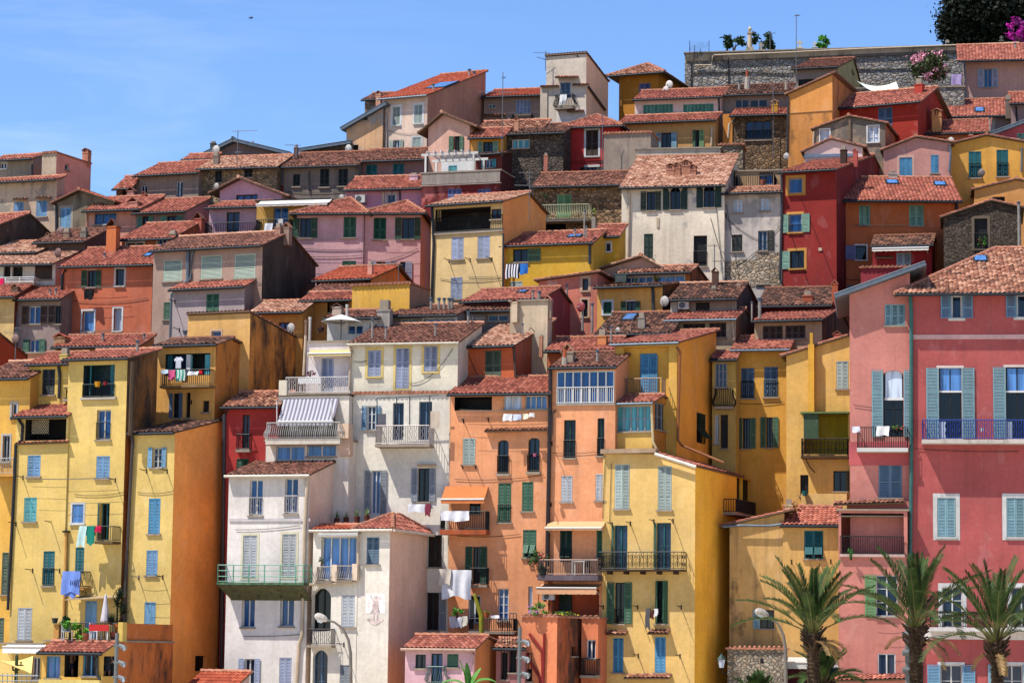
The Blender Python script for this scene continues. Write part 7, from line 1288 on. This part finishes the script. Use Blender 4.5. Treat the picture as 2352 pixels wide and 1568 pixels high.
def table(label, px, py, D, w_, cl, col):
    c = P(px, py, D); e = empty('garden_table', c, -.3); tag(e, label, 'table'); mb = MB(); mb.box(-w_/2, -.35, .68, w_/2, .35, .72); mb.build('tabletop', WHITE, e)
    for a in (-1, 1):
        for b in (-1, 1): mb = MB(); mb.box(a*w_*.44-.03, b*.3-.03, 0, a*w_*.44+.03, b*.3+.03, .68); mb.build('leg', WHITE, e)
    if cl:
        mb = MB(); mb.box(-w_/2-.03, -.38, .42, w_/2+.03, -.36, .735); mb.box(-w_/2-.03, -.38, .724, w_/2+.03, .38, .736); o = mb.build('tablecloth', cloth_mat(col)); o.location = c; o.rotation_euler = (0, 0, -.3); tag(o, cl, 'tablecloth')
table('white plastic table under the folded parasol', 234, 1468, 130.0, 1.0, 'red and white cloth on the terrace table', (200, 50, 50)); table('white table on the long iron balcony', 1331, 1320, 137.2, .75, None, None); table('white table on the pale pink roof terrace', 716, 900, 141.9, 1.3, 'white cloth draped on the roof terrace table', (236, 234, 232))
def chair(label, px, py, D, col=(236, 236, 234), rz=.4):
    c = P(px, py, D); e = empty('garden_chair', c, rz); tag(e, label, 'chair'); m = paint(col); mb = MB(); mb.box(-.23, -.23, .42, .23, .23, .45); mb.build('seat', m, e); mb = MB(); mb.box(-.23, .2, .45, .23, .24, .85); mb.build('backrest', m, e)
    for a in (-.21, .21):
        for b in (-.21, .21): mb = MB(); mb.box(a-.02, b-.02, 0, a+.02, b+.02, .42); mb.build('leg', m, e)
chair('white plastic chair behind the left terrace railing', 153, 1470, 130.2); chair('white plastic chair beside the red clothed table', 219, 1469, 129.95, rz=1.2); chair('dark folding chair on the long iron balcony', 1350, 1320, 137.1, (30, 30, 34)); chair('white chair on the striped awning balcony, left', 678, 1006, 140.9); chair('white chair on the striped awning balcony, right', 736, 1005, 140.7, rz=-.5)
def pot(label, px, py, D, r, col):
    c = P(px, py, D); mb = MB(); mb.tube([(0, 0, 0), (0, 0, r*1.5), (0, 0, r*1.7)], [r*.7, r, r*1.08], 10); o = mb.build('flower_pot', paint(col, .8)); o.location = c; tag(o, label, 'pot', 'pots on balconies and terraces')
for q in (('dark green pot on the left terrace pier', 126, 1431, 130.9, .16, (40, 60, 54)), ('terracotta pot by the light blue door on the terrace', 197, 1469, 130.1, .2, (190, 110, 80)), ('terracotta pot on the lower salmon balcony rail', 1116, 1419, 137, .18, (200, 110, 60)), ('yellow trough in the wide butter yellow opening', 224, 888, 139.0, .16, (230, 160, 30)), ('red pot in the wide butter yellow opening', 242, 885, 139.0, .12, (150, 20, 40)), ('dark pot at the end of the long iron balcony', 1247, 1321, 137.4, .22, (40, 44, 46)), ('pink pot on the arched window rail', 1228, 1048, 137.4, .1, (220, 120, 160)), ('teal glazed pot by the dark window under the scroll balcony', 1848, 1138, 141.6, .16, (40, 120, 120)), ('white ball pot on the blue balcony', 2256, 990, 135.1, .1, (236, 236, 230)), ('terracotta pot on the iron terrace above the grey pocked house', 1752, 425, 163.5, .2, (190, 110, 80))): pot(*q)
# ---- street lamps and light masts
def lamp(label, x0, y0, x1, y1, xp, yb, D):
    c = P(xp, yb, D); e = empty('street_lamp', (c.x, c.y, -.5)); tag(e, label, 'street lamp', 'street lamps on curved poles'); Lc = lambda x, y: P(x, y, D)-Vector((c.x, c.y, -.5))
    pts = [Vector((Lc(xp, yb).x, 0, 0)), Lc(xp, yb), Lc(xp-1, y1+75), Lc(xp-6, y1+45), Lc(xp-18, y1+20), Lc(xp-38, y1+5), Lc(x1, y1)]; mb = MB(); mb.tube(pts, [.085, .08, .07, .06, .05, .045, .045], 10); mb.build('pole', metal((112, 104, 96), .5), e)
    mb = MB(); a, b = Lc(x1, y1), Lc(x0, y0); mb.tube([a.lerp(b, t) for t in (-.05, .05, .3, .6, .85, 1)], [.05, .1, .16, .18, .15, .05], 10); mb.build('lamp_head', paint((214, 206, 194), .4), e); mb = MB(); q = a.lerp(b, .5)-Vector((0, 0, .1)); mb.tube([q+(a-b)*.22, q+(a-b)*.1, q-(a-b)*.2, q-(a-b)*.3], [.03, .13, .13, .03], 10); mb.build('lens', glass('w'), e)
lamp('curved street lamp in front of the white houses', 723, 1412, 751, 1423, 806, 1580, 110); lamp('curved street lamp in front of the tan houses, by the left palm', 1734, 1401, 1764, 1412, 1805, 1580, 109)
def mast(label, x, yt, D, heads, flat=False):
    t_ = P(x, yt, D); e = empty('floodlight_mast', (t_.x, t_.y, 0)); tag(e, label, 'light mast', 'floodlight masts at the waterfront'); mb = MB(); mb.tube([(0, 0, 0), (0, 0, t_.z)], .085, 10); mb.build('pole', metal((104, 106, 104), .5), e)
    for y, sd_ in heads:
        z = P(x, y, D).z; mb = MB(); mb.tube([(-.14, -.02, z+.04), (0, 0, z+.04), (.1, -.12, z)], .05, 7)
        if not flat: mb.tube([(.12, -.1, z+.08), (.34, -.26, z-.04), (.38, -.29, z-.06)], [.06, .13, .135], 12)
        else: mb.tube([(-.2, -.1, z+.05), (.16, -.1, z+.05)], .13, 12)
        o = mb.build('floodlight', metal((104, 106, 106), .5), e); q = MB(); 
        if not flat: q.tube([(.382, -.292, z-.06), (.386, -.294, z-.061)], .12, 12); q.build('lens', glass('w'), o)
mast('floodlight mast in front of the orange stained terrace', 269, 1453, 112, ((1484, 1), (1522, 1), (1556, 1))); mast('floodlight mast in front of the orange bastion', 1194, 1440, 112, ((1474, 1), (1512, 1), (1548, 1))); mast('mast with round projectors beside the middle palm trunk', 2083, 1427, 107, ((1460, 1), (1501, 1), (1541, 1)), True)
c = P(1657, 1545, 135.5); e = empty('wall_lantern', c); tag(e, 'green iron wall lantern at the corner of the rubble wall', 'lantern'); mb = MB(); mb.tube([(0, 0, .2), (.1, .1, 0), (.35, .5, .05)], .025, 6); mb.build('bracket', IRON, e); mb = MB(); mb.tube([(0, 0, .28), (0, 0, .3), (0, 0, .68), (0, 0, .7)], [.12, .13, .2, .21], 6); mb.build('lamp_glass', glass('w'), e); mb = MB(); mb.tube([(0, 0, .69), (0, 0, .72), (0, 0, .9), (0, 0, .94), (0, 0, 1.02)], [.25, .25, .1, .06, .05], 6); mb.build('lamp_cap', paint((50, 80, 76)), e)
c = P(90, 1600, 126); e = empty('iron_fence', c); tag(e, 'iron fence on a balustrade at the lower left corner', 'fence'); mb = MB(); L0 = lambda x, y: P(x, y, 126)-c; mb.tube([L0(-10, 1550), L0(88, 1551)], .04, 6); mb.tube([L0(-10, 1562), L0(88, 1563)], .03, 6)
for i in range(9): mb.tube([L0(-5+i*11, 1545), L0(-5+i*11, 1575)], .02, 5)
mb.build('railing', metal((120, 124, 124)), e); mb = MB(); mb.box(*(L0(-12, 1590)-Vector((0, .1, .6))), *(L0(92, 1572)+Vector((0, .3, 0)))); mb.build('plinth', plaster((226, 214, 190)), e)
c = P(37, 1552, 127); e = empty('cactus', c); tag(e, 'columnar cactus on the street terrace at lower left', 'plant'); mb = MB(); mb.tube([(0, 0, -.3), (0, 0, 1.0), (0, 0, 1.06)], [.09, .08, .02], 8); mb.tube([(0, 0, .3), (.2, 0, .35), (.22, 0, .7)], .05, 7); mb.tube([(0, 0, .25), (-.16, 0, .3), (-.17, 0, .5)], .05, 7); mb.build('stem', leafmat((50, 64, 40), .2), e)
c = P(1106, 1455, 136.9); e = empty('cactus', c); tag(e, 'tall yellow-green cactus on the lowest salmon balcony', 'plant'); mb = MB(); mb.tube([(0, 0, -.1), (-.02, 0, .9), (-.22, 0, 1.5), (-.38, 0, 2.0), (-.4, 0, 2.1)], [.12, .13, .11, .08, .02], 8); mb.build('stem', leafmat((120, 120, 30), .25), e)
# ---- people, birds
def person(label, px, py, D, facing, shirtcol, skin=(150, 104, 80)):
    c = P(px, py, D); bm = bmesh.new(); J = [(0, 0, .95), (0, .0, 1.2), (0, 0, 1.42), (0, -.02, 1.52), (-.19, 0, 1.42), (-.25, -.05, 1.14), (-.18, -.25, 1.0), (.19, 0, 1.42), (.25, -.05, 1.14), (.12, -.28, 1.08), (-.1, 0, .9), (-.11, -.02, .5), (-.11, .02, .06), (.1, 0, .9), (.11, -.02, .5), (.11, .02, .06), (-.11, -.14, .03), (.11, -.14, .03)]
    R_ = [.14, .13, .13, .06, .065, .05, .035, .065, .05, .035, .1, .07, .05, .1, .07, .05, .04, .04]; E = [(0, 1), (1, 2), (2, 3), (2, 4), (4, 5), (5, 6), (2, 7), (7, 8), (8, 9), (0, 10), (10, 11), (11, 12), (0, 13), (13, 14), (14, 15), (12, 16), (15, 17)]
    me = bpy.data.meshes.new('person'); me.from_pydata(J, E, []); o = bpy.data.objects.new('person', me); COL.objects.link(o); sk = o.modifiers.new('skin', 'SKIN'); 
    if not me.skin_vertices:
        bpy.context.view_layer.objects.active = o
    bm.from_mesh(me); ly = bm.verts.layers.skin.verify(); bm.verts.ensure_lookup_table()
    for v_, r in zip(bm.verts, R_): v_[ly].radius = (r, r*.85)
    bm.verts[0][ly].use_root = True; bm.to_mesh(me); bm.free(); o.modifiers.new('smooth', 'SUBSURF').levels = 1; me.materials.append(paint(skin, .6)); o.location = c; o.rotation_euler = (0, 0, facing); tag(o, label, 'person')
    mb = MB(); rows = []
    for j in range(9):
        th = math.pi*j/8; rows.append([(.085*math.sin(th)*math.cos(a*.524), -.02+.1*math.sin(th)*math.sin(a*.524)-(.02 if 3 < j < 6 and a in (8, 9, 10) else 0), 1.66+.125*math.cos(th)) for a in range(13)])
    mb.grid(rows); mb.tube([(0, -.12, 1.66), (0, -.145, 1.63)], .014, 5); mb.box(-.03, -.121, 1.59, .03, -.108, 1.6); mb.build('head', paint(skin, .6), o, True); mb = MB(); rows = [[(.092*math.sin(t)*math.cos(a*.524), .0+.108*math.sin(t)*math.sin(a*.524), 1.675+.13*math.cos(t)) for a in range(13)] for t in (0, .4, .8, 1.15)]; mb.grid(rows); mb.build('hair', paint((34, 26, 22)), o, True)
    if shirtcol: mb = MB(); mb.tube([(0, 0, .9), (0, 0, 1.1), (0, 0, 1.35), (0, 0, 1.46)], [.18, .175, .2, .1], 12); mb.build('shirt', cloth_mat(shirtcol), o)
    mb = MB(); mb.tube([(0, 0, .7), (0, 0, .8), (0, 0, .97)], [.2, .19, .165], 12); mb.build('shorts', cloth_mat((40, 44, 60)), o)
vr = find('yellow glazed veranda with blue frames')
person('bare chested person standing in the dark veranda window, hands at the waist', 161, 1568, 129.7, -.2, None); person('person in a dark top at the side window of the street veranda', 244, 1572, 129.6, .3, (40, 44, 50))
def bird(name, label, px, py, D, span, pitch, col, fly=True):
    c = P(px, py, D); mb = MB(); s_ = span
    mb.tube([(-.42*s_, 0, .02*s_), (-.3*s_, 0, 0), (0, 0, .0), (.22*s_, 0, .02*s_), (.32*s_, 0, .03*s_), (.4*s_, 0, .01*s_)], [.01*s_, .06*s_, .11*s_, .09*s_, .06*s_, .01*s_], 8)
    if fly:
        for sg in (-1, 1): mb.hexa([(.12*s_, 0, 0), (-.1*s_, 0, 0), (-.3*s_, sg*s_*.55, .22*s_), (-.18*s_, sg*s_*.5, .24*s_), (.12*s_, 0, .02*s_), (-.1*s_, 0, .02*s_), (-.3*s_, sg*s_*.55, .23*s_), (-.18*s_, sg*s_*.5, .25*s_)])
        mb.poly([(-.3*s_, 0, .01), (-.55*s_, .12*s_, .01), (-.42*s_, 0, .01), (-.55*s_, -.12*s_, .01)])
    else:
        for y in (-.05, .05): mb.tube([(0, y*s_, -.05*s_), (.02*s_, y*s_, -.32*s_)], .012*s_, 4)
    o = mb.build(name, paint(col)); o.location = c; o.rotation_euler = (0, pitch, .5 if fly else .1); tag(o, label, 'bird')
bird('swift', 'swift flying alone high in the blue sky at left', 577, 42, 120, .3, -.3, (20, 20, 24)); bird('swift', 'swift passing beside the tower house roof', 1326, 130, 140, .32, .2, (20, 20, 24)); bird('swift', 'swift flying before the teal folding shutters', 1481, 261, 140, .3, -.5, (20, 20, 24))
bird('seagull', 'seagull standing on the red chimney of the deep red house', 2115, 177, 178.6, .5, 0, (226, 222, 216), False); bird('seagull', 'white seagull on the pale roof ridge of the cream house', 1547, 373, 167.4, .4, 0, (236, 234, 230), False)
# white pergola on the maroon roof terrace
PG = find('maroon house with a grey'); f_ = lambda x, y, v: PG.fr(x, y, v); u0, wt = f_(978, 359, .3); u1, _ = f_(1088, 359, .3); _, wb_ = f_(1030, 393, .3); o = PG.world((u0, .3, wb_)); e = empty('pergola', o, -PG.a); tag(e, 'white wooden pergola on the maroon house roof terrace', 'pergola'); W_ = u1-u0; hh_ = wt-wb_
for x in (0, W_):
    for y in (0, 2.2): mb = MB(); mb.box(x-.06, y-.06, -.2, x+.06, y+.06, hh_); mb.build('post', WHITE, e)
for y in (0, 2.2): mb = MB(); mb.box(-.3, y-.05, hh_, W_+.3, y+.05, hh_+.16); mb.build('beam', WHITE, e)
for i in range(7): x = W_*(i+.3)/7; mb = MB(); mb.box(x, -.3, hh_+.16, x+.06, 2.5, hh_+.28); mb.build('rafter', WHITE, e)
# iron scroll canopy over the terrace door
c1 = Y1; u0, w0 = c1.fr(192, 1374, 0); u1, _ = c1.fr(290, 1370, 0)
mb = MB(); mb.hexa([(u0-.5, -1.1, w0-.12), (u1, -1.1, w0+.02), (u1, 0, w0+.12), (u0, 0, w0+.12), (u0-.5, -1.1, w0-.07), (u1, -1.1, w0+.07), (u1, 0, w0+.17), (u0, 0, w0+.17)]); o = mb.build('door_canopy', paint((206, 180, 140)), c1.e)
for a in (u0+.3, u1-.3):
    q = MB(); q.tube([(a, -1.0, w0), (a, -.5, w0+.45), (a, 0, w0+.6)], .02, 5); q.tube([(a, -.35+.12*math.cos(k*.7)*(1-k/14), w0+.25+.12*math.sin(k*.7)*(1-k/14)) for k in range(12)], .014, 4); q.build('scroll_bracket', IRON, c1.e)
